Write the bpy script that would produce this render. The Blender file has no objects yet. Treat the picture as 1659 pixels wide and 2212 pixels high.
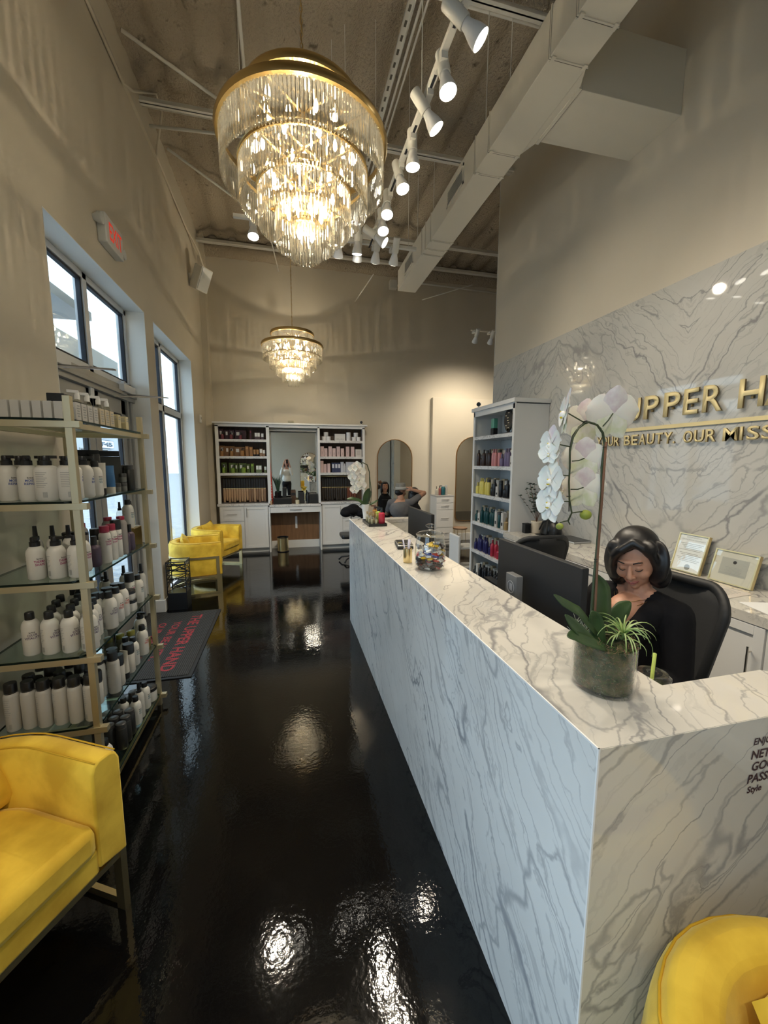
import bpy, math, random
from mathutils import Matrix, Vector
R_ = random.Random(7)
PI = math.pi
sc = bpy.context.scene
col = sc.collection
# ---------------------------------------------------------------- camera, light, exposure
_r = Vector((0.9721328, -0.23442063, 0.00218862)); _u = Vector((0.02736459, 0.12274205, 0.99206127)); _f = Vector((0.23282827, 0.96435541, -0.1257364))
CAMZ = 1.68
FPX = 862.255
cam_d = bpy.data.cameras.new('camera'); cam = bpy.data.objects.new('camera', cam_d); col.objects.link(cam)
cam_d.sensor_fit = 'HORIZONTAL'; cam_d.sensor_width = 36.0; cam_d.lens = 36.0*FPX/1659.0
cam_d.clip_start = 0.02; cam_d.clip_end = 300
cam.matrix_world = Matrix(((_r[0], _u[0], -_f[0], 0), (_r[1], _u[1], -_f[1], 0), (_r[2], _u[2], -_f[2], CAMZ), (0, 0, 0, 1)))
sc.camera = cam
sc.view_settings.view_transform = 'Standard'; sc.view_settings.look = 'None'
sc.view_settings.gamma = 1.0; sc.view_settings.use_curve_mapping = False
sc.view_settings.exposure = 0.0
w = bpy.data.worlds.new('sky'); sc.world = w; w.use_nodes = True
nt = w.node_tree; nt.nodes.clear()
wo = nt.nodes.new('ShaderNodeOutputWorld'); bg = nt.nodes.new('ShaderNodeBackground')
tc = nt.nodes.new('ShaderNodeTexCoord'); nz = nt.nodes.new('ShaderNodeTexNoise'); rp = nt.nodes.new('ShaderNodeValToRGB')
nz.inputs['Scale'].default_value = 3.0; nz.inputs['Detail'].default_value = 5
rp.color_ramp.elements[0].color = (0.55, 0.72, 0.96, 1); rp.color_ramp.elements[0].position = 0.3
rp.color_ramp.elements[1].color = (0.80, 0.90, 1.0, 1); rp.color_ramp.elements[1].position = 0.6
nt.links.new(tc.outputs['Generated'], nz.inputs['Vector']); nt.links.new(nz.outputs['Fac'], rp.inputs['Fac'])
nt.links.new(rp.outputs['Color'], bg.inputs['Color']); nt.links.new(bg.outputs[0], wo.inputs[0])
bg.inputs['Strength'].default_value = SKY = 4.3
def portal(name, loc, rot, sx, sy):
    d = bpy.data.lights.new(name, 'AREA'); d.shape = 'RECTANGLE'; d.size = sx; d.size_y = sy; d.cycles.is_portal = True
    o = bpy.data.objects.new(name, d); o.location = loc; o.rotation_euler = rot; col.objects.link(o)
XL = -1.378
for i, (y0, y1) in enumerate(((2.993, 4.755), (5.03, 6.81), (-1.9, 0.9))):
    portal('daylight_portal', (-1.80, (y0+y1)/2, 1.6), (0, -PI/2, 0), 3.16, y1-y0)
# ---------------------------------------------------------------- helpers
def at(px, py, ax, val):
    """point seen at photo pixel (px, py) on the real plane axis ax = val"""
    d = _r*((px-829.5)/FPX) + _u*((1106-py)/FPX) + _f
    o = Vector((0, 0, CAMZ)); return o + d*((val-o[ax])/d[ax])
class MB:
    def __init__(s): s.v = []; s.f = []; s.m = []; s.M = Matrix(); s.mi = 0
    def raw(s, vs, fs):
        b = len(s.v); M = s.M
        s.v += [tuple(M @ Vector(v)) for v in vs]; s.f += [tuple(b+i for i in f) for f in fs]; s.m += [s.mi]*len(fs); return s
    def box(s, x0, x1, y0, y1, z0, z1):
        return s.raw([(x0,y0,z0),(x1,y0,z0),(x1,y1,z0),(x0,y1,z0),(x0,y0,z1),(x1,y0,z1),(x1,y1,z1),(x0,y1,z1)],
            [(0,3,2,1),(4,5,6,7),(0,1,5,4),(1,2,6,5),(2,3,7,6),(3,0,4,7)])
    def ring_sweep(s, rings, closed=True, cap0=True, cap1=True, loop=False):
        n = len(rings[0]); vs = [p for r in rings for p in r]; fs = []
        m = len(rings); rr = m if loop else m-1
        for i in range(rr):
            j = (i+1) % m
            for k in range(n if closed else n-1):
                l = (k+1) % n
                fs.append((i*n+k, i*n+l, j*n+l, j*n+k))
        if cap0 and not loop: fs.append(tuple(range(n-1, -1, -1)))
        if cap1 and not loop: fs.append(tuple((m-1)*n+k for k in range(n)))
        return s.raw(vs, fs)
    def lathe(s, prof, n=16, c=(0,0,0), cap0=True, cap1=True):
        rings = [[(c[0]+r*math.cos(2*PI*k/n), c[1]+r*math.sin(2*PI*k/n), c[2]+z) for k in range(n)] for r, z in prof]
        return s.ring_sweep(rings, True, cap0, cap1)
    def tube(s, path, r, n=8, cap=True, flat=1.0):
        P = [Vector(p) for p in path]; rings = []; up = None
        for i, p in enumerate(P):
            t = (P[min(i+1, len(P)-1)] - P[max(i-1, 0)]).normalized()
            if up is None:
                up = Vector((0,0,1)) if abs(t.z) < .9 else Vector((1,0,0))
            a = t.cross(up).normalized(); b = a.cross(t).normalized(); up = b
            ri = r[i] if isinstance(r, (list, tuple)) else r
            rings.append([tuple(p + a*(ri*math.cos(2*PI*k/n)) + b*(ri*flat*math.sin(2*PI*k/n))) for k in range(n)])
        return s.ring_sweep(rings, True, cap, cap)
    def bar(s, p0, p1, w, h=None, up=(0,0,1)):
        h = h or w; p0 = Vector(p0); p1 = Vector(p1); t = (p1-p0).normalized(); up = Vector(up)
        if abs(t.dot(up)) > .95: up = Vector((0,1,0))
        a = t.cross(up).normalized(); b = a.cross(t).normalized()
        rg = lambda p: [tuple(p + a*(sx*w/2) + b*(sz*h/2)) for sx, sz in ((-1,-1),(1,-1),(1,1),(-1,1))]
        return s.ring_sweep([rg(p0), rg(p1)])
    def ball(s, c, rx, ry=None, rz=None, n=12, m=8):
        ry = ry or rx; rz = rz or rx
        rings = [[(c[0]+rx*math.sin(PI*i/m)*math.cos(2*PI*k/n), c[1]+ry*math.sin(PI*i/m)*math.sin(2*PI*k/n), c[2]-rz*math.cos(PI*i/m)) for k in range(n)] for i in range(1, m)]
        b = [(c[0],c[1],c[2]-rz)]; 
        s.ring_sweep(rings, True, False, False)
        base = len(s.v)-n*(m-1)
        M = s.M; s.v.append(tuple(M @ Vector(b[0]))); s.v.append(tuple(M @ Vector((c[0],c[1],c[2]+rz))))
        for k in range(n):
            l = (k+1) % n
            s.f.append((len(s.v)-2, base+l, base+k)); s.f.append((len(s.v)-1, base+(m-2)*n+k, base+(m-2)*n+l)); s.m += [s.mi, s.mi]
        return s
    def prism(s, poly, z0, z1, ax=2):
        def q(p, z): return (p[0],p[1],z) if ax == 2 else ((p[0],z,p[1]) if ax == 1 else (z,p[0],p[1]))
        n = len(poly); vs = [q(p, z0) for p in poly] + [q(p, z1) for p in poly]
        fs = [tuple(range(n-1,-1,-1)), tuple(range(n, 2*n))] + [(k, (k+1)%n, n+(k+1)%n, n+k) for k in range(n)]
        return s.raw(vs, fs)
    def mesh(s, name, mats, smooth=False, fix=True):
        me = bpy.data.meshes.new(name); me.from_pydata(s.v, [], s.f)
        for m in (mats if isinstance(mats, (list, tuple)) else [mats]): me.materials.append(m)
        me.polygons.foreach_set('material_index', s.m)
        if fix:
            import bmesh
            b = bmesh.new(); b.from_mesh(me); bmesh.ops.recalc_face_normals(b, faces=b.faces); b.to_mesh(me); b.free()
        if smooth is True: me.polygons.foreach_set('use_smooth', [True]*len(me.polygons))
        elif smooth:
            me.polygons.foreach_set('use_smooth', [True]*len(me.polygons)); me.set_sharp_from_angle(angle=math.radians(smooth))
        me.update(); return me
    def build(s, name, mats, parent=None, smooth=False, loc=None, bevel=0):
        o = bpy.data.objects.new(name, s.mesh(name, mats, smooth)); col.objects.link(o)
        if parent: o.parent = parent
        if loc: o.location = loc
        if bevel:
            b = o.modifiers.new('bevel', 'BEVEL'); b.width = bevel; b.segments = 2; b.limit_method = 'ANGLE'; b.harden_normals = False
        return o
def tag(o, label=None, cat=None, group=None, kind=None):
    if label:
        nw = len(label.split())
        if not 4 <= nw <= 16: print('LABEL LEN', nw, label)
        o['label'] = label
    if cat: o['category'] = cat
    if group: o['group'] = group
    if kind: o['kind'] = kind
    return o
def thing(name, label, cat, loc=(0,0,0), rz=0, group=None):
    o = bpy.data.objects.new(name, None); col.objects.link(o); o.empty_display_size = .05
    o.location = loc; o.rotation_euler = (0, 0, rz); return tag(o, label, cat, group)
def copy_tree(o, parent=None, **kw):
    c = o.copy(); col.objects.link(c); c.parent = parent
    for ch in KIDS.get(o.name) or [x for x in o.children]: copy_tree(ch, c)
    return c
KIDS = {}
def freeze(o):   # remember children once (o.children walks every object)
    KIDS[o.name] = [x for x in o.children]
    for x in KIDS[o.name]: KIDS[x.name] = [y for y in x.children]
    return o
def place(proto, loc, rz, label, cat=None, group=None, scale=None, used=set()):
    o = proto if proto.name not in used else copy_tree(proto)
    used.add(proto.name); o.location = loc; o.rotation_euler = (0, 0, rz)
    if scale: o.scale = scale
    tag(o, label, cat, group); return o
def struct(o, label=None): o['kind'] = 'structure'; return tag(o, label) if label else o
# ---------------------------------------------------------------- materials
def mat(name, rgb, rough=.5, metal=0, **kw):
    m = bpy.data.materials.new(name); m.use_nodes = True; b = m.node_tree.nodes['Principled BSDF']
    b.inputs['Base Color'].default_value = (*rgb, 1); b.inputs['Roughness'].default_value = rough; b.inputs['Metallic'].default_value = metal
    for k, v in kw.items(): b.inputs[k.replace('_', ' ')].default_value = v
    return m
def nodes(m): return m.node_tree, m.node_tree.nodes['Principled BSDF']
def nn(t, typ, ins=None, **at_):
    n = t.nodes.new(typ)
    for k, v in at_.items(): setattr(n, k, v)
    for k, v in (ins or {}).items():
        if hasattr(v, 'is_output'): t.links.new(v, n.inputs[k])
        else: n.inputs[k].default_value = v
    return n
def coords(t, scale=(1,1,1), rot=(0,0,0), kind='Object'):
    c = nn(t, 'ShaderNodeTexCoord'); m = nn(t, 'ShaderNodeMapping', {'Vector': c.outputs[kind], 'Scale': scale, 'Rotation': rot}); return m.outputs[0]
def bump(m, scale, strength, dist=.01, detail=3, vec=None):
    t, b = nodes(m); n = nn(t, 'ShaderNodeTexNoise', {'Scale': scale, 'Detail': detail, 'Vector': vec or coords(t)})
    bp = nn(t, 'ShaderNodeBump', {'Height': n.outputs['Fac'], 'Strength': strength, 'Distance': dist}); t.links.new(bp.outputs[0], b.inputs['Normal']); return m
def mottle(m, c0, c1, scale, lo=.35, hi=.65, vec=None, detail=4):
    t, b = nodes(m); n = nn(t, 'ShaderNodeTexNoise', {'Scale': scale, 'Detail': detail, 'Vector': vec or coords(t)})
    r = nn(t, 'ShaderNodeValToRGB', {'Fac': n.outputs['Fac']}); e = r.color_ramp.elements
    e[0].position = lo; e[0].color = (*c0, 1); e[1].position = hi; e[1].color = (*c1, 1)
    t.links.new(r.outputs[0], b.inputs['Base Color']); return m
M = {}
M['wall'] = bump(mottle(mat('wall_paint', (.60,.55,.45), .75), (.595,.54,.44), (.62,.565,.465), 1.5), 220, .12, .004)
M['white_paint'] = bump(mat('white_reveal_paint', (.80,.80,.76), .6), 150, .08, .003)
M['trimw'] = mat('white_trim_paint', (.78,.78,.76), .4)
M['cab'] = mat('white_lacquer', (.76,.76,.75), .35)
M['cab_in'] = mat('cabinet_grey_inside', (.62,.64,.64), .45)
M['black'] = mat('black_plastic', (.010,.011,.013), .35)
M['blackmat'] = mat('black_matte', (.012,.013,.015), .6)
M['dark'] = mat('dark_gap', (.01,.01,.01), .8)
M['brass'] = mat('pale_brushed_brass', (.56,.50,.34), .42, .8)
M['gold'] = mat('polished_gold', (.66,.48,.21), .28, 1)
M['goldsat'] = mat('satin_gold', (.84,.68,.36), .3, 1)
M['steel'] = mat('brushed_nickel', (.55,.52,.48), .3, 1)
M['chrome'] = mat('chrome', (.8,.8,.8), .08, 1)
M['alum'] = mat('grey_aluminium', (.36,.36,.34), .45, .35)
M['alumw'] = mat('pale_aluminium', (.62,.64,.66), .45, .2)
M['gasket'] = mat('black_gasket', (.01,.012,.02), .6)
M['mirror'] = mat('mirror_silver', (.88,.90,.88), .01, 1)
M['paintw'] = mat('white_enamel', (.74,.73,.68), .45)
M['duct'] = mat('duct_paint', (.74,.70,.60), .5)
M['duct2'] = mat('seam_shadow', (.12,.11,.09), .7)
M['paper'] = mat('white_paper', (.82,.83,.84), .6)
M['ink'] = mat('dark_ink', (.03,.03,.035), .6)
M['greyink'] = mat('grey_ink', (.33,.34,.33), .6)
M['red'] = mat('red_paint', (.6,.03,.02), .5)
M['skin'] = mat('skin', (.52,.27,.18), .5, Subsurface_Weight=.08); bump(M['skin'], 60, .05, .002)
M['hair'] = mat('black_hair', (.007,.006,.007), .42)
# velvet
vm = mat('yellow_velvet', (.72,.43,.015), .75); vm.node_tree.nodes['Principled BSDF'].inputs['Sheen Weight'].default_value = .45
vm.node_tree.nodes['Principled BSDF'].inputs['Sheen Tint'].default_value = (1, .85, .35, 1)
mottle(vm, (.58,.34,.010), (.84,.56,.045), 7, .36, .64); bump(vm, 260, .10, .002); M['velvet'] = vm
M['piping'] = mat('yellow_piping', (.55,.32,.01), .8)
# glossy black epoxy floor
fm = mat('black_epoxy_floor', (.0025,.0025,.0027), .045); t, b = nodes(fm); b.inputs['IOR'].default_value = 1.45
v = coords(t); n1 = nn(t, 'ShaderNodeTexNoise', {'Scale': 55, 'Detail': 2, 'Vector': v}); n2 = nn(t, 'ShaderNodeTexNoise', {'Scale': 4.5, 'Detail': 3, 'Vector': v})
bp1 = nn(t, 'ShaderNodeBump', {'Height': n1.outputs['Fac'], 'Strength': .10, 'Distance': .004}); bp2 = nn(t, 'ShaderNodeBump', {'Height': n2.outputs['Fac'], 'Strength': .12, 'Distance': .012, 'Normal': bp1.outputs[0]})
t.links.new(bp2.outputs[0], b.inputs['Normal'])
n3 = nn(t, 'ShaderNodeTexNoise', {'Scale': 1.6, 'Detail': 6, 'Vector': v}); mr = nn(t, 'ShaderNodeMapRange', {'Value': n3.outputs['Fac'], 'From Min': .4, 'From Max': .75, 'To Min': .035, 'To Max': .12}); t.links.new(mr.outputs[0], b.inputs['Roughness'])
M['floor'] = fm
def marble(name, base=(.74,.73,.70), vein=(.20,.20,.21), rot=(0,0,0), mirror=None, rough=.035, sc_=1.0, seed=0.0, dens=1.0):
    m = mat(name, base, rough); t, b = nodes(m); b.inputs['IOR'].default_value = 1.5
    c = nn(t, 'ShaderNodeTexCoord'); v = c.outputs['Object']
    if mirror is not None:
        s = nn(t, 'ShaderNodeSeparateXYZ', {'Vector': v}); a = nn(t, 'ShaderNodeMath', {0: s.outputs['Y'], 1: mirror}, operation='SUBTRACT')
        # slabs 1.45 m wide laid book-matched
        pp = nn(t, 'ShaderNodeMath', {0: a.outputs[0], 1: 1.45}, operation='PINGPONG')
        v = nn(t, 'ShaderNodeCombineXYZ', {'X': s.outputs['X'], 'Y': pp.outputs[0], 'Z': s.outputs['Z']}).outputs[0]
    mp = nn(t, 'ShaderNodeMapping', {'Vector': v, 'Rotation': rot, 'Scale': (sc_, sc_, sc_), 'Location': (seed, seed*.7, seed*.3)}).outputs[0]
    wn = nn(t, 'ShaderNodeTexNoise', {'Vector': mp, 'Scale': 2.2, 'Detail': 6, 'Roughness': .55})
    wv = nn(t, 'ShaderNodeVectorMath', {0: wn.outputs['Color'], 1: (.5,.5,.5)}, operation='SUBTRACT')
    ws = nn(t, 'ShaderNodeVectorMath', {0: wv.outputs[0], 'Scale': .24}, operation='SCALE')
    wa = nn(t, 'ShaderNodeVectorMath', {0: mp, 1: ws.outputs[0]}, operation='ADD').outputs[0]
    tot = None
    for i, (sx, wdt, amt, scl) in enumerate((((1.0,.13,1.0), .011, .80, 2.6), ((1.0,.10,1.0), .015, .50, 6.0), ((1.0,.30,1.0), .0075, .80, 1.7), ((1,.15,1), .020, .32, 11.0), ((1.0,.13,1.0), .009, .65, 3.9))):
        mm = nn(t, 'ShaderNodeMapping', {'Vector': wa, 'Scale': sx, 'Location': (i*3.7, i*1.3, i*5.1)}).outputs[0]
        n = nn(t, 'ShaderNodeTexNoise', {'Vector': mm, 'Scale': scl, 'Detail': 2.5, 'Roughness': .5})
        d = nn(t, 'ShaderNodeMath', {0: n.outputs['Fac'], 1: .5}, operation='SUBTRACT'); d = nn(t, 'ShaderNodeMath', {0: d.outputs[0]}, operation='ABSOLUTE')
        k = nn(t, 'ShaderNodeMapRange', {'Value': d.outputs[0], 'From Min': 0, 'From Max': wdt*dens, 'To Min': 1, 'To Max': 0}, interpolation_type='SMOOTHSTEP')
        msk = nn(t, 'ShaderNodeTexNoise', {'Vector': mm, 'Scale': 1.7, 'Detail': 2}); mk = nn(t, 'ShaderNodeMapRange', {'Value': msk.outputs['Fac'], 'From Min': .38, 'From Max': .56, 'To Min': 0, 'To Max': amt})
        q = nn(t, 'ShaderNodeMath', {0: k.outputs[0], 1: mk.outputs[0]}, operation='MULTIPLY')
        tot = q.outputs[0] if tot is None else nn(t, 'ShaderNodeMath', {0: tot, 1: q.outputs[0]}, operation='MAXIMUM').outputs[0]
    cl = nn(t, 'ShaderNodeTexNoise', {'Vector': wa, 'Scale': 1.4, 'Detail': 5}); cr = nn(t, 'ShaderNodeValToRGB', {'Fac': cl.outputs['Fac']})
    cr.color_ramp.elements[0].position = .35; cr.color_ramp.elements[0].color = tuple(x*.86 for x in base)+(1,); cr.color_ramp.elements[1].position = .62; cr.color_ramp.elements[1].color = (*base, 1)
    mx = nn(t, 'ShaderNodeMix', {0: tot, 6: cr.outputs[0], 7: (*vein, 1)}, data_type='RGBA')
    t.links.new(mx.outputs[2], b.inputs['Base Color']); return m
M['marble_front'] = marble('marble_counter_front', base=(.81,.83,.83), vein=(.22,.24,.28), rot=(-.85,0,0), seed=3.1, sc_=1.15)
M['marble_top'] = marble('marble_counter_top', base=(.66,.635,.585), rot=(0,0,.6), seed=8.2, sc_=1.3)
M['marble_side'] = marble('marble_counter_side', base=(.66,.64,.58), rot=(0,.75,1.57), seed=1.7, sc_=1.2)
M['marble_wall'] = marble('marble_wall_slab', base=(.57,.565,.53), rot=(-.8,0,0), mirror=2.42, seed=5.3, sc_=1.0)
M['marble_shelf'] = marble('marble_shelf_board', rot=(.5,.5,.5), seed=2.2, sc_=3.0, rough=.2, base=(.76,.75,.74))
# glass
def glass(name, tint=(.95,.98,.97), refl=1.0, alpha=.0, rough=0.0):
    m = bpy.data.materials.new(name); m.use_nodes = True; t = m.node_tree; t.nodes.clear()
    o = nn(t, 'ShaderNodeOutputMaterial'); tr = nn(t, 'ShaderNodeBsdfTransparent', {'Color': (*tint, 1)}); g = nn(t, 'ShaderNodeBsdfGlossy', {'Color': (refl, refl, refl, 1), 'Roughness': rough})
    lw = nn(t, 'ShaderNodeLayerWeight', {'Blend': .5}); f = nn(t, 'ShaderNodeMath', {0: lw.outputs['Facing'], 1: 5.0}, operation='POWER'); a = nn(t, 'ShaderNodeMath', {0: f.outputs[0], 1: .9, 2: .035+alpha}, operation='MULTIPLY_ADD', use_clamp=True)
    mx = nn(t, 'ShaderNodeMixShader', {0: a.outputs[0], 1: tr.outputs[0], 2: g.outputs[0]}); t.links.new(mx.outputs[0], o.inputs[0]); return m
M['glass'] = glass('window_glass', (.86,.92,.93))
M['shelfglass'] = glass('shelf_glass', (.82,.90,.87), alpha=.02)
M['glassedge'] = mat('dark_glass_edge', (.01,.03,.03), .15)
M['vase'] = glass('clear_glass', (.975,.985,.98), alpha=.005)
M['bottleglass'] = glass('clear_bottle', (.9,.9,.86), alpha=.06)
# cut crystal: refracting prism
cm = bpy.data.materials.new('cut_crystal'); cm.use_nodes = True; t = cm.node_tree; t.nodes.clear()
o = nn(t, 'ShaderNodeOutputMaterial'); tr = nn(t, 'ShaderNodeBsdfTransparent', {'Color': (.96,.96,.93,1)}); g = nn(t, 'ShaderNodeBsdfGlass', {'Color': (1,.99,.96,1), 'Roughness': .01, 'IOR': 1.5})
mx = nn(t, 'ShaderNodeMixShader', {0: .50, 1: tr.outputs[0], 2: g.outputs[0]}); t.links.new(mx.outputs[0], o.inputs[0]); M['crystal'] = cm
tl = nn(t, 'ShaderNodeBsdfTranslucent', {'Color': (1,.97,.9,1)}); mx2 = nn(t, 'ShaderNodeMixShader', {0: .04, 1: mx.outputs[0], 2: tl.outputs[0]}); t.links.new(mx2.outputs[0], o.inputs[0])
def emis(name, rgb, s):
    m = bpy.data.materials.new(name); m.use_nodes = True; b = m.node_tree.nodes['Principled BSDF']
    b.inputs['Base Color'].default_value = (*rgb, 1); b.inputs['Emission Color'].default_value = (*rgb, 1); b.inputs['Emission Strength'].default_value = s; return m
M['lens'] = emis('lit_bulb_face', (1, .93, .80), 14)
M['candle'] = emis('lit_candle_bulb', (1, .86, .62), 45)
M['exit'] = emis('lit_exit_red', (.9, .05, .03), .35)
# woods
def wood(name, c0, c1, s=(12,12,1)):
    m = mat(name, c0, .5); t, b = nodes(m); v = coords(t, s); mottle(m, c0, c1, 3, .3, .7, vec=v, detail=6); return m
M['walnut'] = wood('walnut_panel', (.055,.028,.014), (.10,.052,.025))
M['oakbrown'] = wood('brown_wood_panel', (.17,.085,.035), (.25,.13,.06))
def text_mesh(body, font_mats=None, size=1.0, ext=0.0, off=0.0, align='LEFT', res=3):
    c = bpy.data.curves.new('txt', 'FONT'); c.body = body; c.size = size; c.extrude = ext; c.offset = off; c.align_x = align; c.resolution_u = res
    o = bpy.data.objects.new('txt', c); col.objects.link(o); dg = bpy.context.evaluated_depsgraph_get(); dg.update()
    me = bpy.data.meshes.new_from_object(o.evaluated_get(dg)); bpy.data.objects.remove(o); return me
def put_text(name, body, mtl, M4, width=None, height=None, parent=None, ext=0.0, off=0.0, res=3, shear=0.0, bend=None):
    """text mesh in its own XY plane, scaled to width x height (cap box), then placed by M4; bend=(radius) wraps it round a cylinder"""
    me = text_mesh(body, size=1, ext=0, off=off, res=res)
    xs = [v.co.x for v in me.vertices]; ys = [v.co.y for v in me.vertices]
    x0, x1, y0, y1 = min(xs), max(xs), min(ys), max(ys)
    sy = (height/(y1-y0)) if height else width/(x1-x0); sx = (width/(x1-x0)) if width else sy
    for v in me.vertices: v.co = Vector(((v.co.x-x0)*sx + shear*(v.co.y-y0)*sy, (v.co.y-y0)*sy, 0))
    if bend:
        for v in me.vertices:
            a = v.co.x/bend; v.co = Vector((bend*math.sin(a), v.co.y, bend*math.cos(a)-bend))
    me.materials.clear(); me.materials.append(mtl)
    if ext:
        import bmesh
        b = bmesh.new(); b.from_mesh(me); r = bmesh.ops.extrude_face_region(b, geom=b.faces[:]); 
        bmesh.ops.translate(b, vec=(0,0,ext), verts=[g for g in r['geom'] if isinstance(g, bmesh.types.BMVert)])
        bmesh.ops.recalc_face_normals(b, faces=b.faces); b.to_mesh(me); b.free()
    me.transform(M4); o = bpy.data.objects.new(name, me); col.objects.link(o)
    if parent: o.parent = parent
    return o
def basis(o, x, y, z=None):
    x = Vector(x); y = Vector(y); z = Vector(z) if z else x.cross(y)
    return Matrix(((x[0],y[0],z[0],o[0]),(x[1],y[1],z[1],o[1]),(x[2],y[2],z[2],o[2]),(0,0,0,1)))
# ---------------------------------------------------------------- room
YB = 7.95; XW = 2.85; YW = 5.26; ZC = 5.5; YR = -2.2; XR = 8.0
struct(MB().box(-1.75, XR, YR, YB+.2, -.06, 0).build('floor', M['floor']), 'glossy black epoxy floor reflecting lamps and windows')
# corrugated deck under sprayed insulation
cm_ = mottle(mat('sprayed_insulation', (.30,.25,.18), .9), (.15,.125,.085), (.46,.395,.30), 9, .24, .36, detail=6); bump(cm_, 38, 1.0, .04, 5)
M['foam'] = cm_
cb = MB(); rings = []; x = -1.7; prof = []
while x < XR:
    for dx, z in ((0,ZC),(.15,ZC),(.20,ZC+.055),(.27,ZC+.055)): prof.append((x+dx, z))
    x += .32
ys = [YR + k*(YB+.2-YR)/60 for k in range(61)]
for y in ys: rings.append([(px_, y, pz_ + R_.uniform(-.008,.008)) for px_, pz_ in prof])
cb.ring_sweep(rings, False, False, False)
cei = cb.build('ceiling', M['foam'], smooth=True); struct(cei, 'dark corrugated ceiling deck sprayed with rough tan insulation')
mod = cei.modifiers.new('thick', 'SOLIDIFY'); mod.thickness = .1; mod.offset = 1
# left wall pieces round two tall openings (+ a third beyond the left of the frame)
WO = XL-.26
wl = MB()
for y0, y1 in ((YR-.1, -1.9), (.9, 2.993), (4.755, 5.03), (6.81, YB+.2)): wl.box(WO, XL, y0, y1, 0, 5.12)
for y0, y1 in ((-1.9, .9), (2.993, 4.755), (5.03, 6.81)): wl.box(WO, XL, y0, y1, 3.185, 5.12)
struct(wl.build('wall_left', M['wall']), 'tall beige left wall with two deep window openings')
rv = MB()
for y0, y1 in ((-1.9, .9), (2.993, 4.755), (5.03, 6.81)):
    rv.box(WO-.002, XL+.001, y0-.001, y0+.004, 0, 3.185); rv.box(WO-.002, XL+.001, y1-.004, y1+.001, 0, 3.185); rv.box(WO-.002, XL+.001, y0, y1, 3.181, 3.186)
struct(rv.build('trim_1', M['white_paint']), 'white painted reveals lining the window openings')
ub = MB().box(WO, XL+.03, YR, YB+.2, 5.12, 5.7); ub.box(XL-.1, XL+.10, 7.75, YB, 0, 5.5)
struct(ub.build('trim_2', M['wall']), 'rough upper band of the left wall under the roof deck')
lp = MB(); n = 90
for side in range(1):
    rings = []
    for k in range(n+1):
        x = XL + (XR-XL)*k/n; a = [R_.uniform(-.012,.012) for _ in range(5)]
        rings.append([(x, YB+.05, 5.20+a[0]), (x, YB-.07+a[1], 5.22+a[1]), (x, YB-.12+a[2], 5.32+a[3]), (x, YB-.08+a[4], 5.44), (x, YB+.05, 5.56)])
    lp.ring_sweep(rings)
struct(lp.build('trim_3', M['foam'], smooth=True), 'ragged foam lip along the top of the far wall')
# foam seam along the left edge of the deck
fs = MB(); rings = []
for k in range(121):
    y = YR + (YB-YR)*k/120; a = [R_.uniform(-.02,.02) for _ in range(3)]
    rings.append([(XL-.05, y, 5.40+a[0]), (XL+.05+a[0], y, 5.44+a[1]), (XL+.13+a[1], y, 5.50+a[2]), (XL+.13, y, 5.6), (XL-.05, y, 5.6)])
fs.ring_sweep(rings); struct(fs.build('trim_4', M['foam'], smooth=True), 'foam fillet between left wall and roof deck')
struct(MB().box(-1.75, XR+.1, YB, YB+.15, 0, 5.6).build('wall_back', M['wall']), 'tall beige far wall behind the white cabinets')
struct(MB().box(2.905, XR, 7.83, YB+.01, 0, 2.97).build('wall_block', M['wall'], bevel=.004), 'projecting lower block of the far wall in the salon')
struct(MB().box(XW, XW+.16, YR, YW, 0, 5.6).build('wall_right', M['wall']), 'tall beige right wall ending in a white edge')
struct(MB().box(XW-.004, XW+.164, YW-.003, YW+.004, 0, 5.58).build('trim_5', M['white_paint']), 'pale corner edge of the right wall')
struct(MB().box(XW+.16, XR, 3.0, 3.15, 0, 5.6).build('wall_salon', M['wall']), 'beige salon wall behind the marble wall')
struct(MB().box(XR, XR+.15, YR, YB+.2, 0, 5.6).build('wall_far_right', M['wall']), 'beige wall closing the salon on the right')
struct(MB().box(-1.75, XR+.1, YR-.15, YR, 0, 5.6).build('wall_rear', M['wall']), 'beige wall behind the camera')
# marble cladding as slabs
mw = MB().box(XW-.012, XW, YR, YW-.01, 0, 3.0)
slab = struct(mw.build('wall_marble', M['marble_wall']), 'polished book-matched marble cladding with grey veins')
for k, y in enumerate((-.48, .97, 2.42, 3.87)):
    pass
bb = MB()
bb.box(XL, XL+.014, .9, 2.993, 0, .14); bb.box(XL, XL+.014, 4.755, 5.03, 0, .14); bb.box(XL, XL+.014, 6.81, 7.75, 0, .14); bb.box(WO+.1, XL+.014, 4.745, 4.759, 0, .14)
struct(bb.build('baseboard_left', M['trimw'], bevel=.004), 'white baseboard of the left wall')
bb = MB().box(1.5, 2.905, YB-.015, YB, 0, .14).box(2.89, XR, 7.815, 7.83, 0, .16)
struct(bb.build('baseboard_back', M['trimw'], bevel=.004), 'white baseboard along the salon wall')
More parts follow.
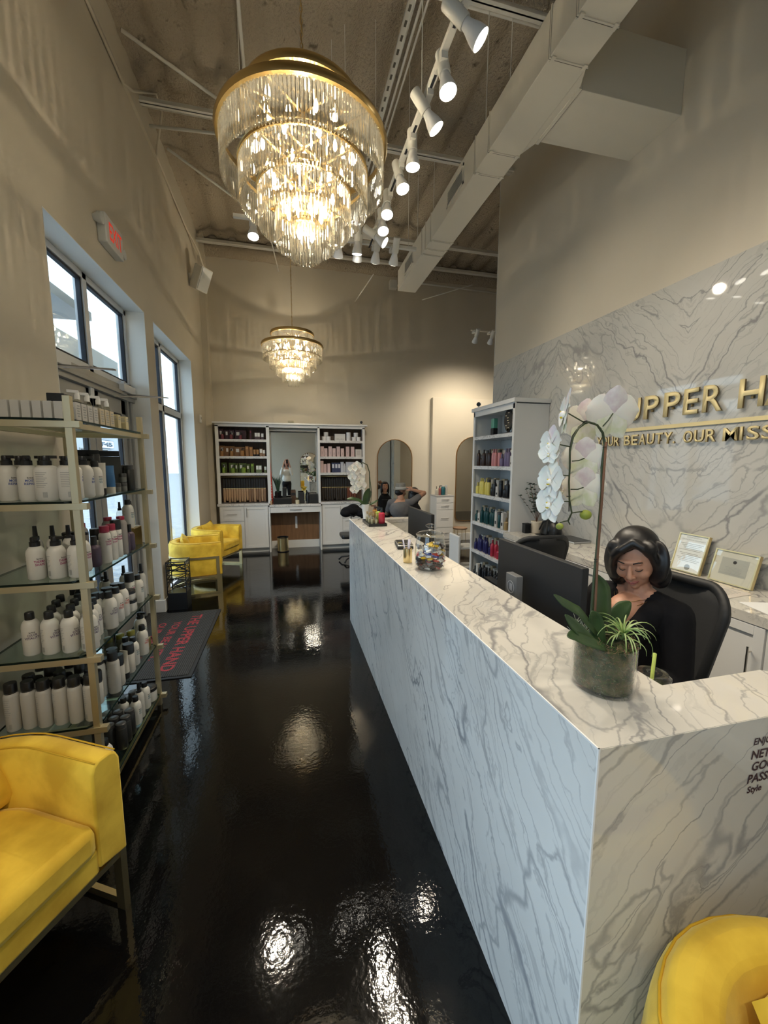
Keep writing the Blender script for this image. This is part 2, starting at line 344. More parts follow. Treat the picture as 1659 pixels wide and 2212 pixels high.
# ---------------------------------------------------------------- windows in the left wall
XF = -1.55
def pane(parent, y0, y1, z0, z1, x=XF-.03, m='glass', name='pane'):
    return MB().box(x-.003, x+.003, y0, y1, z0, z1).build(name, M[m], parent)
def frame_bar(b, y0, y1, z0, z1, x0=XF-.07, x1=XF): b.box(x0, x1, y0, y1, z0, z1)
def gask(b, y0, y1, z0, z1, t_=.018):
    for a in ((y0,y0+t_,z0,z1),(y1-t_,y1,z0,z1),(y0,y1,z1-t_,z1),(y0,y1,z0,z0+t_)): b.box(XF-.045, XF-.012, *a)
def storefront(name, label, y0, y1, z0, z1, mulls, rails):
    win = bpy.data.objects.new(name, None); col.objects.link(win); win.location = (0,0,0); win['kind'] = 'structure'; tag(win, label)
    b = MB(); frame_bar(b, y0, y0+.05, z0, z1); frame_bar(b, y1-.05, y1, z0, z1); frame_bar(b, y0, y1, z1-.05, z1); frame_bar(b, y0, y1, z0, z0+.08)
    for m_ in mulls: frame_bar(b, m_-.035, m_+.035, z0, z1)
    for r in rails: frame_bar(b, y0, y1, r-.04, r+.04)
    b.build('window_frame', M['alumw'], win, bevel=.003)
    g = MB(); Y = [y0+.05] + [q for m_ in mulls for q in (m_-.035, m_+.035)] + [y1-.05]; Z = [z0+.08] + [q for r in rails for q in (r-.04, r+.04)] + [z1-.05]
    for i in range(0, len(Y), 2):
        for j in range(0, len(Z), 2):
            gask(g, Y[i], Y[i+1], Z[j], Z[j+1]); pane(win, Y[i], Y[i+1], Z[j], Z[j+1])
    g.build('gasket', M['gasket'], win); return win
storefront('window_2', 'second tall window, farther along the left wall', 5.03, 6.81, .06, 3.18, [5.875], [2.36])
storefront('window_3', 'front window beside the near armchair', -1.9, .9, .06, 3.18, [-.5], [2.36])
w1 = storefront('window_1', 'tall transom window above the glass entrance doors', 2.993, 4.755, 2.38, 3.18, [3.90], [])
# entrance double door under the transom
dr = bpy.data.objects.new('door_1', None); col.objects.link(dr); struct(dr, 'grey aluminium glass double entrance door')
b = MB(); b.box(XF-.10, XF+.03, 2.993, 4.755, 2.27, 2.40); b.box(XF-.06, XF+.05, 2.993, 4.755, 2.31, 2.345)
b.box(XF-.08, XF+.02, 2.993, 3.06, 0, 2.3)
for k in range(4): b.box(XF-.09+.01*(k%2), XF+.02-.02*(k % 2), 4.565+k*.047, 4.565+k*.047+.035, 0, 2.3)
b.build('door_frame', M['alum'], dr, bevel=.003)
for nm, y0, y1 in (('door_leaf', 3.065, 3.86), ('door_leaf', 3.875, 4.56)):
    b = MB(); b.box(XF-.05, XF, y0, y0+.10, .02, 2.265); b.box(XF-.05, XF, y1-.10, y1, .02, 2.265); b.box(XF-.05, XF, y0, y1, 2.13, 2.265); b.box(XF-.05, XF, y0, y1, .02, .25)
    lf = b.build(nm, M['alum'], dr, bevel=.003)
    pane(lf, y0+.10, y1-.10, .25, 2.13, x=XF-.025)
    g = MB(); gask(g, y0+.10, y1-.10, .25, 2.13); g.build('gasket', M['gasket'], lf)
    c = MB(); yc = y1-.05 if y0 < 3.5 else y0+.05
    pb = MB(); pb.tube([(XF+.005, y0+.06, 1.02), (XF+.06, y0+.06, 1.02), (XF+.07, y0+.12, 1.02), (XF+.07, y1-.12, 1.02), (XF+.06, y1-.06, 1.02), (XF+.005, y1-.06, 1.02)], .012, 8)
    pb.build('push_bar', M['alumw'], lf, smooth=True)
lk = MB().box(XF, XF+.022, 3.80, 3.86, 2.19, 2.30); lk.build('door_sensor', M['paper'], dr, bevel=.006)
for y0, hi, ym in ((4.36, 1, 4.12), (3.10, 0, 3.5)):
    c = MB().box(XF+.015, XF+.075, y0, y0+.30, 2.335, 2.41); c.lathe([(.02,0),(.02,.02),(.012,.024)], 12, (XF+.05, y0+.05, 2.41)); c.build('door_closer', M['alumw'], dr, bevel=.005)
    a = MB(); a.bar((XF+.05, y0+.15, 2.325), (XF+.42, y0+.10, 2.30), .028, .010); a.bar((XF+.42, y0+.10, 2.30), (XF+.02, y0-.10, 2.27), .02, .008); a.build('closer_arm', M['steel'], dr)
# outside world
ext = M
M['pave'] = mottle(mat('concrete_paving', (.32,.33,.34), .8), (.26,.27,.29), (.40,.40,.40), 6)
struct(MB().box(-60, -1.75, -30, 60, -.1, -.02).build('ground_outside', M['pave']), 'pale concrete parking ground outside the windows')
cn = MB(); cn.box(-2.5, -1.80, 2.2, 4.62, 3.02, 3.10); cn.box(-2.5, -2.4, 2.2, 6.9, 2.86, 3.12)
M['extw'] = mat('stucco', (.55,.56,.56), .85)
tag(cn.build('canopy', M['extw']), 'flat white canopy soffit outside above entrance door', 'canopy')
for i, (y, l) in enumerate(((4.66, 'square pale canopy post outside, seen through the transom panes'), (7.0, 'square pale canopy post outside, seen through the second window'), (2.35, 'square pale canopy post outside, hidden behind near wall edge'))):
    tag(MB().box(-2.39, -2.2, y, y+.16, -.02, 3.018).build('canopy_post', M['extw'], bevel=.01), l, 'post')
bd = thing('shop_building', 'white shop building across the parking lot with dark lettered sign', 'building', (-26, 40, 0))
M['extb'] = mat('bright_siding', (.42,.44,.47), .8)
MB().box(-14, 6, -12, 24, 0, 6.2).build('wall', M['extb'], bd)
MB().box(5.9, 6.5, -12.2, 14.2, 5.9, 6.5).build('roof_edge', M['alum'], bd)
for k in range(6):
    f = MB().box(6.0, 6.1, -10+k*4, -7.6+k*4, .3, 3.0).build('window_frame', M['alum'], bd); MB().box(6.1, 6.12, -9.9+k*4, -7.7+k*4, .4, 2.9).build('pane', M['gasket'], f)
# ---------------------------------------------------------------- reception counter
XC = .611; HC = 1.09; YN = .632; YFAR = 4.066
ct = thing('reception_counter', 'long white marble reception counter with grey veins and waterfall corner', 'counter', (0,0,0))
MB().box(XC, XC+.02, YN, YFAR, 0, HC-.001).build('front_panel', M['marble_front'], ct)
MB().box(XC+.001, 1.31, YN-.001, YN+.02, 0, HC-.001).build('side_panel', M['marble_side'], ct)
tp = MB().prism([(XC, YN), (1.33, YN), (1.33, .772), (1.30, .795), (.955, .795), (.952, 3.93), (1.27, 3.93), (1.27, YFAR), (XC, YFAR)], HC-.03, HC)
tp.v=[(x+(.0006 if abs(x-XC)<1e-6 else 0), y+(.0006 if abs(y-YN)<1e-6 else 0), z) for x,y,z in tp.v]
tp.build('countertop', M['marble_top'], ct)
MB().box(XC-.0008, XC+.003, YN-.0008, YFAR, HC-.004, HC+.0006).box(XC-.0012, XC+.003, YN-.0012, YN+.003, 0, HC+.0006).build('mitre_edge', M['paper'], ct)
for bx_ in ((.93, .95, .80, 3.93), (.64, 1.25, YFAR-.022, YFAR-.001), (.951, 1.25, 3.935, 3.95), (1.255, 1.269, 3.936, YFAR-.001), (.951, 1.298, .775, .79), (1.30, 1.31, .655, .79)): MB().box(*bx_, 0, HC-.031).build('inner_panel', M['marble_side'], ct)
MB().box(.952, 1.45, .80, 3.93, .735, .765).build('desktop', M['marble_top'], ct)
# vinyl lettering on the short side
lt = ['ENJOY', 'NETWORK', 'GOOD', 'PASSION', 'Style']
for i, s in enumerate(lt):
    xl = (1.041, 1.039, 1.044, 1.036, 1.038)[i]
    z = 1.018 - i*.031
    put_text('lettering', s, mat('maroon_vinyl', (.05,.012,.012), .4) if i == 0 else bpy.data.materials['maroon_vinyl'], basis((xl, YN-.0022, z), (1,0,0), (0,0,1)), height=.023, parent=ct, off=.022, shear=.12)
# ---------------------------------------------------------------- credenza along marble wall
cr = thing('credenza', 'low white shaker credenza under the marble wall with marble top', 'cabinet', (0,0,0))
MB().box(2.345, XW-.014, -1.2, 3.955, .10, .845).build('body', M['cab'], cr)
MB().box(2.40, XW-.014, -1.2, 3.955, 0, .0995).build('toe_kick', M['cab_in'], cr)
MB().box(2.325, XW-.014, -1.25, 3.958, .846, .90).build('countertop', M['marble_top'], cr)
def shaker(name, x, y0, y1, z0, z1, parent, handle=None, axis='x', sgn=-1):
    """framed front whose face looks along -axis"""
    b = MB(); t_ = .05; d = .018
    def bx(a0, a1, c0, c1, d0, d1):
        if axis == 'x': b.box(x-d1, x-d0, a0, a1, c0, c1)
        else: b.box(a0, a1, x-d1, x-d0, c0, c1)
    if (y1-y0) > .14 and (z1-z0) > .16:
        bx(y0+.0, y0+t_, z0, z1, 0, d); bx(y1-t_, y1, z0, z1, 0, d); bx(y0+t_, y1-t_, z0, z0+t_, 0, d); bx(y0+t_, y1-t_, z1-t_, z1, 0, d); bx(y0+t_, y1-t_, z0+t_, z1-t_, 0, .008)
    else: bx(y0, y1, z0, z1, 0, d)
    o = b.build(name, M['cab'], parent, bevel=.0015)
    if handle:
        h = MB(); k, a, c, L = handle
        P_ = (lambda q, zz, dd: (x-dd, q, zz)) if axis == 'x' else (lambda q, zz, dd: (q, x-dd, zz))
        if k == 'v': h.tube([P_(a, c-L/2, .045), P_(a, c+L/2, .045)], .0055, 8); h.tube([P_(a, c-L/3, d), P_(a, c-L/3, .045)], .004, 6); h.tube([P_(a, c+L/3, d), P_(a, c+L/3, .045)], .004, 6)
        else: h.tube([P_(a-L/2, c, .045), P_(a+L/2, c, .045)], .0055, 8); h.tube([P_(a-L/3, c, d), P_(a-L/3, c, .045)], .004, 6); h.tube([P_(a+L/3, c, d), P_(a+L/3, c, .045)], .004, 6)
        h.build('handle', M['steel'], o, smooth=40)
    return o
y = 3.94
k = 0
while y > -1.1:
    if k % 2 == 0:
        shaker('door', 2.345, y-.50, y-.005, .12, .84, cr, ('v', y-.45 if k % 4 == 0 else y-.45, .64, .18)); y -= .505
    else:
        for z0, z1 in ((.12,.34),(.35,.59),(.60,.84)): shaker('drawer', 2.345, y-.50, y-.005, z0, z1, cr, ('h', y-.25, (z0+z1)/2, .16))
        y -= .505
    k += 1
# ---------------------------------------------------------------- tall white display shelf
su = thing('display_shelf', 'tall white open display shelf with marble boards full of hair products', 'shelf', (0,0,0))
X0, Y0, Y1 = 2.41, 3.965, 4.95
b = MB(); b.box(X0+.018, XW-.014, Y0, Y0+.02, 0, 2.31); b.box(X0+.018, XW-.014, Y1-.02, Y1, 0, 2.31); b.box(XW-.034, XW-.014, Y0, Y1, 0, 2.31); b.box(X0+.018, XW-.014, Y0, Y1, 2.29, 2.31)
b.build('carcass', M['cab_in'], su)
b = MB(); b.box(X0, X0+.018, Y0-.002, Y0+.035, 0, 2.31); b.box(X0, X0+.018, Y1-.035, Y1+.002, 0, 2.31); b.box(X0, X0+.018, Y0, Y1, 2.255, 2.32); b.box(X0+.018, XW-.014, Y0-.002, Y0, 0, 2.31); b.build('face_frame', M['cab'], su, bevel=.0015)
MB().box(X0-.025, XW-.013, Y0-.025, Y1+.02, 2.32, 2.365).build('cornice', M['cab'], su, bevel=.002)
SZ = [2.0, 1.625, 1.262, .89, .51, .13]
for z in SZ: MB().box(X0+.002, XW-.036, Y0+.022, Y1-.022, z-.042, z).build('shelf_board', M['marble_shelf'], su, bevel=.001)
# ---------------------------------------------------------------- sign on marble wall
sg = thing('wall_sign', 'raised gold lettered sign with underline bar on the marble wall', 'sign', (0,0,0))
M['signgold'] = mat('brushed_gold_letter', (.80,.67,.36), .5, .2); M['signedge'] = mat('letter_edge_bronze', (.22,.15,.06), .45, .5)
def letters(word, ys, z0, h, wd):
    for ch, (ya, yb) in zip(word, ys):
        o = put_text('letter', ch, M['signgold'], basis((XW-.030, ya, z0), (0,-1,0), (0,0,1), (-1,0,0)), width=ya-yb, height=h, parent=sg, ext=.012, off=.014, res=4)
        o.data.materials.append(M['signedge'])
        for p in o.data.polygons:
            if abs(p.normal.x) < .5: p.material_index = 1
        MB().box(XW-.030, XW-.012, min(ya,yb)+(ya-yb)*.45, min(ya,yb)+(ya-yb)*.55, z0+h*.3, z0+h*.4).build('standoff', M['signedge'], o)
LW = {'U':.150,'P':.138,'E':.128,'R':.150,'H':.145,'A':.165,'N':.15,'D':.15,'T':.14}
adv = .172
def run(word, y, z, h, k, gap):
    ys = []
    for ch in word:
        wd = {'I':.05,'M':.205,'.':.035,'O':.185,'S':.145,'Y':.155,'A':.165,'T':.145,'B':.145,' ':.10}.get(ch, LW.get(ch, .15))*k
        if ch == 'U': wd = .15*k
        if ch != ' ': ys.append((ch, (y, y-wd)))
        y -= wd + (gap if ch != ' ' else 0)
    letters(''.join(c for c, _ in ys), [q for _, q in ys], z, h, 0)
    return y
def letters_fix(word, pos, z, h):
    for ch, (ya, yb) in zip(word, pos): letters(ch, [(ya, yb)], z, h, 0)
letters_fix('UPPER', [(2.875,2.75),(2.715,2.585),(2.54,2.41),(2.382,2.273),(2.242,2.11)], 2.02, .18)
letters_fix('HAND', [(2.014,1.873),(1.865,1.70),(1.68,1.54),(1.51,1.375)], 2.02, .18)
MB().box(XW-.024, XW-.012, 1.42, 3.10, 1.935, 1.962).build('underline_bar', M['signgold'], sg)
def small(word, y0, y1, z=1.818, h=.086):
    tot = sum({'I':.28,'M':.95,'.':.2,'W':1}.get(c, .72)+.13 for c in word)-.13; s = (y0-y1)/tot; y = y0; pos = []
    for c in word:
        wd = {'I':.16,'M':.95,'.':.16}.get(c, .72)*s; 
        ww = wd
        letters(c, [(y, y-ww)], z, h*(.2 if c == '.' else 1), 0); y -= {'I':.28,'M':.95,'.':.2}.get(c, .72)*s + .13*s
small('YOUR', 3.20, 2.94); small('BEAUTY.', 2.89, 2.42); small('OUR', 2.36, 2.13); small('MISSION.', 2.085, 1.56)
# ---------------------------------------------------------------- supply duct
DX0, DX1, DZ0, DZ1 = 1.655, 1.925, 4.17, 4.45
du = thing('supply_duct', 'long square painted air duct hanging under the ceiling', 'duct', (0,0,0))
segs = [6.02, 4.86, 4.63, 3.47, 3.25, 2.24, 2.02, .9, -.3, -1.5, YR+.01]
MB().box(DX0, DX1, YR+.01, 6.02, DZ0, DZ1).build('body', M['duct'], du, bevel=.004)
for y in (4.93, 4.80, 4.62, 3.52, 3.27, 2.492, 2.246, 1.2, .95, -.1):
    b = MB(); b.box(DX0-.006, DX1+.006, y-.005, y+.005, DZ0-.006, DZ1+.006); f = b.build('flange', M['duct'], du)
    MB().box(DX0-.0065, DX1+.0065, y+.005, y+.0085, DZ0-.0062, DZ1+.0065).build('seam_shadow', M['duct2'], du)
    for xx in (DX0+.02, DX1-.02): MB().box(xx-.012, xx+.012, y-.02, y+.02, DZ0-.012, DZ0-.005).build('clip', M['duct'], f)
for ya, yb in ((5.28, 5.66), (3.75, 4.15), (.2, .6)):
    b = MB(); z0, z1 = DZ0+.06, DZ1-.05
    b.box(DX0-.006, DX0, ya, yb, z0, z0+.02).box(DX0-.006, DX0, ya, yb, z1-.02, z1).box(DX0-.006, DX0, ya, ya+.02, z0, z1).box(DX0-.006, DX0, yb-.02, yb, z0, z1)
    g = b.build('grille', M['duct'], du); s = MB()
    for k in range(8): s.box(DX0-.005, DX0-.001, ya+.02, yb-.02, z0+.025+k*(z1-z0-.05)/8, z0+.032+k*(z1-z0-.05)/8)
    s.build('louvre', M['alum'], g)
bo = MB(); bo.box(DX1+.05, XW, 2.64, 3.10, DZ0+.005, 4.60); bo.build('branch_box', M['duct'], du, bevel=.004)
bo = MB().prism([(DX1-.001, 2.50), (DX1+.055, 2.62), (DX1+.055, 3.12), (DX1-.001, 3.26)], DZ0+.006, DZ1-.01); bo.build('branch_collar', M['duct'], du)
MB().box(DX1+.05, DX1+.075, 2.625, 3.115, DZ0-.004, 4.61).build('branch_flange', M['duct'], du)
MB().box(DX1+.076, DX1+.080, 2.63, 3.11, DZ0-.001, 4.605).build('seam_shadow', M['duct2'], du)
for y in (5.2, 3.4, 1.6, -.4): MB().tube([(DX0+.03, y, DZ1), (DX0+.03, y, ZC)], .004, 6).tube([(DX1-.03, y, DZ1), (DX1-.03, y, ZC)], .004, 6).build('hanger_rod', M['paintw'], du)
# ---------------------------------------------------------------- joists, struts and conduits
def joist(name, label, y, z=5.3, x0=XL, x1=XW+2, r=.035, dbl=True):
    t = thing(name, label, 'joist', (0,0,0))
    b = MB().box(x0, x1, y-.035, y+.035, z-.03, z-.02).box(x0, x1, y-.006, y+.006, z-.03, z+.03); b.build('lower_chord', M['paintw'], t)
    if dbl: MB().tube([(x0, y+.07, z+.0), (x1, y+.07, z)], .016, 8).build('pipe', M['paintw'], t, smooth=True)
    n = int((x1-x0)/.6); w_ = MB()
    for k in range(n):
        xa = x0+(x1-x0)*k/n; xb = x0+(x1-x0)*(k+.5)/n; xc = x0+(x1-x0)*(k+1)/n
        w_.tube([(xa, y, z), (xb, y, ZC), (xc, y, z)], .008, 6)
    return t
joist('roof_joist', 'white steel joist crossing the ceiling closest to the far wall', 7.56, 5.28, XL, XR, dbl=False)
joist('roof_joist', 'white joist with pipe, crossing just before the right wall ends', 6.80, 5.28, .3, XR)
joist('roof_joist', 'white joist behind the chandelier, crossing mid ceiling to the duct', 4.97, 5.30)
joist('roof_joist', 'white double joist above the first track lamp', 3.35, 5.30, 1.0, XW)
joist('roof_joist', 'white joist overhead beyond the top of frame', 1.2, 5.30)
for i, (p0, p1, l) in enumerate((((-.27,3.3,5.35), (-.31,5.3,5.35), 'pale straight conduit left of the big chandelier chain'), ((-1.30,4.40,5.40), (-.2,5.15,5.36), 'pale diagonal strut rising from left wall behind big chandelier'), ((-1.38,5.28,5.28), (-.2,5.20,5.30), 'pale thin bar crossing from left wall behind big chandelier'), ((-1.30,5.80,5.42), (-.3,6.9,5.40), 'pale diagonal strut farther back near the left track'), ((-.16,6.3,4.9), (-.05,7.62,4.95), 'short pale rod hanging beside the left track lamp'), ((1.5,7.0,4.8), (1.30,7.7,4.6), 'thin pale rod left of the duct end'), ((3.4,7.2,4.9), (2.6,7.7,4.75), 'thin pale rod right of the duct end'))):
    tag(MB().tube([p0, p1], .016 if i < 4 else .009, 8).build('ceiling_strut', M['paintw'], smooth=True), l, 'strut')
u = thing('strut_channel', 'perforated white channel running along the deck above the track', 'channel', (0,0,0))
b = MB().box(1.03, 1.09, 1.5, 7.0, 5.30, 5.305).box(1.03, 1.034, 1.5, 7.0, 5.28, 5.305).box(1.086, 1.09, 1.5, 7.0, 5.28, 5.305); b.build('channel', M['paintw'], u)
h = MB()
for k in range(44): h.box(1.05, 1.07, 1.6+k*.12, 1.65+k*.12, 5.2975, 5.2995)
h.build('slot', M['duct2'], u)
MB().tube([(1.14, 1.5, 5.30), (1.14, 7.2, 5.30)], .012, 8).tube([(1.19, 1.5, 5.31), (1.19, 7.2, 5.31)], .010, 8).build('conduit', M['paintw'], u, smooth=True)
cd = [(-1.36,3.0,5.07), (-1.36,4.55,5.10), (-1.34,4.75,5.2), (-1.20,5.0,5.40), (-1.20,5.2,5.38), (-1.355,5.5,5.13), (-1.355,6.9,5.10), (-1.27,7.3,4.98), (-1.25,7.45,4.85), (-1.2,7.60,4.8)]
tag(MB().tube(cd, .013, 8).build('wall_conduit', M['wall'], smooth=True), 'thin painted conduit running up along the left wall top', 'conduit')
tag(MB().tube([(2.1,7.80,5.0),(2.3,7.78,5.02),(2.6,7.78,5.08),(4.5,7.78,5.05)], .018, 8).build('wall_conduit', M['paintw'], smooth=True), 'thin conduit bending across the far wall right of duct', 'conduit')
tag(MB().box(1.98, 2.12, 7.75, 7.85, 4.93, 5.08).build('junction_box', M['paintw'], bevel=.006), 'small pale junction box beside the duct end', 'box')
# ---------------------------------------------------------------- track lights
def aim(d):
    d = Vector(d).normalized(); q = Vector((0,0,-1)).rotation_difference(d); return q.to_matrix().to_4x4()
LAMP_W = 45
def track_lamp(pt, top, d, label, light=True, power=None, group='white track lamps with lit reflector bulbs', rail=None):
    """pt: centre of the lit face; top: point on the rail above; d: aim direction"""
    d = Vector(d).normalized(); A = aim(d); pt = Vector(pt); R4 = Matrix.Translation(pt) @ A
    t = thing('track_lamp', label, 'lamp', tuple(pt), 0, group)
    b = MB(); b.M = Matrix.Translation(-pt) @ R4
    b.lathe([(.031,.105),(.033,.11),(.033,.23),(.028,.235)], 14); b.build('cylinder_housing', M['paintw'], t, smooth=40)
    b = MB(); b.M = Matrix.Translation(-pt) @ R4; b.lathe([(.046,.002),(.047,.012),(.042,.04),(.028,.085),(.024,.11)], 16, cap0=False); b.build('bulb_shell', M['paper'], t, smooth=True)
    b = MB(); b.M = Matrix.Translation(-pt) @ R4; b.lathe([(.0455,.006),(.040,.0),(.022,-.004),(.001,-.005)], 16, cap0=False); b.build('bulb_face', M['lens'], t, smooth=True)
    hz = pt - d*.17; rx, ry = (rail[1], hz.y) if rail and rail[0] == 'x' else ((hz.x, rail[1]) if rail else (hz.x, hz.y)); b = MB(); b.bar(hz-pt, Vector((rx, ry, top-.01))-pt, .016, .016); b.box(rx-pt.x-.018, rx-pt.x+.018, ry-pt.y-.05, ry-pt.y+.05, top-.03-pt.z, top-pt.z+.0005); b.build('swivel_stem', M['paintw'], t)
    if light:
        L = bpy.data.lights.new('track_lamp_light', 'SPOT'); L.energy = power or LAMP_W; L.color = (1, .87, .68); L.spot_size = 1.75; L.spot_blend = .9; L.shadow_soft_size = .045
        o = bpy.data.objects.new('lamp_light', L); col.objects.link(o); o.matrix_world = Matrix.Translation(pt + d*.02) @ A
    return t
ORD = ['first', 'second', 'third', 'fourth', 'fifth', 'sixth', 'seventh', 'eighth', 'ninth', 'tenth', 'eleventh', 'twelfth', 'thirteenth', 'fourteenth', 'fifteenth', 'sixteenth']
TZ = 3.80
tr = thing('lighting_track', 'long white lighting track running away beside the duct', 'track', (0,0,0))
MB().box(.84, .876, .4, 3.99, TZ, TZ+.03).build('rail', M['paintw'], tr, bevel=.002)
for k in range(9): MB().box(.85, .866, .6+k*.42, .85+k*.42, TZ-.001, TZ+.001).build('slot', M['gasket'], tr)
for y in (1.2, 2.6, 3.9): MB().tube([(.858, y, TZ+.03), (.858, y, ZC)], .003, 5).build('cable', M['paintw'], tr)
tr2 = thing('lighting_track', 'white cross track behind the big chandelier', 'track', (0,0,0))
MB().box(-.40, .82, 3.985, 4.02, TZ, TZ+.03).build('rail', M['paintw'], tr2, bevel=.002)
MB().tube([(-.3, 4.0, TZ+.03), (-.3, 4.0, ZC)], .003, 5).tube([(.6, 4.0, TZ+.03), (.6, 4.0, ZC)], .003, 5).build('cable', M['paintw'], tr2)
tr3 = thing('lighting_track', 'short white cross track just left of the duct end', 'track', (0,0,0))
MB().box(.38, 1.33, 4.14, 4.175, TZ, TZ+.03).build('rail', M['paintw'], tr3, bevel=.002)
MB().tube([(.5, 4.157, TZ+.03), (.5, 4.157, ZC)], .003, 5).tube([(1.25, 4.157, TZ+.03), (1.25, 4.157, ZC)], .003, 5).build('cable', M['paintw'], tr3)
main = [((.93,1.95), (.75,-.2,-.75)), ((.884,2.233), (.1,-.25,-1)), ((.91,2.47), (.55,-.1,-.8)), ((.868,2.80), (.02,-.05,-1)), ((.864,3.02), (.15,-.35,-1)), ((.826,3.34), (-.1,-.35,-1)), ((.85,3.57), (.0,-.4,-1)), ((.908,3.74), (.75,-.3,-.6))]
for i, ((x, y), d) in enumerate(main): track_lamp((x, y, 3.62), TZ, d, '%s white track lamp along the long track, counting from the nearest' % ORD[i], rail=('x', .858))
for i, (x, y) in enumerate(((.95, 1.25), (.80, .6))): track_lamp((x, y, 3.62), TZ, (.35,-.1,-1), ('white track lamp above the frame, nearest the camera', 'white track lamp above the frame, farther from the camera')[i], rail=('x', .858))
for i, (x, y, l) in enumerate(((-.232,3.92,'leftmost lit track lamp, alone left of the big chandelier'), (-.015,3.96,'lit track lamp half hidden behind chandelier, lower left side'), (.453,3.89,'lit track lamp half hidden behind chandelier, lower right side'), (.697,4.0,'lit track lamp between the chandelier and the long track end'))): track_lamp((x, y, 3.62), TZ, (0,.25 if i else -.3,-1), l, rail=('y', 4.0))
for i, (x, y, l) in enumerate(((.53,4.10,'first lamp from the left on the short cross track'), (.72,4.13,'second lamp from the left on the short cross track'), (.898,4.12,'third lamp from the left on the short cross track'), (1.08,4.11,'lamp nearest the duct on the short cross track'))): track_lamp((x, y, 3.62), TZ, (.0,.75,-.9), l, rail=('y', 4.157))
tr4 = thing('lighting_track', 'small dim track high in the salon corner', 'track', (0,0,0))
MB().box(2.98, 3.9, 6.30, 6.33, TZ, TZ+.02).build('rail', M['duct'], tr4); MB().tube([(3.5, 6.315, TZ+.02), (3.5, 6.315, ZC)], .003, 5).build('cable', M['paintw'], tr4)
for i, (x, l) in enumerate(((3.05, 'left lamp of the salon pair beyond the right wall'), (3.325, 'right lamp of the salon pair beyond the right wall'), (3.7, 'unseen third salon lamp added beyond the right wall'))): track_lamp((x, 6.32, 3.62), TZ, (.1,.9,-.9), l, power=75, rail=('y', 6.315))  # the third lamp is out of view, added to light the salon
for i, x in enumerate((3.9, 5.1, 6.3)): track_lamp((x, 4.9, 3.62), TZ, (0,-.5 if i % 2 else .3,-1), 'added fill lamp in the salon behind the marble wall, %s from the left' % ORD[i], power=90, rail=('y', 4.9))  # unseen lamps added to brighten the salon side
tr5 = thing('lighting_track', 'added track for the salon fill lamps', 'track', (0,0,0)); MB().box(3.5, 6.8, 4.885, 4.915, TZ, TZ+.03).build('rail', M['paintw'], tr5); MB().tube([(4, 4.9, TZ+.03), (4, 4.9, ZC)], .003, 5).build('cable', M['paintw'], tr5)  # rail added only to carry the salon fill lamps
for i, x in enumerate((-.6, .6, 1.8)): track_lamp((x, -1.0, 3.62), TZ, (-.12,.55,-1), 'added fill lamp behind the camera, %s from the left wall' % ORD[i], power=(130, 45, 20)[i], rail=('y', -1.0))  # unseen lamps added to throw more light forward from behind the camera
tr6 = thing('lighting_track', 'added track for the fill lamps behind the camera', 'track', (0,0,0)); MB().box(-.9, 2.1, -1.015, -.985, TZ, TZ+.03).build('rail', M['paintw'], tr6); MB().tube([(0, -1.0, TZ+.03), (0, -1.0, ZC)], .003, 5).build('cable', M['paintw'], tr6)  # rail added only to carry the rear fill lamps
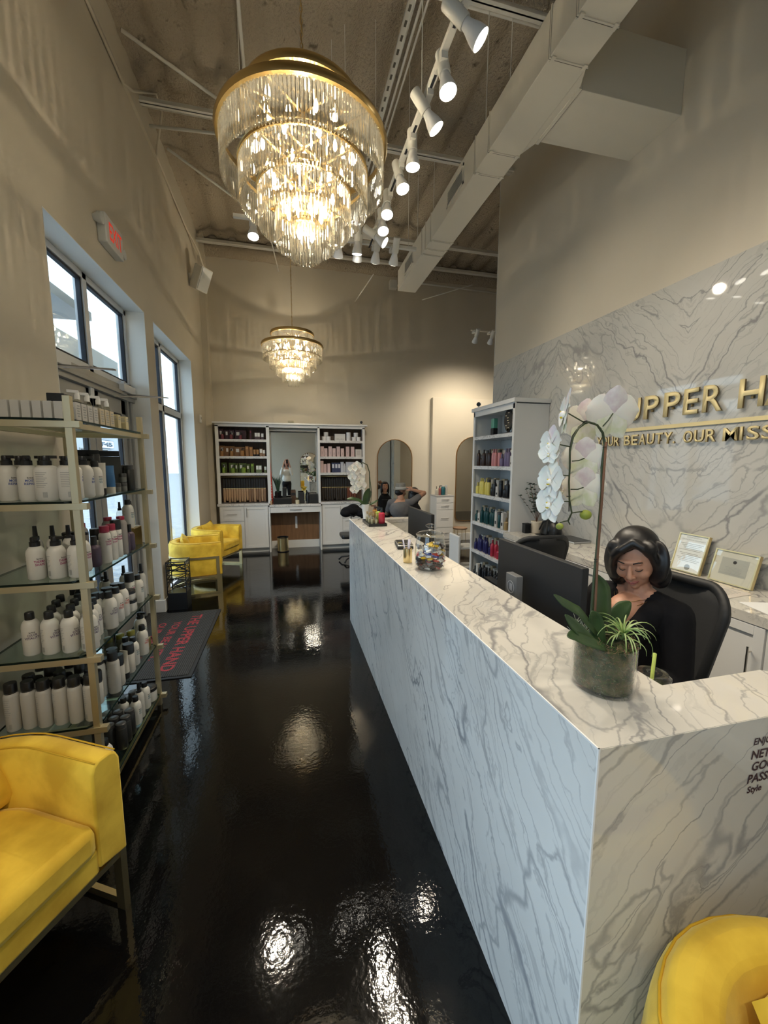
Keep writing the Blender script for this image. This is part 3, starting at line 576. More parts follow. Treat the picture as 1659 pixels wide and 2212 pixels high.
# ---------------------------------------------------------------- chandeliers
TIERS = [(.318,.18,.02,96),(.462,0,-.21,148),(.366,-.140,-.335,116),(.266,-.252,-.445,84),(.168,-.350,-.545,54),(.083,-.425,-.605,26)]
def rod_shape(b, L, w_=.0082):
    b.ring_sweep([[(w_*math.cos(a), w_*.8*math.sin(a), z) for a in (PI/2, PI/2+2*PI/3, PI/2+4*PI/3)] if False else [(-w_, -w_*.35, z), (0, -w_*.8, z), (w_, -w_*.35, z), (w_*.6, w_*.5, z), (-w_*.6, w_*.5, z)] for z in (0, -L+.012)] + [[(0, 0, -L)]*5], True, True, False)
def chandelier(name, label, x, y, z, detail):
    t = thing(name, label, 'chandelier', (x, y, z))
    t['group'] = 'tiered crystal chandeliers hanging in line'
    rest = []
    for i, (r, zt, zb, n) in enumerate(TIERS):
        hh = .034 if i < 2 else .014; th = .020 if i < 2 else .007
        b = MB(); rr = r + (.018 if i < 2 else .006)
        prof = [(rr-th, zt-.008), (rr+.004, zt-.008), (rr+.012 if i < 2 else rr, zt+.012), (rr+.004, zt+hh), (rr-th*.6, zt+hh), (rr-th, zt-.008)]
        b.lathe(prof, 72, cap0=False, cap1=False); b.build('ring_band', M['gold'], t, smooth=50)
        if i < 2:
            b = MB(); 
            for k in range(n): a = 2*PI*k/n; b.ball(((r+.003)*math.cos(a), (r+.003)*math.sin(a), zt-.012), .006, n=5, m=3)
            tag(b.build('bead_row', M['crystal'], t, smooth=True), kind='stuff')
        L = zt - zb
        if detail and 0 < i < 3:
            mb = MB(); rod_shape(mb, L); me = mb.mesh('crystal_rod', M['crystal'])
            for k in range(n):
                a = 2*PI*(k+.5*(i % 2))/n; o = bpy.data.objects.new('crystal_rod', me); col.objects.link(o); o.parent = t
                o.location = (r*math.cos(a), r*math.sin(a), zt-.012 + .003*(k % 2)); o.rotation_euler = (0, 0, a+PI/2)
        else:
            b = MB()
            for k in range(n):
                a = 2*PI*k/n; b.M = Matrix.Translation((r*math.cos(a), r*math.sin(a), zt-.012)) @ Matrix.Rotation(a+PI/2, 4, 'Z'); rod_shape(b, L)
            rest.append(b)
    rb_ = MB()
    for b in rest: rb_.raw(b.v, b.f)
    tag(rb_.build('crystal_rods', M['crystal'], t), kind='stuff')
    # inner frame
    b = MB(); rz = [(r, zt) for r, zt, zb, n in TIERS]
    for i in range(len(rz)):
        r, zt = rz[i]
        for k in range(4):
            a = PI/4 + k*PI/2; b.bar((0, 0, zt+.006), (r*math.cos(a), r*math.sin(a), zt+.006), .014, .006)
        if i: 
            r0, z0 = rz[i-1]
            for k in range(4):
                a = PI/4 + k*PI/2; q = min(r, r0)-.01; b.bar((q*math.cos(a), q*math.sin(a), zt), (q*math.cos(a), q*math.sin(a), z0), .006)
    b.tube([(0,0,.30), (0,0,-.44)], .008, 8); b.build('inner_frame', M['gold'], t)
    spots = [(.24, -.06, 8), (.18, -.22, 6), (.10, -.35, 5), (.04, -.47, 2), (.2, .09, 4)]
    bm_ = MB().lathe([(.002,-.035),(.010,-.025),(.013,-.005),(.009,.02),(.002,.035)], 8).mesh('candle_bulb', M['candle'], True)
    sk = MB().lathe([(.008,0),(.008,.04)], 8).mesh('socket', M['gold'], True)
    for r, zz, n in spots:
        for k in range(n):
            a = 2*PI*k/n+.3
            for nm, me, dz in (('candle_bulb', bm_, 0), ('socket', sk, .032)):
                o = bpy.data.objects.new(nm, me); col.objects.link(o); o.parent = t; o.location = (r*math.cos(a), r*math.sin(a), zz+dz)
    b = MB(); top = ZC - z - .02; k = 0; zz = .20
    while zz < top:
        c = zz+.016; rot = PI/2*(k % 2); q = []
        for j in range(9): a = 2*PI*j/8; q.append((.008*math.cos(a)*math.cos(rot), .008*math.cos(a)*math.sin(rot), c+.019*math.sin(a)))
        b.tube(q, .0022, 4, cap=False); zz += .031; k += 1
    pts = [(.006*math.sin(s*1.9), .006*math.cos(s*1.9), .2+s*(top-.2)/60) for s in range(61)]; b.tube(pts, .0025, 5)
    tag(b.build('chain', M['gold'], t, smooth=True), kind='stuff')
    MB().lathe([(.001,0),(.06,0),(.06,-.02),(.02,-.04)][::-1], 20, (0,0,top+.02)).build('canopy', M['gold'], t, smooth=40)
    for dz, e, rr in ((-.05, 62, .015), (-.38, 34, .012)):
        L = bpy.data.lights.new('chandelier_light', 'POINT'); L.energy = e; L.color = (1, .86, .62); L.shadow_soft_size = rr
        o = bpy.data.objects.new('chandelier_light', L); col.objects.link(o); o.location = (x, y, z+dz)
    return t
chandelier('chandelier', 'large near crystal chandelier with six gold-ringed tiers, overhead in the foreground', .146, 2.63, 3.50, True)
chandelier('chandelier', 'small-looking far crystal chandelier hanging before the far wall above the vanity', .138, 6.86, 3.50, False)
# ---------------------------------------------------------------- armchairs
def upath(r, yf, n=18):
    p = [(r, yf, 1, 0)] + [(r, yf*(1-k/4), 1, 0) for k in range(1, 4)]
    for k in range(n+1):
        a = -PI*k/n; p.append((r*math.cos(a), r*math.sin(a), math.cos(a), math.sin(a)))
    return p + [(-r, yf*k/4, -1, 0) for k in range(1, 4)] + [(-r, yf, -1, 0)]
def dpoly(r, yf, n=18): return [(x, y) for x, y, _, _ in upath(r, yf, n)]
AR, AF = .34, .27
def armchair(label, loc, F, group=None, round_top=False):
    t = thing('armchair', label, 'armchair', (loc[0], loc[1], 0), math.atan2(F[1], F[0])-PI/2, 'yellow velvet barrel armchairs with gold frames')
    sec = [(0,.25),(0,.62),(-.012,.648),(-.035,.66),(-.075,.66),(-.095,.648),(-.105,.62),(-.105,.27)]
    if round_top: sec = [(0,.25),(.0,.58),(-.008,.64),(-.035,.69),(-.075,.705),(-.115,.69),(-.135,.64),(-.14,.27)]
    b = MB(); b.ring_sweep([[(x+nx*o, y+ny*o, z) for o, z in sec] for x, y, nx, ny in upath(AR, AF)])
    b.build('backrest', M['velvet'], t, smooth=40, bevel=.008)
    b = MB(); 
    for zz, off in ((.658, -.018), (.658, -.092)) if not round_top else ((.665, -.02),):
        b.tube([(x+nx*off, y+ny*off, zz+.001) for x, y, nx, ny in upath(AR, AF)], .003, 5)
    b.build('piping', M['piping'], t, smooth=True)
    MB().prism(dpoly(AR-.1, AF-.005), .25, .345).build('seat_base', M['velvet'], t, smooth=35, bevel=.012)
    MB().prism(dpoly(AR-.108, AF+.012), .335, .45).build('seat_cushion', M['velvet'], t, smooth=35, bevel=.03)
    # throw pillow with pinched corners
    b = MB(); n = 9; g = []
    for s in (1, -1):
        rows = []
        for i in range(n):
            row = []
            for j in range(n):
                u = i/(n-1)*2-1; v = j/(n-1)*2-1; e = (1-u*u)*(1-v*v); pk = 1-.10*(u*u*(1-v*v)+v*v*(1-u*u))
                row.append((u*.15*pk + .006*R_.uniform(-1,1)*e, s*.055*max(e,0)**.42, v*.15*pk))
            rows.append(row)
        g.append(rows)
    A = Matrix.Translation((-.09, -AR+.20, .575)) @ Matrix.Rotation(.28, 4, 'X') @ Matrix.Rotation(.15, 4, 'Y')
    b.M = A
    for rows in g: b.ring_sweep(rows, False, False, False)
    b.build('pillow', M['velvet'], t, smooth=True)
    f = MB(); w_ = .028
    def strip(r, z0, z1, th=.006): f.ring_sweep([[(x+nx*o, y+ny*o, z) for o, z in ((0,z0),(th,z0),(th,z1),(0,z1))] for x, y, nx, ny in upath(r, AF-.031)])
    strip(AR+.001, .462, .49); strip(AR-.012, .222, .25, .02); strip(AR-.012, .0, .028, .02)
    for s in (1, -1):
        f.box(s*(AR+.0035)-.0045, s*(AR+.0035)+.0045, AF-.068, AF-.030, .0, .4905)
        f.box(s*(AR-.012)-.012, s*(AR-.012)+.012, AF-.045, AF-.008, 0, .249)
    f.box(-AR+.02, AR-.02, AF-.045, AF-.012, .226, .249)
    f.build('metal_frame', M['goldsat'], t)
    return t
def rotf(v, s=1): return v
nrm = lambda v: (v[0]/math.hypot(*v), v[1]/math.hypot(*v))
F1 = nrm((.874,-.485)); armchair('nearest yellow velvet armchair at lower left, in front of the product rack', (-1.02, 1.345), F1)
F2 = nrm((-.05,-1)); armchair('yellow velvet armchair at lower right, backed against the counter end', (.875, .26), F2, round_top=True)
F3 = nrm((.97,.20)); armchair('yellow armchair beside the black lattice stool, seen from its side', (-1.17, 5.58), F3)
F4 = nrm((.93,-.36)); armchair('farthest yellow armchair near the vanity, its seat turned toward us', (-1.12, 6.58), F4)
# ---------------------------------------------------------------- black lattice stool
st = thing('lattice_stool', 'small square black pedestal stool with open lattice sides beside wall', 'stool', (-1.245, 4.88, 0))
MB().box(-.10, .10, -.10, .10, 0, .20).build('base', M['black'], st, bevel=.004)
b = MB()
for s in (-1, 1):
    for q in range(26):
        z0 = R_.uniform(.19, .55); z1 = min(.56, max(.19, z0+R_.uniform(-.13, .13))); 
        if R_.random() < .5: b.bar((s*.098, -.1, z0), (s*.098, .1, z1), .006, .008)
        else: b.bar((-.1, s*.098, z0), (.1, s*.098, z1), .008, .006, up=(1,0,0))
for sx in (-1, 1):
    for sy in (-1, 1): b.box(sx*.098-.005, sx*.098+.005, sy*.098-.005, sy*.098+.005, .19, .56)
    b.box(-.1, .1, sx*.098-.005, sx*.098+.005, .55, .56); b.box(sx*.098-.005, sx*.098+.005, -.1, .1, .55, .56)
tag(b.build('lattice', M['black'], st), kind='stuff')
# ---------------------------------------------------------------- entrance mat
mm = mat('ribbed_charcoal_carpet', (.035,.036,.036), .95); t, bs = nodes(mm)
wv = nn(t, 'ShaderNodeTexWave', {'Vector': coords(t), 'Scale': 20.0, 'Distortion': .6, 'Detail': 2}, wave_type='BANDS', bands_direction='X')
wv2 = nn(t, 'ShaderNodeTexWave', {'Vector': coords(t), 'Scale': 40.0, 'Distortion': 1.5}, wave_type='BANDS', bands_direction='Y')
ml = nn(t, 'ShaderNodeMath', {0: wv.outputs['Fac'], 1: wv2.outputs['Fac']}, operation='MULTIPLY')
rr_ = nn(t, 'ShaderNodeValToRGB', {'Fac': wv.outputs['Fac']}); rr_.color_ramp.elements[0].color = (.012,.012,.012,1); rr_.color_ramp.elements[1].color = (.075,.077,.077,1)
bp = nn(t, 'ShaderNodeBump', {'Height': ml.outputs[0], 'Strength': 1.0, 'Distance': .006}); t.links.new(bp.outputs[0], bs.inputs['Normal']); t.links.new(rr_.outputs[0], bs.inputs['Base Color'])
mt = thing('door_mat', 'charcoal ribbed entrance mat with red lettering before the glass doors', 'mat', (0,0,0))
MB().box(-1.52, -.775, 3.21, 4.69, .001, .007).build('rubber_border', M['blackmat'], mt)
MB().box(-1.50, -.805, 3.24, 4.66, .005, .012).build('carpet', mm, mt)
mred = mat('red_carpet_print', (.30,.035,.045), .95); bump(mred, 120, .8, .004)
for s, xb, h, ya, yb in (('THE UPPER HAND', -1.045, .105, 4.55, 3.33), ('YOUR BEAUTY.', -1.185, .072, 4.40, 3.55), ('OUR MISSION.', -1.32, .072, 4.38, 3.58)):
    put_text('lettering', s, mred, basis((xb, ya, .0125), (0,-1,0), (1,0,0)), width=ya-yb, height=h, parent=mt, off=.02)
# ---------------------------------------------------------------- shop sign across the street
sb = thing('shop_sign', 'dark outlined rounded sign on the building across the street', 'sign', tuple(at(230, 960, 0, -19.8)))
M['signdark'] = mat('sign_slate', (.06,.09,.13), .5)
def rrect(w_, h_, r, n=5):
    p = []
    for cx_, cy_, a0 in ((w_-r, h_-r, 0), (-w_+r, h_-r, PI/2), (-w_+r, -h_+r, PI), (w_-r, -h_+r, 3*PI/2)):
        for k in range(n+1): a = a0+PI/2*k/n; p.append((cx_+r*math.cos(a), cy_+r*math.sin(a)))
    return p
sw = (at(246,960,0,-19.9)-at(213,960,0,-19.9)).y/2; sh = (at(230,951,0,-19.9)-at(230,969,0,-19.9)).z/2
MB().prism(rrect(sw, sh, sh*.35), -.12, 0, ax=0).build('outline', M['signdark'], sb)
MB().prism(rrect(sw*.93, sh*.84, sh*.3), 0, .03, ax=0).build('face', M['paper'], sb)
o = put_text('lettering', 'F45', M['signdark'], basis((.05, -sw*.72, -sh*.5), (0,1,0), (0,0,1)), width=sw*1.44, height=sh*1.0, parent=sb, ext=.05, off=.03)
# ---------------------------------------------------------------- product kit
MC = {}
def cmat(rgb, rough=.4, metal=0):
    k = (rgb, rough, metal)
    if k not in MC: MC[k] = mat('product_colour', rgb, rough, metal)
    return MC[k]
WHT = (.66,.645,.60); BLK = (.012,.012,.013)
def arc(b, r, a0, a1, z0, z1, n=4):
    vs = []
    for k in range(n+1):
        a = a0+(a1-a0)*k/n; vs += [(r*math.cos(a), r*math.sin(a), z0), (r*math.cos(a), r*math.sin(a), z1)]
    b.raw(vs, [(2*k, 2*k+2, 2*k+3, 2*k+1) for k in range(n)])
def prints(t, r, z0, z1, col_='greyink', code=True):
    b = MB(); n = 9; rr = r+.0005
    for k in range(n):
        z = z1-(z1-z0)*.62*k/n; arc(b, rr, -PI*.62-.5, -PI*.62+.45-(.12*(k % 3)), z-.0022, z)
    b.build('label_print', M[col_], t); b = MB()
    if code:
        for k in range(6): arc(b, rr, -PI*.62+.05+.06*k, -PI*.62+.085+.06*k, z0+.004, z0+.028, 1)
    tag(b.build('barcode', M[col_], t), kind='stuff')
def titles(t, r, z, lines, cols, h=.0105):
    for i, (s, c) in enumerate(zip(lines, cols)):
        w_ = .0078*len(s)*(h/.0105)*.92; w_ = min(w_, r*2.1)
        M4 = Matrix.Rotation(-w_/2/r, 4, 'Z') @ basis((r+.0007, 0, z-i*h*1.35), (0,1,0), (0,0,1))
        put_text('lettering', s, c, M4, width=w_, height=h*(.7 if i == 0 else 1), parent=t, off=.015, res=2, bend=r+.0007)
def bottle(name, r, h, capr, caph, body=WHT, cap=BLK, kind='flip', n=18, shoulder=.03, lines=None, tcol=None, prn=True, rough=.4, glassy=False):
    t = bpy.data.objects.new(name, None); col.objects.link(t)
    m = M['bottleglass'] if glassy else cmat(body, rough)
    MB().lathe([(r*.86,0),(r,.008),(r,h-shoulder),(r*.93,h-shoulder*.55),(r*.72,h-shoulder*.18),(capr*1.02,h)], n).build('body', m, t, smooth=50)
    c = MB()
    if kind == 'flip': c.lathe([(capr,h-.001),(capr*1.05,h+.002),(capr,h+caph*.9),(capr*.9,h+caph)], n)
    elif kind == 'can': c.lathe([(capr,h-.004),(capr,h+caph*.93),(capr*.93,h+caph)], n)
    elif kind == 'pump':
        c.lathe([(capr,h-.001),(capr,h+.020),(capr*.8,h+.022),(capr*.8,h+.036),(capr*.7,h+.042)], n)
        c.ring_sweep([[(-.006+x, s*wd, h+z) for s, z in ((-1,.030),(1,.030),(1,.043),(-1,.043))] for x, wd, z in ((0,.010,0),(.030,.008,0),(.046,.005,0))])
    elif kind == 'spray':
        c.lathe([(capr,h-.001),(capr,h+.012),(capr*.62,h+.014),(capr*.62,h+.018),(capr*.66,h+.02),(capr*.52,h+caph)], n)
    elif kind == 'spraypump':
        c.lathe([(capr,h-.001),(capr,h+.014),(.005,h+.016),(.005,h+.028),(.010,h+.03),(.010,h+.044)], n); c.box(-.004,.032,-.005,.005,h+.034,h+.043)
    c.build('cap', cmat(cap, .35) if not (glassy and kind == 'pump') else M['paper'], t, smooth=50)
    if prn: prints(t, r, .012, h-shoulder-.008)
    if lines: titles(t, r, h-shoulder-.022, lines, tcol)
    if glassy: MB().lathe([(r*.82,.004),(r*.92,.010),(r*.92,h*.55),(.001,h*.55)], n).build('liquid', cmat((.62,.56,.36), .15), t, smooth=50)
    return freeze(t)
def jar(name, r, h, body=WHT, cap=BLK, lid=.02):
    t = bpy.data.objects.new(name, None); col.objects.link(t)
    MB().lathe([(r*.94,0),(r,.005),(r,h)], 20).build('body', cmat(body), t, smooth=50); MB().lathe([(r*1.02,h-.001),(r*1.03,h+lid*.9),(r*.97,h+lid)], 20).build('lid', cmat(cap, .35), t, smooth=50); return freeze(t)
def carton(name, w_, d_, h, body, label=None, lc=(.75,.74,.70), lines=0):
    t = bpy.data.objects.new(name, None); col.objects.link(t)
    MB().box(-w_/2, w_/2, -d_/2, d_/2, 0, h).build('box', cmat(body, .6), t, bevel=.0015)
    if label:
        b = MB(); x0, x1, z0, z1 = label
        for fx in (0, 1):   # label on the two visible faces
            if fx: b.raw([(w_/2+.0006, d_*x0, z0*h), (w_/2+.0006, d_*x1, z0*h), (w_/2+.0006, d_*x1, z1*h), (w_/2+.0006, d_*x0, z1*h)], [(0,1,2,3)])
            else: b.raw([(w_*x0, -d_/2-.0006, z0*h), (w_*x1, -d_/2-.0006, z0*h), (w_*x1, -d_/2-.0006, z1*h), (w_*x0, -d_/2-.0006, z1*h)], [(0,1,2,3)])
        b.build('label', cmat(lc, .6), t)
    if lines:
        b = MB()
        for k in range(lines):
            zz = h*(.85-.14*k); wd = .25+.08*(k % 2)
            b.raw([(w_/2+.0007, -d_*wd, zz-.006), (w_/2+.0007, d_*wd, zz-.006), (w_/2+.0007, d_*wd, zz), (w_/2+.0007, -d_*wd, zz)], [(0,1,2,3)])
            b.raw([(-w_*wd, -d_/2-.0007, zz-.006), (w_*wd, -d_/2-.0007, zz-.006), (w_*wd, -d_/2-.0007, zz), (-w_*wd, -d_/2-.0007, zz)], [(0,1,2,3)])
        b.build('printing', M['greyink'], t)
    return freeze(t)
def tube_p(name, w_, h, body, cap=BLK, capdown=True, lines=None, tcol=None):
    t = bpy.data.objects.new(name, None); col.objects.link(t); c = .035
    rg = lambda f, z: [(w_/2*math.cos(2*PI*k/14)*(1+.12*f), w_/2*math.sin(2*PI*k/14)*(1-f*.9), z) for k in range(14)]
    MB().ring_sweep([rg(0, c), rg(.12, c+(h-c)*.3), rg(.6, c+(h-c)*.75), rg(1, h)]).build('body', cmat(body), t, smooth=50)
    MB().lathe([(w_*.47,0),(w_*.48,c)], 14).build('cap', cmat(cap, .35), t, smooth=50)
    return freeze(t)
# ---------------------------------------------------------------- vanity wall unit
vu = thing('vanity_unit', 'white built-in vanity wall unit with open shelves, mirror and knee space', 'cabinet', (0,0,0))
VY = 7.6; VB = 7.93
b = MB()
for x0, x1 in ((-1.215,-1.16),(-.355,-.30),(.565,.605),(1.41,1.456)): b.box(x0, x1, VY, VY+.02, .90, 2.31)
b.box(-1.215, 1.456, VY, VY+.02, 2.285, 2.335); b.build('face_frame', M['cab'], vu, bevel=.0015)
b = MB()
for x in (-1.21, -.352, -.318, .567, .585, 1.44): b.box(x, x+.016, VY+.02, VB, .90, 2.30)
b.box(-1.215, 1.456, VY+.02, VB, 2.30, 2.335); b.build('divider', M['cab'], vu)
MB().box(-1.25, 1.50, VY-.035, VB, 2.335, 2.365).build('cornice', M['cab'], vu, bevel=.002)
for x0, x1 in ((-1.195,-.352),(.601,1.44)):
    MB().box(x0, x1, VB-.02, VB, .90, 2.30).build('back_panel', M['walnut'], vu)
    for z in (2.067, 1.769, 1.468): MB().box(x0, x1, VY+.004, VB-.02, z-.045, z).build('shelf_board', M['marble_shelf'], vu, bevel=.001)
    MB().tube([(x0, 7.72, 1.395), (x1, 7.72, 1.395)], .009, 8).build('hanging_rail', M['goldsat'], vu, smooth=True)
for x0, x1 in ((-1.23, -.34), (.602, 1.47)): MB().box(x0, x1, VY-.02, VB, .872, .914).build('countertop', M['marble_shelf'], vu, bevel=.001)
MB().box(-.335, .60, VY-.06, VB, .845, .886).build('desk_top', M['marble_shelf'], vu, bevel=.001)
for x0, x1 in ((-1.20, -.36), (.62, 1.44)): MB().box(x0, x1, VY+.002, VB, .08, .871).build('base_cabinet', M['cab'], vu); MB().box(x0, x1, VY+.05, VB, 0, .0795).build('toe_kick', M['cab_in'], vu)
for x0, x1 in ((-.352, -.325), (.585, .612)): MB().box(x0, x1, VY-.04, VB, 0, .844).build('leg_panel', M['cab'], vu, bevel=.0015)
MB().box(-.325, .585, VB-.03, VB-.01, .14, .845).build('knee_panel', M['oakbrown'], vu)
MB().box(-.325, .585, VB-.05, VB-.03, 0, .15).build('baseboard', M['trimw'], vu)
for z0, z1 in ((.60,.855),(.35,.59),(.09,.34)): shaker('drawer', VY+.002, -1.19, -.785, z0, z1, vu, ('h', -.985, (z0+z1)/2, .17), axis='y')
shaker('door', VY+.002, -.775, -.37, .09, .855, vu, ('v', -.735, .75, .17), axis='y')
shaker('door', VY+.002, .63, 1.005, .09, .855, vu, ('v', .965, .75, .17), axis='y')
for z0, z1 in ((.60,.855),(.35,.59),(.09,.34)): shaker('drawer', VY+.002, 1.015, 1.43, z0, z1, vu, None, axis='y')
o = MB().box(-.32, .585, VY-.045, VY-.03, .735, .84).build('drawer', M['cab'], vu, bevel=.001); MB().tube([(.03,VY-.07,.79),(.25,VY-.07,.79)], .006, 8).build('handle', M['steel'], o, smooth=True)
MB().box(-.28, .55, 7.90, 7.908, .89, 2.225).build('mirror_glass', M['mirror'], vu)
for x in (-.30, .55): MB().box(x, x+.02, 7.88, 7.915, .886, 2.225).build('mirror_frame', M['steel'], vu)
MB().box(-.30, .566, 7.70, 7.75, 2.228, 2.272).build('light_bar', M['alum'], vu)
MB().box(.125, .165, 7.885, 7.90, .38, .62).build('outlet_strip', M['cab'], vu, bevel=.004)
# hair extension bundles
def hair_mat(name, c0, c1): return wood(name, c0, c1, (90, 90, 3))
HM = [hair_mat('sandy_hair', (.36,.22,.12), (.46,.30,.18)), hair_mat('light_brown_hair', (.20,.11,.06), (.27,.16,.09)), hair_mat('dark_hair', (.020,.014,.010), (.04,.028,.02)), hair_mat('auburn_hair', (.14,.035,.015), (.20,.06,.03))]
def bundle_mesh(L):
    b = MB(); rg = []
    for k in range(7):
        f = k/6; w_ = .022+.003*math.sin(f*5); rg.append([(w_*math.cos(2*PI*j/8)*(1+.05*math.sin(j*3+k)), .012*math.sin(2*PI*j/8), -L*f) for j in range(8)])
    return b.ring_sweep(rg).mesh('hair', HM[0], True)
hb = MB().box(-.017,.017,-.004,.004,-.17,0).box(-.003,.003,-.003,.003,0,.02).mesh('hanger', M['blackmat']); hc = MB().box(-.019,.019,-.008,.006,-.186,-.17).mesh('clip', M['goldsat'])
bms = {}
for side, x0, n in ((0, -1.12, 17), (1, .66, 15)):
    for k in range(n):
        L = (.245, .235, .25, .215)[(k*7) % 4]; hm = (HM[0] if k < 9 else HM[1] if k % 3 else HM[0]) if side == 0 else (HM[2] if k < 11 else HM[3])
        key = (L, hm.name)
        if key not in bms: me = bundle_mesh(L); me.materials.clear(); me.materials.append(hm); bms[key] = me
        nm = ('sandy' if hm is HM[0] else 'light brown' if hm is HM[1] else 'near black' if hm is HM[2] else 'auburn')
        t = thing('hair_bundle', '%s hair bundle with gold clip, %s from left in %s vanity bay' % (nm, ORD[k] if k < 16 else 'last', 'left' if side == 0 else 'right'), 'hair bundle', (x0+.044*k, 7.72+.01*(k % 2), 1.36), 0, 'hair bundles hanging in the vanity bays')
        for nme, me in (('hanger', hb), ('clip', hc), ('hair', bms[key])):
            o = bpy.data.objects.new(nme, me); col.objects.link(o); o.parent = t
            if nme == 'hair': o.location = (0,0,-.184)
# vanity shelf products
def vx(zx): return at(430+zx/6.32, 1000, 1, 7.68).x
cols3 = (((.045,.014,.022),(.16,.03,.04),'plum'), ((.21,.10,.035),(.33,.16,.05),'amber'), ((.075,.11,.018),(.17,.26,.03),'green'))
lay = [[('c',.083,.185,308),('b',.055,.125,335),('c',.078,.17,388),('c',.082,.175,455),('b',.058,.12,455),('c',.19,.165,577),('b',.058,.11,577),('s',.03,.17,716),('j',.05,.13,790),('j',.05,.13,826),('j',.045,.12,876)],
       [('c',.09,.185,313),('b',.055,.13,316),('c',.085,.175,386),('c',.09,.178,449),('b',.055,.13,449),('c',.19,.165,563),('b',.07,.14,596),('s',.055,.18,660),('s',.055,.17,713),('u',.055,.12,762),('u',.055,.12,803),('j',.05,.14,850),('j',.045,.12,889)],
       [('c',.085,.185,331),('b',.055,.14,331),('c',.11,.18,443),('b',.065,.13,460),('c',.06,.17,500),('c',.13,.175,590),('b',.08,.14,604),('c',.07,.16,660),('s',.055,.17,724),('j',.05,.14,793),('j',.05,.14,832),('j',.045,.12,902)]]
cnt = {}
for r, (z, row) in enumerate(zip((2.067,1.769,1.468), lay)):
    dk, lt_, cn_ = cols3[r]; shelf = ('top','middle','lower')[r]
    protos = {}
    for i, (k, w_, h, zx) in enumerate(row):
        x = vx(zx); nm, cat, yy = {'c':('gift_carton','carton',7.78),'b':('pump_bottle','bottle',7.68),'s':('slim_carton','carton',7.72),'j':('labelled_jar','jar',7.72),'u':('squeeze_tube','tube',7.70)}[k]
        if k == 'c': p = carton(nm, w_, .07, h, dk, (-.2 if w_ < .12 else -.38, .2 if w_ < .12 else -.1, .45, .8))
        elif k == 's': p = carton(nm, w_, .045, h, tuple(v*1.4 for v in dk), (-.3,.3,.7,.9), tuple(v*1.6 for v in lt_))
        elif k == 'b': p = bottle(nm, w_/2, h*.72, .010, .02, lt_, BLK, 'pump', 12, prn=False)
        elif k == 'j': p = carton(nm, w_, .05, h, tuple(v*.9+.05 for v in dk), (-.4,.4,.42,.92))
        else: p = tube_p(nm, w_*.8, h, lt_)
        place(p, (x, yy, z), 0, '%s %s, %s from left on %s left vanity shelf' % (cn_, nm.replace('_',' '), ORD[i], shelf), cat, 'products on the left vanity shelves')
def vr(zx): return at(430+zx/4.1475, 1000, 1, 7.70).x
def lay_row(items, z, shelf, pre):
    for i, (nm, p, x, yy, dz, cn_, cat) in enumerate(items):
        place(p, (x, yy, z+dz), 0, '%s, %s from left on %s %s' % (cn_, ORD[i] if i < 16 else 'last', shelf, pre), cat, 'products on the right vanity shelves')
wj = lambda: jar('white_jar', .042, .055, (.72,.72,.74), (.74,.74,.76), .022)
PR = 'right vanity shelf'
it = [('j', wj(), vr(1125), 7.72, 0, 'white jar', 'jar'), ('j', wj(), vr(1142), 7.72, .079, 'white jar resting on two others', 'jar'), ('j', wj(), vr(1163), 7.72, 0, 'white jar', 'jar'),
      ('c', carton('white_carton', .20, .08, .13, (.66,.65,.63)), vr(1266), 7.74, 0, 'white lettered carton', 'carton'), ('b', jar('tall_white_jar', .042, .14, (.72,.72,.74), (.74,.74,.76)), vr(1342), 7.72, 0, 'tall white jar', 'jar'),
      ('j', wj(), vr(1390), 7.72, 0, 'white jar', 'jar'), ('j', wj(), vr(1408), 7.72, .079, 'white jar resting on two others', 'jar'), ('j', wj(), vr(1430), 7.72, 0, 'white jar', 'jar')]
lay_row(it, 2.067, 'top', PR)
put_text('lettering', 'KERASILK', M['greyink'], basis((-.085,-.0412,.02), (1,0,0), (0,0,1)), width=.17, height=.022, parent=[o for o in col.objects if o.name.startswith('white_carton')][0], off=.01)
pk = (.62,.46,.45)
it = []
for j, (zx, h) in enumerate(((1104,.19),(1136,.155),(1176,.19),(1210,.155),(1248,.19),(1284,.155),(1331,.19),(1375,.19))): it.append(('c', carton('pink_carton', .065 if h > .17 else .06, .05, h, pk, (-.15,.15,.2,.5), (.5,.38,.38)), vr(zx), 7.70, 0, '%s pale pink carton' % ('tall' if h > .17 else 'short'), 'carton'))
it.append(('c', carton('square_carton', .12, .06, .14, (.60,.57,.53), (-.3,.3,.2,.8), (.5,.46,.43)), vr(1428), 7.70, 0, 'square beige carton', 'carton'))
lay_row(it, 1.769, 'middle', PR)
it = []
for j, (zx, h, c_, n_) in enumerate(((1100,.22,pk,'tall pink carton'),(1128,.16,pk,'short pink carton'),(1161,.17,pk,'short pink carton'),(1200,.185,(.03,.04,.10),'navy carton'),(1228,.185,(.03,.04,.10),'navy carton'),(1254,.185,(.03,.04,.10),'navy carton'),(1281,.20,(.5,.52,.58),'silver carton'),(1304,.17,(.55,.56,.60),'silver bottle'),(1328,.20,(.5,.52,.58),'silver carton'),(1352,.20,(.5,.52,.58),'silver carton'),(1378,.20,(.5,.52,.58),'silver carton'),(1420,.17,(.6,.58,.56),'grey carton'))):
    p = bottle('slim_bottle', .02, h-.03, .012, .03, c_, (.6,.6,.62), 'can', 12, prn=False) if 'bottle' in n_ else carton('slim_carton', .055, .05, h, c_, (-.35,.35,.45,.85) if 'navy' in n_ else None, (.6,.62,.68))
    it.append(('c', p, vr(zx), 7.70, 0, n_, 'bottle' if 'bottle' in n_ else 'carton'))
lay_row(it, 1.468, 'lower', PR)
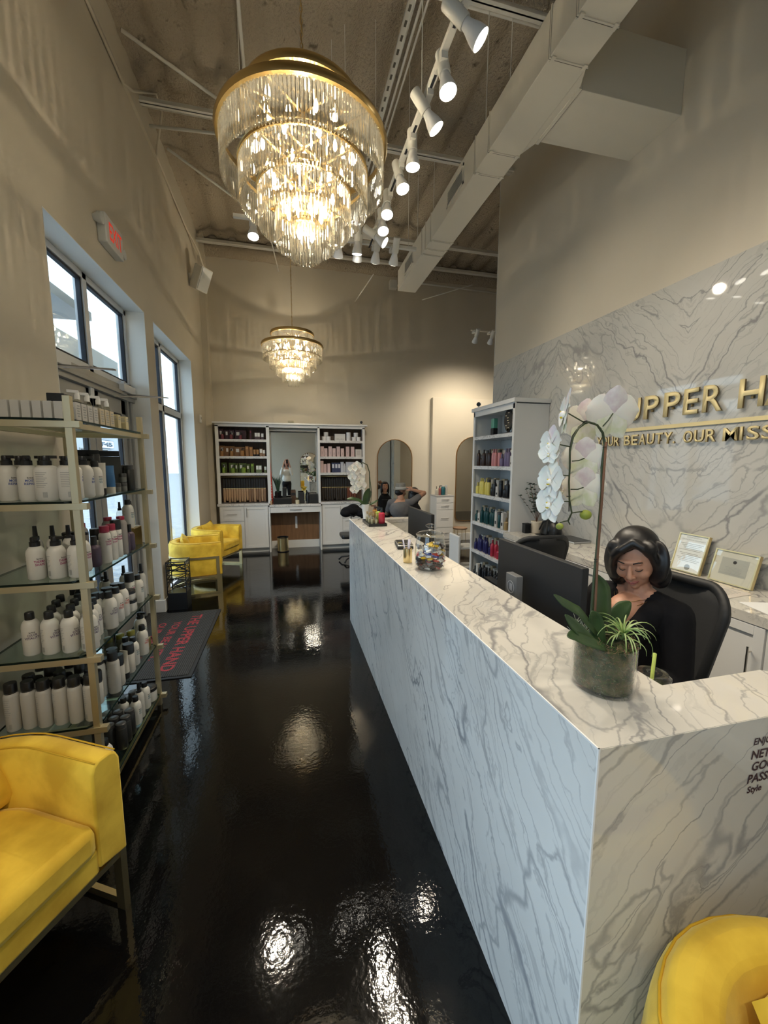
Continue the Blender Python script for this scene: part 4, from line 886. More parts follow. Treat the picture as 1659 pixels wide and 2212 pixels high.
# things on the vanity desk (top .886)
def pot_leaf(b, c, ang, L, w_, bend, lift, n=7, fold=.15, twist=0):
    rows = []; c = Vector(c); d = Vector((math.cos(ang), math.sin(ang), 0)); s_ = Vector((-math.sin(ang), math.cos(ang), 0)).normalized()
    for k in range(n+1):
        f = k/n; ww = w_*math.sin(PI*min(1, (f*.86+.14)))**.6 * (1 if f < .97 else .25)
        th = lift - bend*f; p = c
        c2 = c + Vector((0,0,0))
        if k: pos = pos + (d*math.cos(th)+Vector((0,0,1))*math.sin(th))*(L/n)
        else: pos = c.copy()
        up = (-d*math.sin(th)+Vector((0,0,1))*math.cos(th))
        rows.append([tuple(pos - s_*ww + up*fold*ww), tuple(pos - s_*ww*.5+up*fold*ww*.3), tuple(pos), tuple(pos + s_*ww*.5+up*fold*ww*.3), tuple(pos + s_*ww + up*fold*ww)])
    b.ring_sweep(rows, False, False, False)
DK = .887
def dth(name, label, cat, x, y, z=DK): return thing(name, label, cat, (x, y, z))
def X10(zx, y=7.70): return at(560+zx/10.37, 1070, 1, y).x
M['leafdark'] = mottle(mat('dusty_green_leaf', (.04,.09,.05), .5), (.03,.07,.045), (.07,.13,.08), 30)
t = dth('potted_grass', 'spiky artificial grass in tall black pot on the vanity desk', 'plant', X10(420), 7.76)
MB().lathe([(.042,0),(.06,.21),(.055,.215),(.04,.20)], 4).build('pot', M['black'], t)
b = MB()
for k in range(34): pot_leaf(b, (R_.uniform(-.02,.02), R_.uniform(-.02,.0), .20), R_.uniform(0, 2*PI), R_.uniform(.20,.36), .008, R_.uniform(.1,.35), R_.uniform(1.32,1.52), 5)
tag(b.build('leaves', M['leafdark'], t), kind='stuff')
t = dth('storage_box', 'low wide black box at the left end of vanity desk', 'box', X10(520), 7.66); MB().box(-.165,.165,-.06,.06,0,.10).build('box', M['black'], t, bevel=.003); MB().box(-.167,.167,-.062,.062,.10,.115).build('lid', M['black'], t, bevel=.003)
t['label'] = 'low wide black box at the left of the vanity desk'
t = dth('black_canister', 'tall square black canister just right of the grass pot', 'canister', X10(565), 7.80); MB().box(-.035,.035,-.03,.03,0,.27).build('body', M['black'], t, bevel=.003); MB().box(-.036,.036,-.031,.031,.272,.29).build('lid', M['blackmat'], t, bevel=.003)
t = dth('bottle_carton', 'tall dark brown carton behind the low black box', 'carton', X10(765), 7.76); MB().box(-.045,.045,-.03,.03,0,.24).build('box', M['walnut'], t, bevel=.002); MB().box(-.04,.04,-.031,-.029,.15,.2).build('label', M['blackmat'], t)
t = dth('candle', 'small cream candle at the middle of the vanity desk', 'candle', X10(850), 7.62); MB().lathe([(.034,0),(.036,.07),(.030,.072),(.029,.066)], 16).build('wax', cmat((.66,.60,.42), .5), t, smooth=50); MB().tube([(0,0,.066),(0,0,.078)], .0015, 5).build('wick', M['black'], t)
t = dth('speaker_box', 'black upright box right of the candle on vanity desk', 'box', X10(948), 7.70); MB().box(-.055,.055,-.04,.04,0,.21).build('body', M['black'], t, bevel=.004); MB().box(-.048,.048,-.042,-.04,.01,.20).build('front_grille', M['blackmat'], t)
t = dth('tissue_flower', 'bright yellow flower-shaped holder behind black upright box', 'decoration', X10(1010), 7.78); b = MB(); b.tube([(0,0,0),(0,0,.24)], .006, 6); b.build('stem', cmat((.7,.66,.4)), t)
b = MB(); 
for k in range(5): pot_leaf(b, (0,0,.24), 2*PI*k/5+.3, .10, .035, .9, 1.2, 5, .3)
b.build('petals', cmat((.75,.50,.05), .6), t)
t = dth('black_bottle', 'slim black bottle between two boxes on the vanity desk', 'bottle', X10(1085), 7.68); MB().lathe([(.026,0),(.028,.01),(.028,.15),(.012,.175),(.012,.19)], 16).build('body', M['black'], t, smooth=50); MB().lathe([(.014,.188),(.014,.225)], 12).build('cap', M['blackmat'], t, smooth=50)
t = dth('drawer_box', 'square black mini drawer box at right end of vanity desk', 'box', X10(1215), 7.72); MB().box(-.08,.08,-.06,.06,0,.18).build('body', M['black'], t, bevel=.003)
for i in range(2):
    for j in range(3): MB().box(-.072+.075*i, -.005+.077*i, -.065, -.06, .012+.056*j, .062+.056*j).build('drawer', M['blackmat'], t, bevel=.001)
t = dth('red_pennant', 'tall narrow red pennant with white writing leaning against the mirror side', 'pennant', X10(285), 7.74)
b = MB().ring_sweep([[(-.018,0,0),(.018,0,0),(.018,.004,0),(-.018,.004,0)], [(-.028,.03,.75),(-.010,.03,.75),(-.010,.034,.75),(-.028,.034,.75)], [(-.045,.06,1.18),(-.040,.06,1.18),(-.040,.064,1.18),(-.045,.064,1.18)]])
b.build('cloth', M['red'], t)
b = MB()
for k in range(22): z = .04+.05*k; xx = -.033*z/1.18; b.box(xx-.008+.004*(k % 3), xx+.006, z*.051-.004, z*.051-.001, z, z+.014)
b.build('writing', M['paper'], t)
t = dth('small_jar_stack', 'short tan bottle beside the red pennant foot', 'bottle', X10(270)-.0, 7.60); MB().lathe([(.02,0),(.02,.06),(.012,.075)], 12).build('body', cmat((.45,.28,.16)), t, smooth=50); MB().lathe([(.013,.073),(.013,.10)], 10).build('cap', M['chrome'], t, smooth=50)
t = thing('waste_bin', 'round gold waste bin under the vanity desk', 'bin', (-.115, 7.60, 0)); MB().lathe([(.10,0),(.104,.012),(.104,.02),(.10,.022),(.10,.27),(.094,.27),(.094,.04)], 28, cap1=False).build('drum', M['goldsat'], t, smooth=40); MB().lathe([(.103,.262),(.105,.275),(.093,.275),(.092,.25)], 28, cap0=False, cap1=False).build('rim', M['black'], t, smooth=40); MB().lathe([(.105,0),(.105,.018)], 28).build('foot_ring', M['black'], t)
# camera + box on the cornice, thermostat, speaker, exit sign
def spycam(x, y, z, d, label):
    t = thing('security_camera', label, 'camera', (x, y, z)); d = Vector(d).normalized(); A = Vector((0,0,1)).rotation_difference(d).to_matrix().to_4x4()
    MB().lathe([(.026,0),(.026,.006),(.010,.012),(.008,.03)], 16).build('base', M['paper'], t, smooth=50)
    b = MB(); b.M = Matrix.Translation((0,0,.052)) @ A; b.lathe([(.012,-.030),(.025,-.022),(.028,.0),(.027,.012)], 18); b.build('shell', M['paper'], t, smooth=50)
    b = MB(); b.M = Matrix.Translation((0,0,.052)) @ A; b.lathe([(.0265,.0121),(.020,.0135),(.001,.014)], 18, cap0=False); b.build('lens_face', M['black'], t, smooth=50)
spycam(1.40, 7.66, 2.365, (-.2,-1,-.1), 'round white security camera on the vanity unit cornice')
spycam(2.44, 4.88, 2.365, (-.8,-1,-.1), 'round white security camera on the display shelf corner')
t = thing('router_box', 'small clear plastic box on the middle of the vanity cornice', 'box', (.09, 7.72, 2.365)); MB().box(-.06,.06,-.05,.05,0,.055).build('case', M['bottleglass'], t, bevel=.004); MB().box(-.045,.03,-.03,.03,.008,.03).build('circuit', cmat((.35,.33,.28)), t); MB().tube([(.06,0,.02),(.12,.02,.004),(.2,.0,.003)], .002, 5).build('cable', M['greyink'], t)
t = thing('thermostat', 'small white thermostat on the left wall beyond the second window', 'thermostat', (XL, 7.25, 2.37)); MB().box(0,.022,-.045,.045,-.065,.065).build('case', M['trimw'], t, bevel=.005); MB().box(.022,.024,-.02,.025,-.01,.03).build('display', M['greyink'], t); MB().box(.022,.028,-.01,.015,-.045,-.028).build('lever', M['paintw'], t)
t = thing('wall_speaker', 'white angled wall speaker high in the far left corner', 'speaker', (XL+.02, 7.05, 4.45)); A = Matrix.Translation((.16,-.05,0)) @ Matrix.Rotation(-.6, 4, 'Z') @ Matrix.Rotation(.45, 4, 'Y')
b = MB(); b.M = A; b.box(-.09,.07,-.11,.11,-.17,.17); b.build('cabinet', M['paintw'], t, bevel=.012); b = MB(); b.M = A; b.box(.07,.078,-.095,.095,-.155,.155); b.build('grille', M['cab_in'], t, bevel=.004)
MB().tube([(0,0,.0),(.06,0,0),(.10,-.03,.0)], .018, 8).box(-.02,.0,-.05,.05,-.07,.07).build('bracket', M['paintw'], t)
e = at(238, 513, 0, XL+.03); t = thing('exit_sign', 'grey emergency exit sign with red letters above the entrance', 'sign', tuple(e))
MB().box(-.03,.035,-.17,.17,-.11,.11).build('housing', M['cab_in'], t, bevel=.008); 
put_text('lettering', 'EXIT', M['exit'], basis((.0365,-.11,-.062), (0,1,0), (0,0,1)), width=.25, height=.13, parent=t, off=.01)
o = [x for x in t.children if x.name.startswith('lettering')][0]; o.data.transform(Matrix.Translation((.0,0,0)))
for s in (-1, 1): b = MB(); b.M = Matrix.Translation((-.015, s*.215, .035 if s < 0 else -.03)) @ Matrix.Rotation(PI/2, 4, 'Y'); b.lathe([(.02,-.02),(.038,.02),(.04,.045)], 16); b.build('lamp_head', M['cab_in'], t, smooth=50)
# ---------------------------------------------------------------- arch mirrors
def arch(name, label, cx_, y, z0, z1, w_, bottom_round=True):
    t = thing(name, label, 'mirror', (cx_, y, 0)); r = w_/2
    def outline(o):
        p = []; rr = r+o; rb = .12
        for k in range(17): a = PI*k/16; p.append((rr*math.cos(a), z1-r+rr*math.sin(a)))
        for cxx, a0 in ((-r+rb, PI), (r-rb, 3*PI/2)):
            for k in range(5): a = a0+PI/2*k/4; p.append((cxx+(rb+o)*math.cos(a), z0+rb+(rb+o)*math.sin(a)))
        return p
    MB().prism(outline(-.008), -.012, -.006, ax=1).build('glass', M['mirror'], t)
    f = MB(); A_, B_ = outline(.0), outline(-.014)
    f.ring_sweep([[(a[0],-.03,a[1]),(a[0],0,a[1]),(c[0],0,c[1]),(c[0],-.03,c[1])] for a, c in zip(A_, B_)], True, False, False, loop=True)
    f.build('frame', M['brassframe'], t); return t
M['brassframe'] = mat('antique_brass', (.35,.20,.08), .35, .8)
arch('arch_mirror', 'arched brass-framed mirror on the far wall behind the stylist', 2.14, YB-.002, .50, 2.125, .74)
arch('arch_mirror', 'arched mirror partly hidden behind the tall display shelf', 3.83, 7.828, .42, 2.20, .80)
arch('arch_mirror', 'arched mirror on the wall behind the camera', .95, YR+.034, .45, 2.05, .80)
# ---------------------------------------------------------------- salon cabinet, stool
t = thing('styling_cabinet', 'white styling cabinet with four drawers beside the far arch mirror', 'cabinet', (2.88, 7.48, 0))
MB().box(0,.37,0,.34,.06,.98).build('carcass', M['cab'], t, bevel=.002); MB().box(.03,.33,.02,.3,0,.06).build('plinth', M['cab'], t); MB().box(-.01,.38,-.015,.345,.98,1.005).build('worktop', cmat((.45,.44,.43)), t, bevel=.002)
for z0, z1 in ((.86,.97),(.72,.85),(.36,.71),(.12,.35)):
    o = MB().box(.005,.365,-.016,0,z0,z1).build('drawer', M['cab'], t, bevel=.0015); MB().tube([(.10,-.03,(z0+z1)/2+.01),(.27,-.03,(z0+z1)/2+.01)], .005, 6).build('handle', M['steel'], o, smooth=True)
for i, (x, p, l, c_) in enumerate(((.03, bottle('spray_bottle', .03, .13, .012, .05, (.5,.47,.40), BLK, 'spray', 12, prn=False), 'beige spray bottle at left on the styling cabinet', 'bottle'), (.10, bottle('pump_bottle', .026, .15, .012, .02, (.35,.12,.10), BLK, 'pump', 12, prn=False), 'reddish pump bottle on the styling cabinet', 'bottle'), (.17, bottle('disinfectant_jar', .042, .17, .03, .02, (.02,.12,.14), (.5,.5,.5), 'can', 16, prn=False), 'teal disinfectant jar on the styling cabinet', 'jar'), (.24, bottle('aerosol_can', .026, .17, .02, .03, (.45,.43,.40), (.5,.5,.5), 'can', 12, prn=False), 'silver aerosol can at right on the styling cabinet', 'bottle'))):
    place(p, (2.89+x, 7.58, 1.006), 0, l, c_)
t = thing('wire_stool', 'low tan stool with thin wire legs beside styling cabinet', 'stool', (3.44, 7.55, 0)); MB().lathe([(.14,.30),(.15,.31),(.15,.33),(.14,.335)], 20).build('seat', cmat((.35,.22,.14), .6), t, smooth=50)
for k in range(4): a = PI/4+k*PI/2; MB().tube([(.12*math.cos(a),.12*math.sin(a),.31),(.13*math.cos(a),.13*math.sin(a),0)], .005, 6).build('leg', M['goldsat'], t)
t = thing('towel_cart', 'pale rounded plastic cart edge behind the display shelf', 'cart', (2.45, 5.20, 0)); MB().box(-.10,-.06,0,.34,.0,.62).build('side_panel', M['cab'], t, bevel=.015)
for z in (.12, .42): MB().box(-.06,.22,.02,.32,z,z+.03).build('tray', M['cab_in'], t, bevel=.004)
# ---------------------------------------------------------------- brass and glass product rack
RX0, RX1, RY0, RY1 = -1.315, -.905, 2.02, 2.88; RZ = [1.855, 1.50, 1.143, .79, .44, .085]
rk = thing('product_rack', 'tall brass rack with glass shelves full of hair products near entrance', 'rack', (0,0,0))
for x in (RX0, RX1):
    for y in (RY0, RY1): MB().box(x-.014, x+.014, y-.014, y+.014, 0, 1.955).build('post', M['brass'], rk, bevel=.001)
for z in RZ:
    for y in (RY0, RY1):
        MB().box(RX0-.05, RX1+.045, y-.020 if y == RY0 else y-.012, y+.012 if y == RY0 else y+.020, z-.034, z-.006).build('rail', M['brass'], rk, bevel=.001)
    for x in (RX0, RX1):
        if z == RZ[0] or z == RZ[-1]: MB().box(x-.010, x+.010, RY0, RY1, z-.034, z-.010).build('side_rail', M['brass'] if z > 1 else M['goldsat'], rk, bevel=.001)
    c = .05; P_ = [(RX0-.01+c, RY0-.02), (RX1+.01-c, RY0-.02), (RX1+.012, RY0-.02+c), (RX1+.012, RY1+.02-c), (RX1+.01-c, RY1+.02), (RX0-.01+c, RY1+.02), (RX0-.01, RY1+.02-c), (RX0-.01, RY0-.02+c)]
    g = MB().prism(P_, z-.0055, z+.004).build('glass_shelf', M['shelfglass'], rk)
    e = MB(); e.ring_sweep([[(p[0], p[1], z-.0055), (p[0], p[1], z+.004), (p[0]+(-.0012 if p[0] > -1.1 else .0012), p[1]+(.0012 if p[1] < 2.4 else -.0012), z+.0043), (p[0]+(-.0012 if p[0] > -1.1 else .0012), p[1]+(.0012 if p[1] < 2.4 else -.0012), z-.0058)] for p in P_], True, False, False, loop=True)
    e.build('glass_edge', M['glassedge'], g)
SH = ['top', 'second', 'third', 'fourth', 'fifth', 'bottom']
# bottle kinds
BLU = (.04,.08,.30); MAG = (.34,.03,.14); PLM = (.07,.03,.13); CR = (.45,.05,.04)
for n_, c_ in (('blue_ink', BLU), ('magenta_ink', MAG), ('plum_ink', PLM), ('coral_ink', CR), ('teal_ink', (.02,.16,.2))): M[n_] = mat(n_, c_, .5)
MO = (['kms','MOIST','REPAIR'], [M['ink'], M['blue_ink'], M['blue_ink']]); TH = (['kms','THERMA','SHAPE'], [M['ink'], M['magenta_ink'], M['magenta_ink']]); CO = (['kms','COLOR','VITALITY'], [M['ink'], M['plum_ink'], M['plum_ink']])
K = {
 'pumpbig': bottle('pump_bottle', .046, .155, .021, .05, WHT, BLK, 'pump', 24, .022, *MO),
 'pump': bottle('pump_bottle', .038, .155, .020, .05, WHT, BLK, 'pump', 22, .035, *MO),
 'pumpth': bottle('pump_bottle', .036, .150, .020, .05, WHT, BLK, 'pump', 22, .035, *TH),
 'pumpteal': bottle('pump_bottle', .036, .150, .020, .05, WHT, BLK, 'pump', 22, .035, ['kms','ADD','POWER'], [M['ink'], M['teal_ink'], M['teal_ink']]),
 'cv': bottle('capped_bottle', .035, .165, .0175, .034, WHT, BLK, 'flip', 22, .035, *CO),
 'cap': bottle('capped_bottle', .030, .145, .016, .030, WHT, BLK, 'flip', 18, .03, ['kms','ADD','VOL'], [M['ink'], M['teal_ink'], M['teal_ink']]),
 'capco': bottle('capped_bottle', .033, .160, .0175, .034, WHT, BLK, 'flip', 20, .035, ['kms','TAME','FRIZZ'], [M['ink'], M['coral_ink'], M['coral_ink']]),
 'spray': bottle('spray_bottle', .027, .165, .015, .062, (.55,.54,.50), BLK, 'spray', 16, .03),
 'spraygl': bottle('clear_spray_bottle', .020, .11, .011, .05, kind='spray', glassy=True, prn=False),
 'can': bottle('aerosol_can', .030, .185, .024, .042, (.50,.49,.455), BLK, 'can', 20, .02),
 'canth': bottle('aerosol_can', .027, .16, .026, .05, WHT, BLK, 'can', 18, .012, ['kms','THERMA','SHAPE'], [M['ink'], M['magenta_ink'], M['magenta_ink']]),
 'canred': bottle('red_collared_bottle', .027, .165, .022, .03, WHT, (.30,.015,.05), 'can', 18, .02, ['kms','THERMA','SHAPE'], [M['ink'], M['magenta_ink'], M['magenta_ink']]),
 'cangrey': bottle('aerosol_can', .030, .20, .020, .02, (.28,.255,.24), (.30,.015,.05), 'can', 18, .025),
 'plum': bottle('plum_bottle', .028, .11, .013, .045, (.07,.045,.075), BLK, 'can', 16, .02),
 'olive': bottle('olive_can', .026, .155, .023, .022, (.10,.105,.075), (.20,.19,.02), 'can', 18, .02),
 'blackcan': bottle('black_can', .027, .13, .025, .02, (.018,.018,.016), (.05,.05,.05), 'can', 18, .008, prn=False),
 'tallblack': bottle('black_capped_can', .030, .12, .029, .055, (.50,.48,.43), BLK, 'can', 18, .006),
 'tube': tube_p('squeeze_tube', .048, .165, (.55,.53,.47)),
 'tubeblue': tube_p('blue_tube', .045, .15, (.03,.13,.30), (.6,.58,.5)),
 'jar': jar('white_jar', .038, .035), 'jarbig': jar('large_jar', .046, .07, lid=.022), 'glassjar': jar('small_clear_jar', .019, .03, (.16,.165,.15), (.05,.05,.05), .02),
 'ctn': carton('white_carton', .034, .034, .077, (.60,.59,.56)), 'ctnp': carton('printed_carton', .042, .042, .082, (.58,.56,.53), lines=5), 'ctnc': carton('cream_carton', .046, .046, .085, (.55,.47,.33), lines=5), 'ctny': carton('slim_cream_carton', .035, .035, .08, (.58,.50,.30), lines=2),
 'pumpgl': bottle('clear_pump_bottle', .020, .095, .012, .05, kind='pump', glassy=True, prn=False),
 'gift': carton('charcoal_carton', .115, .05, .20, (.045,.047,.042)), 'giftlid': carton('charcoal_carton_dark_top', .105, .06, .03, (.012,.014,.016)),
 'bowl': jar('white_tub', .042, .05),
}
CATS = {'jar':'jar','tub':'jar','carton':'carton','can':'can','tube':'tube'}
def kind_cat(n):
    for k, v in CATS.items():
        if n.endswith(k): return v
    return 'bottle'
def rack(shelf, kind, x, y, label, rz=-.35, dz=0.0):
    nm = K[kind].name.split('.')[0]
    return place(K[kind], (x, y, RZ[shelf]+.0045+dz), rz, label, kind_cat(nm), 'products on the brass rack')
def px(shelf, kind, X, Y, label, rz=-.35, dz=0.0):
    p = at(X, Y, 2, RZ[shelf]+.0045); return rack(shelf, kind, p.x, p.y, label, rz, dz)
# top shelf
for i in range(7): rack(0, 'ctn', -1.195+.040*i-.004, 2.075, 'small plain white carton, %s from left along front of the top rack shelf' % ORD[i], -.12)
tag(MB().box(-1.05, -.98, 2.16, 2.24, 1.86, 1.985).build('black_box', M['black'], bevel=.003), 'black box behind the white cartons on top rack shelf', 'box')
for i in range(4): rack(0, 'ctnp', -.935, 2.13+.058*i, 'white printed carton, %s past the near brass post, top rack shelf' % ORD[i], -.05)
for i in range(3): rack(0, 'ctnc', -.937, 2.375+.060*i, 'cream printed carton, %s after the white ones, top rack shelf' % ORD[i], -.05)
for i in range(2): rack(0, 'ctny', -.935, 2.60+.115*i, 'slim cream carton, %s one near the far end of top rack shelf' % ('first', 'last')[i], -.05)
for i, (x, y) in enumerate(((-1.01,2.35),(-1.0,2.43),(-.99,2.53),(-.985,2.62))): rack(0, 'pumpgl', x, y, 'clear pump bottle behind the cream cartons, %s from left' % ORD[i], -2.6, dz=.03)
tag(MB().box(-1.05, -.96, 2.30, 2.67, 1.8595, 1.889).build('carton_tray', M['paper'], bevel=.002), 'low white tray under clear pump bottles, top rack shelf', 'tray')
# second shelf
for i, (x, y, k) in enumerate(((-1.195,2.10,'pump'),(-1.115,2.09,'pump'),(-1.035,2.075,'pumpbig'),(-.952,2.085,'pumpbig'))): rack(1, k, x, y, 'white pump bottle, %s from left in front row, second rack shelf' % ORD[i], (-.5,-.9,.35,.5)[i])
for i, (x, y) in enumerate(((-1.20,2.20),(-1.105,2.19),(-1.02,2.20),(-.945,2.20))): rack(1, 'pump', x, y, 'white pump bottle, %s from left in second row, second rack shelf' % ORD[i], (2.6,2.7,2.4,.2)[i])
rack(1, 'cap', -.935, 2.29, 'white bottle just past the near post, second rack shelf'); rack(1, 'tallblack', -.99, 2.30, 'black-capped can just past the near post, second rack shelf')
rack(1, 'tube', -.94, 2.355, 'tall beige tube beside the blue tube, second rack shelf', .5); rack(1, 'canth', -.98, 2.40, 'black-capped can left of the blue tube, second rack shelf')
rack(1, 'tubeblue', -.935, 2.46, 'leaning blue tube on the second rack shelf', 1.0)
for i, (x, y, dz) in enumerate(((-1.03,2.44,0),(-1.0,2.62,0),(-1.11,2.66,0))):
    rack(1, 'gift', x, y, 'charcoal gift carton, %s from left, second rack shelf' % ORD[i], .5, dz); rack(1, 'giftlid', x, y, 'black carton lid on the %s charcoal gift carton' % ORD[i], .5, .2015)
for i, (x, y, dz) in enumerate(((-.935,2.54,0),(-.935,2.63,0),(-.935,2.63,.0525))): rack(1, 'glassjar', x, y, 'small clear jar, %s, at far end of the second rack shelf' % ('nearest','beneath another','stacked on another')[i], 0, dz)
for i, (x, y) in enumerate(((-.93,2.72),(-.98,2.74))): rack(1, 'blackcan', x, y, 'dark can, %s at far end of the second rack shelf' % ('right one','left one')[i])
# third shelf
for i, x in enumerate((-1.115,-1.035,-.955)): rack(2, 'pumpth', x, 2.085, 'white pump bottle with magenta print, %s from left, front of third rack shelf' % ORD[i], (-.75,-.35,-.3)[i])
for i, x in enumerate((-1.165,-1.095,-1.03)): rack(2, 'spray', x, 2.19, 'grey spray bottle, %s from left in back row of third rack shelf' % ORD[i], 1.8)
for i, (x, y, k) in enumerate(((-.975,2.18,'pumpth'),(-.96,2.27,'plum'),(-1.02,2.29,'cangrey'),(-1.08,2.30,'tallblack'),(-.94,2.345,'canred'),(-.935,2.41,'canred'),(-1.0,2.40,'tallblack'),(-.935,2.475,'canth'),(-.985,2.51,'cangrey'),(-.932,2.54,'cangrey'),(-.94,2.605,'plum'),(-.985,2.62,'plum'),(-.935,2.66,'plum'))):
    nm = K[k].name.split('.')[0].replace('_', ' '); rack(2, k, x, y, '%s, %s item behind the near post, third rack shelf' % (nm, ORD[i]))
ri = thing('gold_riser', 'mirrored gold riser box at far end of the third rack shelf', 'riser', (-.985, 2.76, RZ[2]+.0045)); MB().box(-.065,.065,-.065,.065,.118,.122).build('top', M['gold'], ri); MB().box(-.065,-.061,-.065,.065,0,.12).build('side', M['gold'], ri); MB().box(-.061,.065,.061,.065,0,.12).build('side', M['gold'], ri)
rack(2, 'cap', -.955, 2.725, 'white bottle standing on the gold riser, third rack shelf', -.35, .1225); rack(2, 'spraygl', -1.005, 2.74, 'clear spray bottle on the gold riser, left one', 0, .1225); rack(2, 'spraygl', -.965, 2.80, 'clear spray bottle on the gold riser, right one', 0, .1225)
# fourth shelf
for i in range(4): rack(3, 'cv', -1.165+.079*i, 2.075+.008*(i == 0), 'white bottle with plum print, %s from left in front row, fourth rack shelf' % ORD[i], (-1.0,-.35,-.35,-.3)[i])
for r in range(1, 4):
    for i in range(3 if r < 3 else 3): rack(3, 'cv', -1.115+.079*i-.02*(r-1), 2.075+.082*r, 'white round-capped bottle, %s from left in %s row, fourth rack shelf' % (ORD[i], ORD[r]))
for i, (x, y, k) in enumerate(((-.94,2.33,'cv'),(-.94,2.42,'capco'),(-.94,2.50,'capco'),(-1.02,2.40,'tallblack'),(-1.01,2.49,'tallblack'),(-.995,2.57,'tallblack'),(-.94,2.585,'bowl'),(-.955,2.66,'canth'),(-.935,2.735,'cap'),(-.99,2.72,'tube'))):
    nm = K[k].name.split('.')[0].replace('_', ' '); rack(3, k, x, y, '%s, %s item behind the near post, fourth rack shelf' % (nm, ORD[i]))
rack(3, 'jar', -.94, 2.585, 'small white tub stacked on a larger one, fourth rack shelf', 0, .0705)
for i, (x, y) in enumerate(((-1.13,2.44),(-1.11,2.55),(-1.08,2.66),(-1.03,2.79),(-.94,2.815))): rack(3, 'spray', x, y, 'beige spray bottle, %s from left at the back of fourth rack shelf' % ORD[i])
for i, (x, y) in enumerate(((-1.18,2.50),(-1.16,2.62),(-1.13,2.76))): rack(3, 'cap', x, y, 'white capped bottle, %s from left near wall, fourth rack shelf' % ORD[i])
# fifth shelf
for i in range(6): rack(4, 'can', -1.26+.063*i, 2.065+.004*(i % 2), 'grey aerosol can, %s from left in front row, fifth rack shelf' % ORD[i], (.2,-.9,-.4,-.35,-.7,-.35)[i])
for r in range(1, 4):
    for i in range(5): rack(4, 'can' if (r+i) % 2 else 'tallblack', -1.215+.064*i-.01*r, 2.065+.068*r, 'black-capped can, %s from left in %s row, fifth rack shelf' % (ORD[i], ORD[r]))
for i, (x, y, k) in enumerate(((-.935,2.30,'can'),(-.94,2.37,'tallblack'),(-1.0,2.34,'tallblack'),(-.935,2.44,'tube'),(-.935,2.51,'tallblack'),(-1.0,2.46,'tallblack'),(-.94,2.60,'cap'),(-.985,2.61,'cap'),(-1.03,2.66,'olive'),(-1.08,2.62,'olive'),(-.985,2.70,'olive'),(-.935,2.74,'capco'))):
    nm = K[k].name.split('.')[0].replace('_', ' '); rack(4, k, x, y, '%s, %s item behind the near post, fifth rack shelf' % (nm, ORD[i]))
ri = thing('gold_riser', 'mirrored gold riser box at far end of the fifth rack shelf', 'riser', (-.985, 2.80, RZ[4]+.0045)); MB().box(-.06,.06,-.04,.06,.058,.062).build('top', M['gold'], ri); MB().box(.056,.06,-.04,.06,0,.058).build('side', M['gold'], ri)
rack(4, 'pumpteal', -.965, 2.81, 'large white pump bottle on riser, far end of fifth rack shelf', -.35, .0625)
# bottom shelf
for r in range(3):
    for i in range(3): rack(5, 'blackcan', -.935-.058*i, 2.33+.062*r, 'black round can, %s row back, %s from right, bottom rack shelf' % (ORD[r], ORD[i]))
for i, (x, y, k) in enumerate(((-.935,2.13,'cv'),(-1.01,2.12,'cv'),(-.935,2.55,'cap'),(-1.0,2.55,'cap'),(-.935,2.615,'spray'),(-.985,2.66,'blackcan'),(-.935,2.71,'cap'),(-.985,2.76,'jarbig'),(-.94,2.80,'jarbig'),(-1.04,2.70,'jarbig'))):
    nm = K[k].name.split('.')[0].replace('_', ' '); rack(5, k, x, y, '%s, %s item from the near end, bottom rack shelf' % (nm, ORD[i]))
# ---------------------------------------------------------------- tall display shelf products
D = {}
def dsp(kind, rgb):
    key = (kind, rgb)
    if key not in D:
        if kind == 'b': D[key] = bottle('styling_bottle', .027, .165, .012, .04, rgb, tuple(v*.6 for v in rgb), 'can', 14, .04, prn=False, rough=.25)
        elif kind == 's': D[key] = bottle('short_bottle', .027, .10, .012, .045, rgb, tuple(v*.6 for v in rgb), 'can', 14, .02, prn=False, rough=.25)
        elif kind == 'n': D[key] = bottle('slim_can', .025, .165, .024, .03, rgb, (.02,.02,.02), 'can', 14, .01, prn=False, rough=.25)
        elif kind == 'c': D[key] = carton('white_carton', .055, .052, .19, (.60,.58,.54), (-.3,.3,.2,.4), (.03,.03,.03))
        elif kind == 'h': D[key] = carton('short_white_carton', .055, .052, .12, (.60,.58,.54), (-.3,.3,.2,.4), (.03,.03,.03))
        elif kind == 't': D[key] = carton('beige_carton', .05, .055, .21, rgb)
    return D[key]
ROW = ['', 'second', 'third', 'fourth', 'fifth', 'bottom']
BR = (.035,.018,.014); PI_ = (.55,.22,.22); PU = (.16,.12,.22); YE = (.68,.58,.13); BK = (.010,.012,.016); TE = (.008,.055,.06); GO = (.34,.24,.11); NA = (.02,.02,.10); RD = (.42,.03,.06)
CN = {BR:'dark brown', PI_:'pink', PU:'purple', YE:'yellow', BK:'black', TE:'teal', GO:'gold', NA:'navy', RD:'red'}
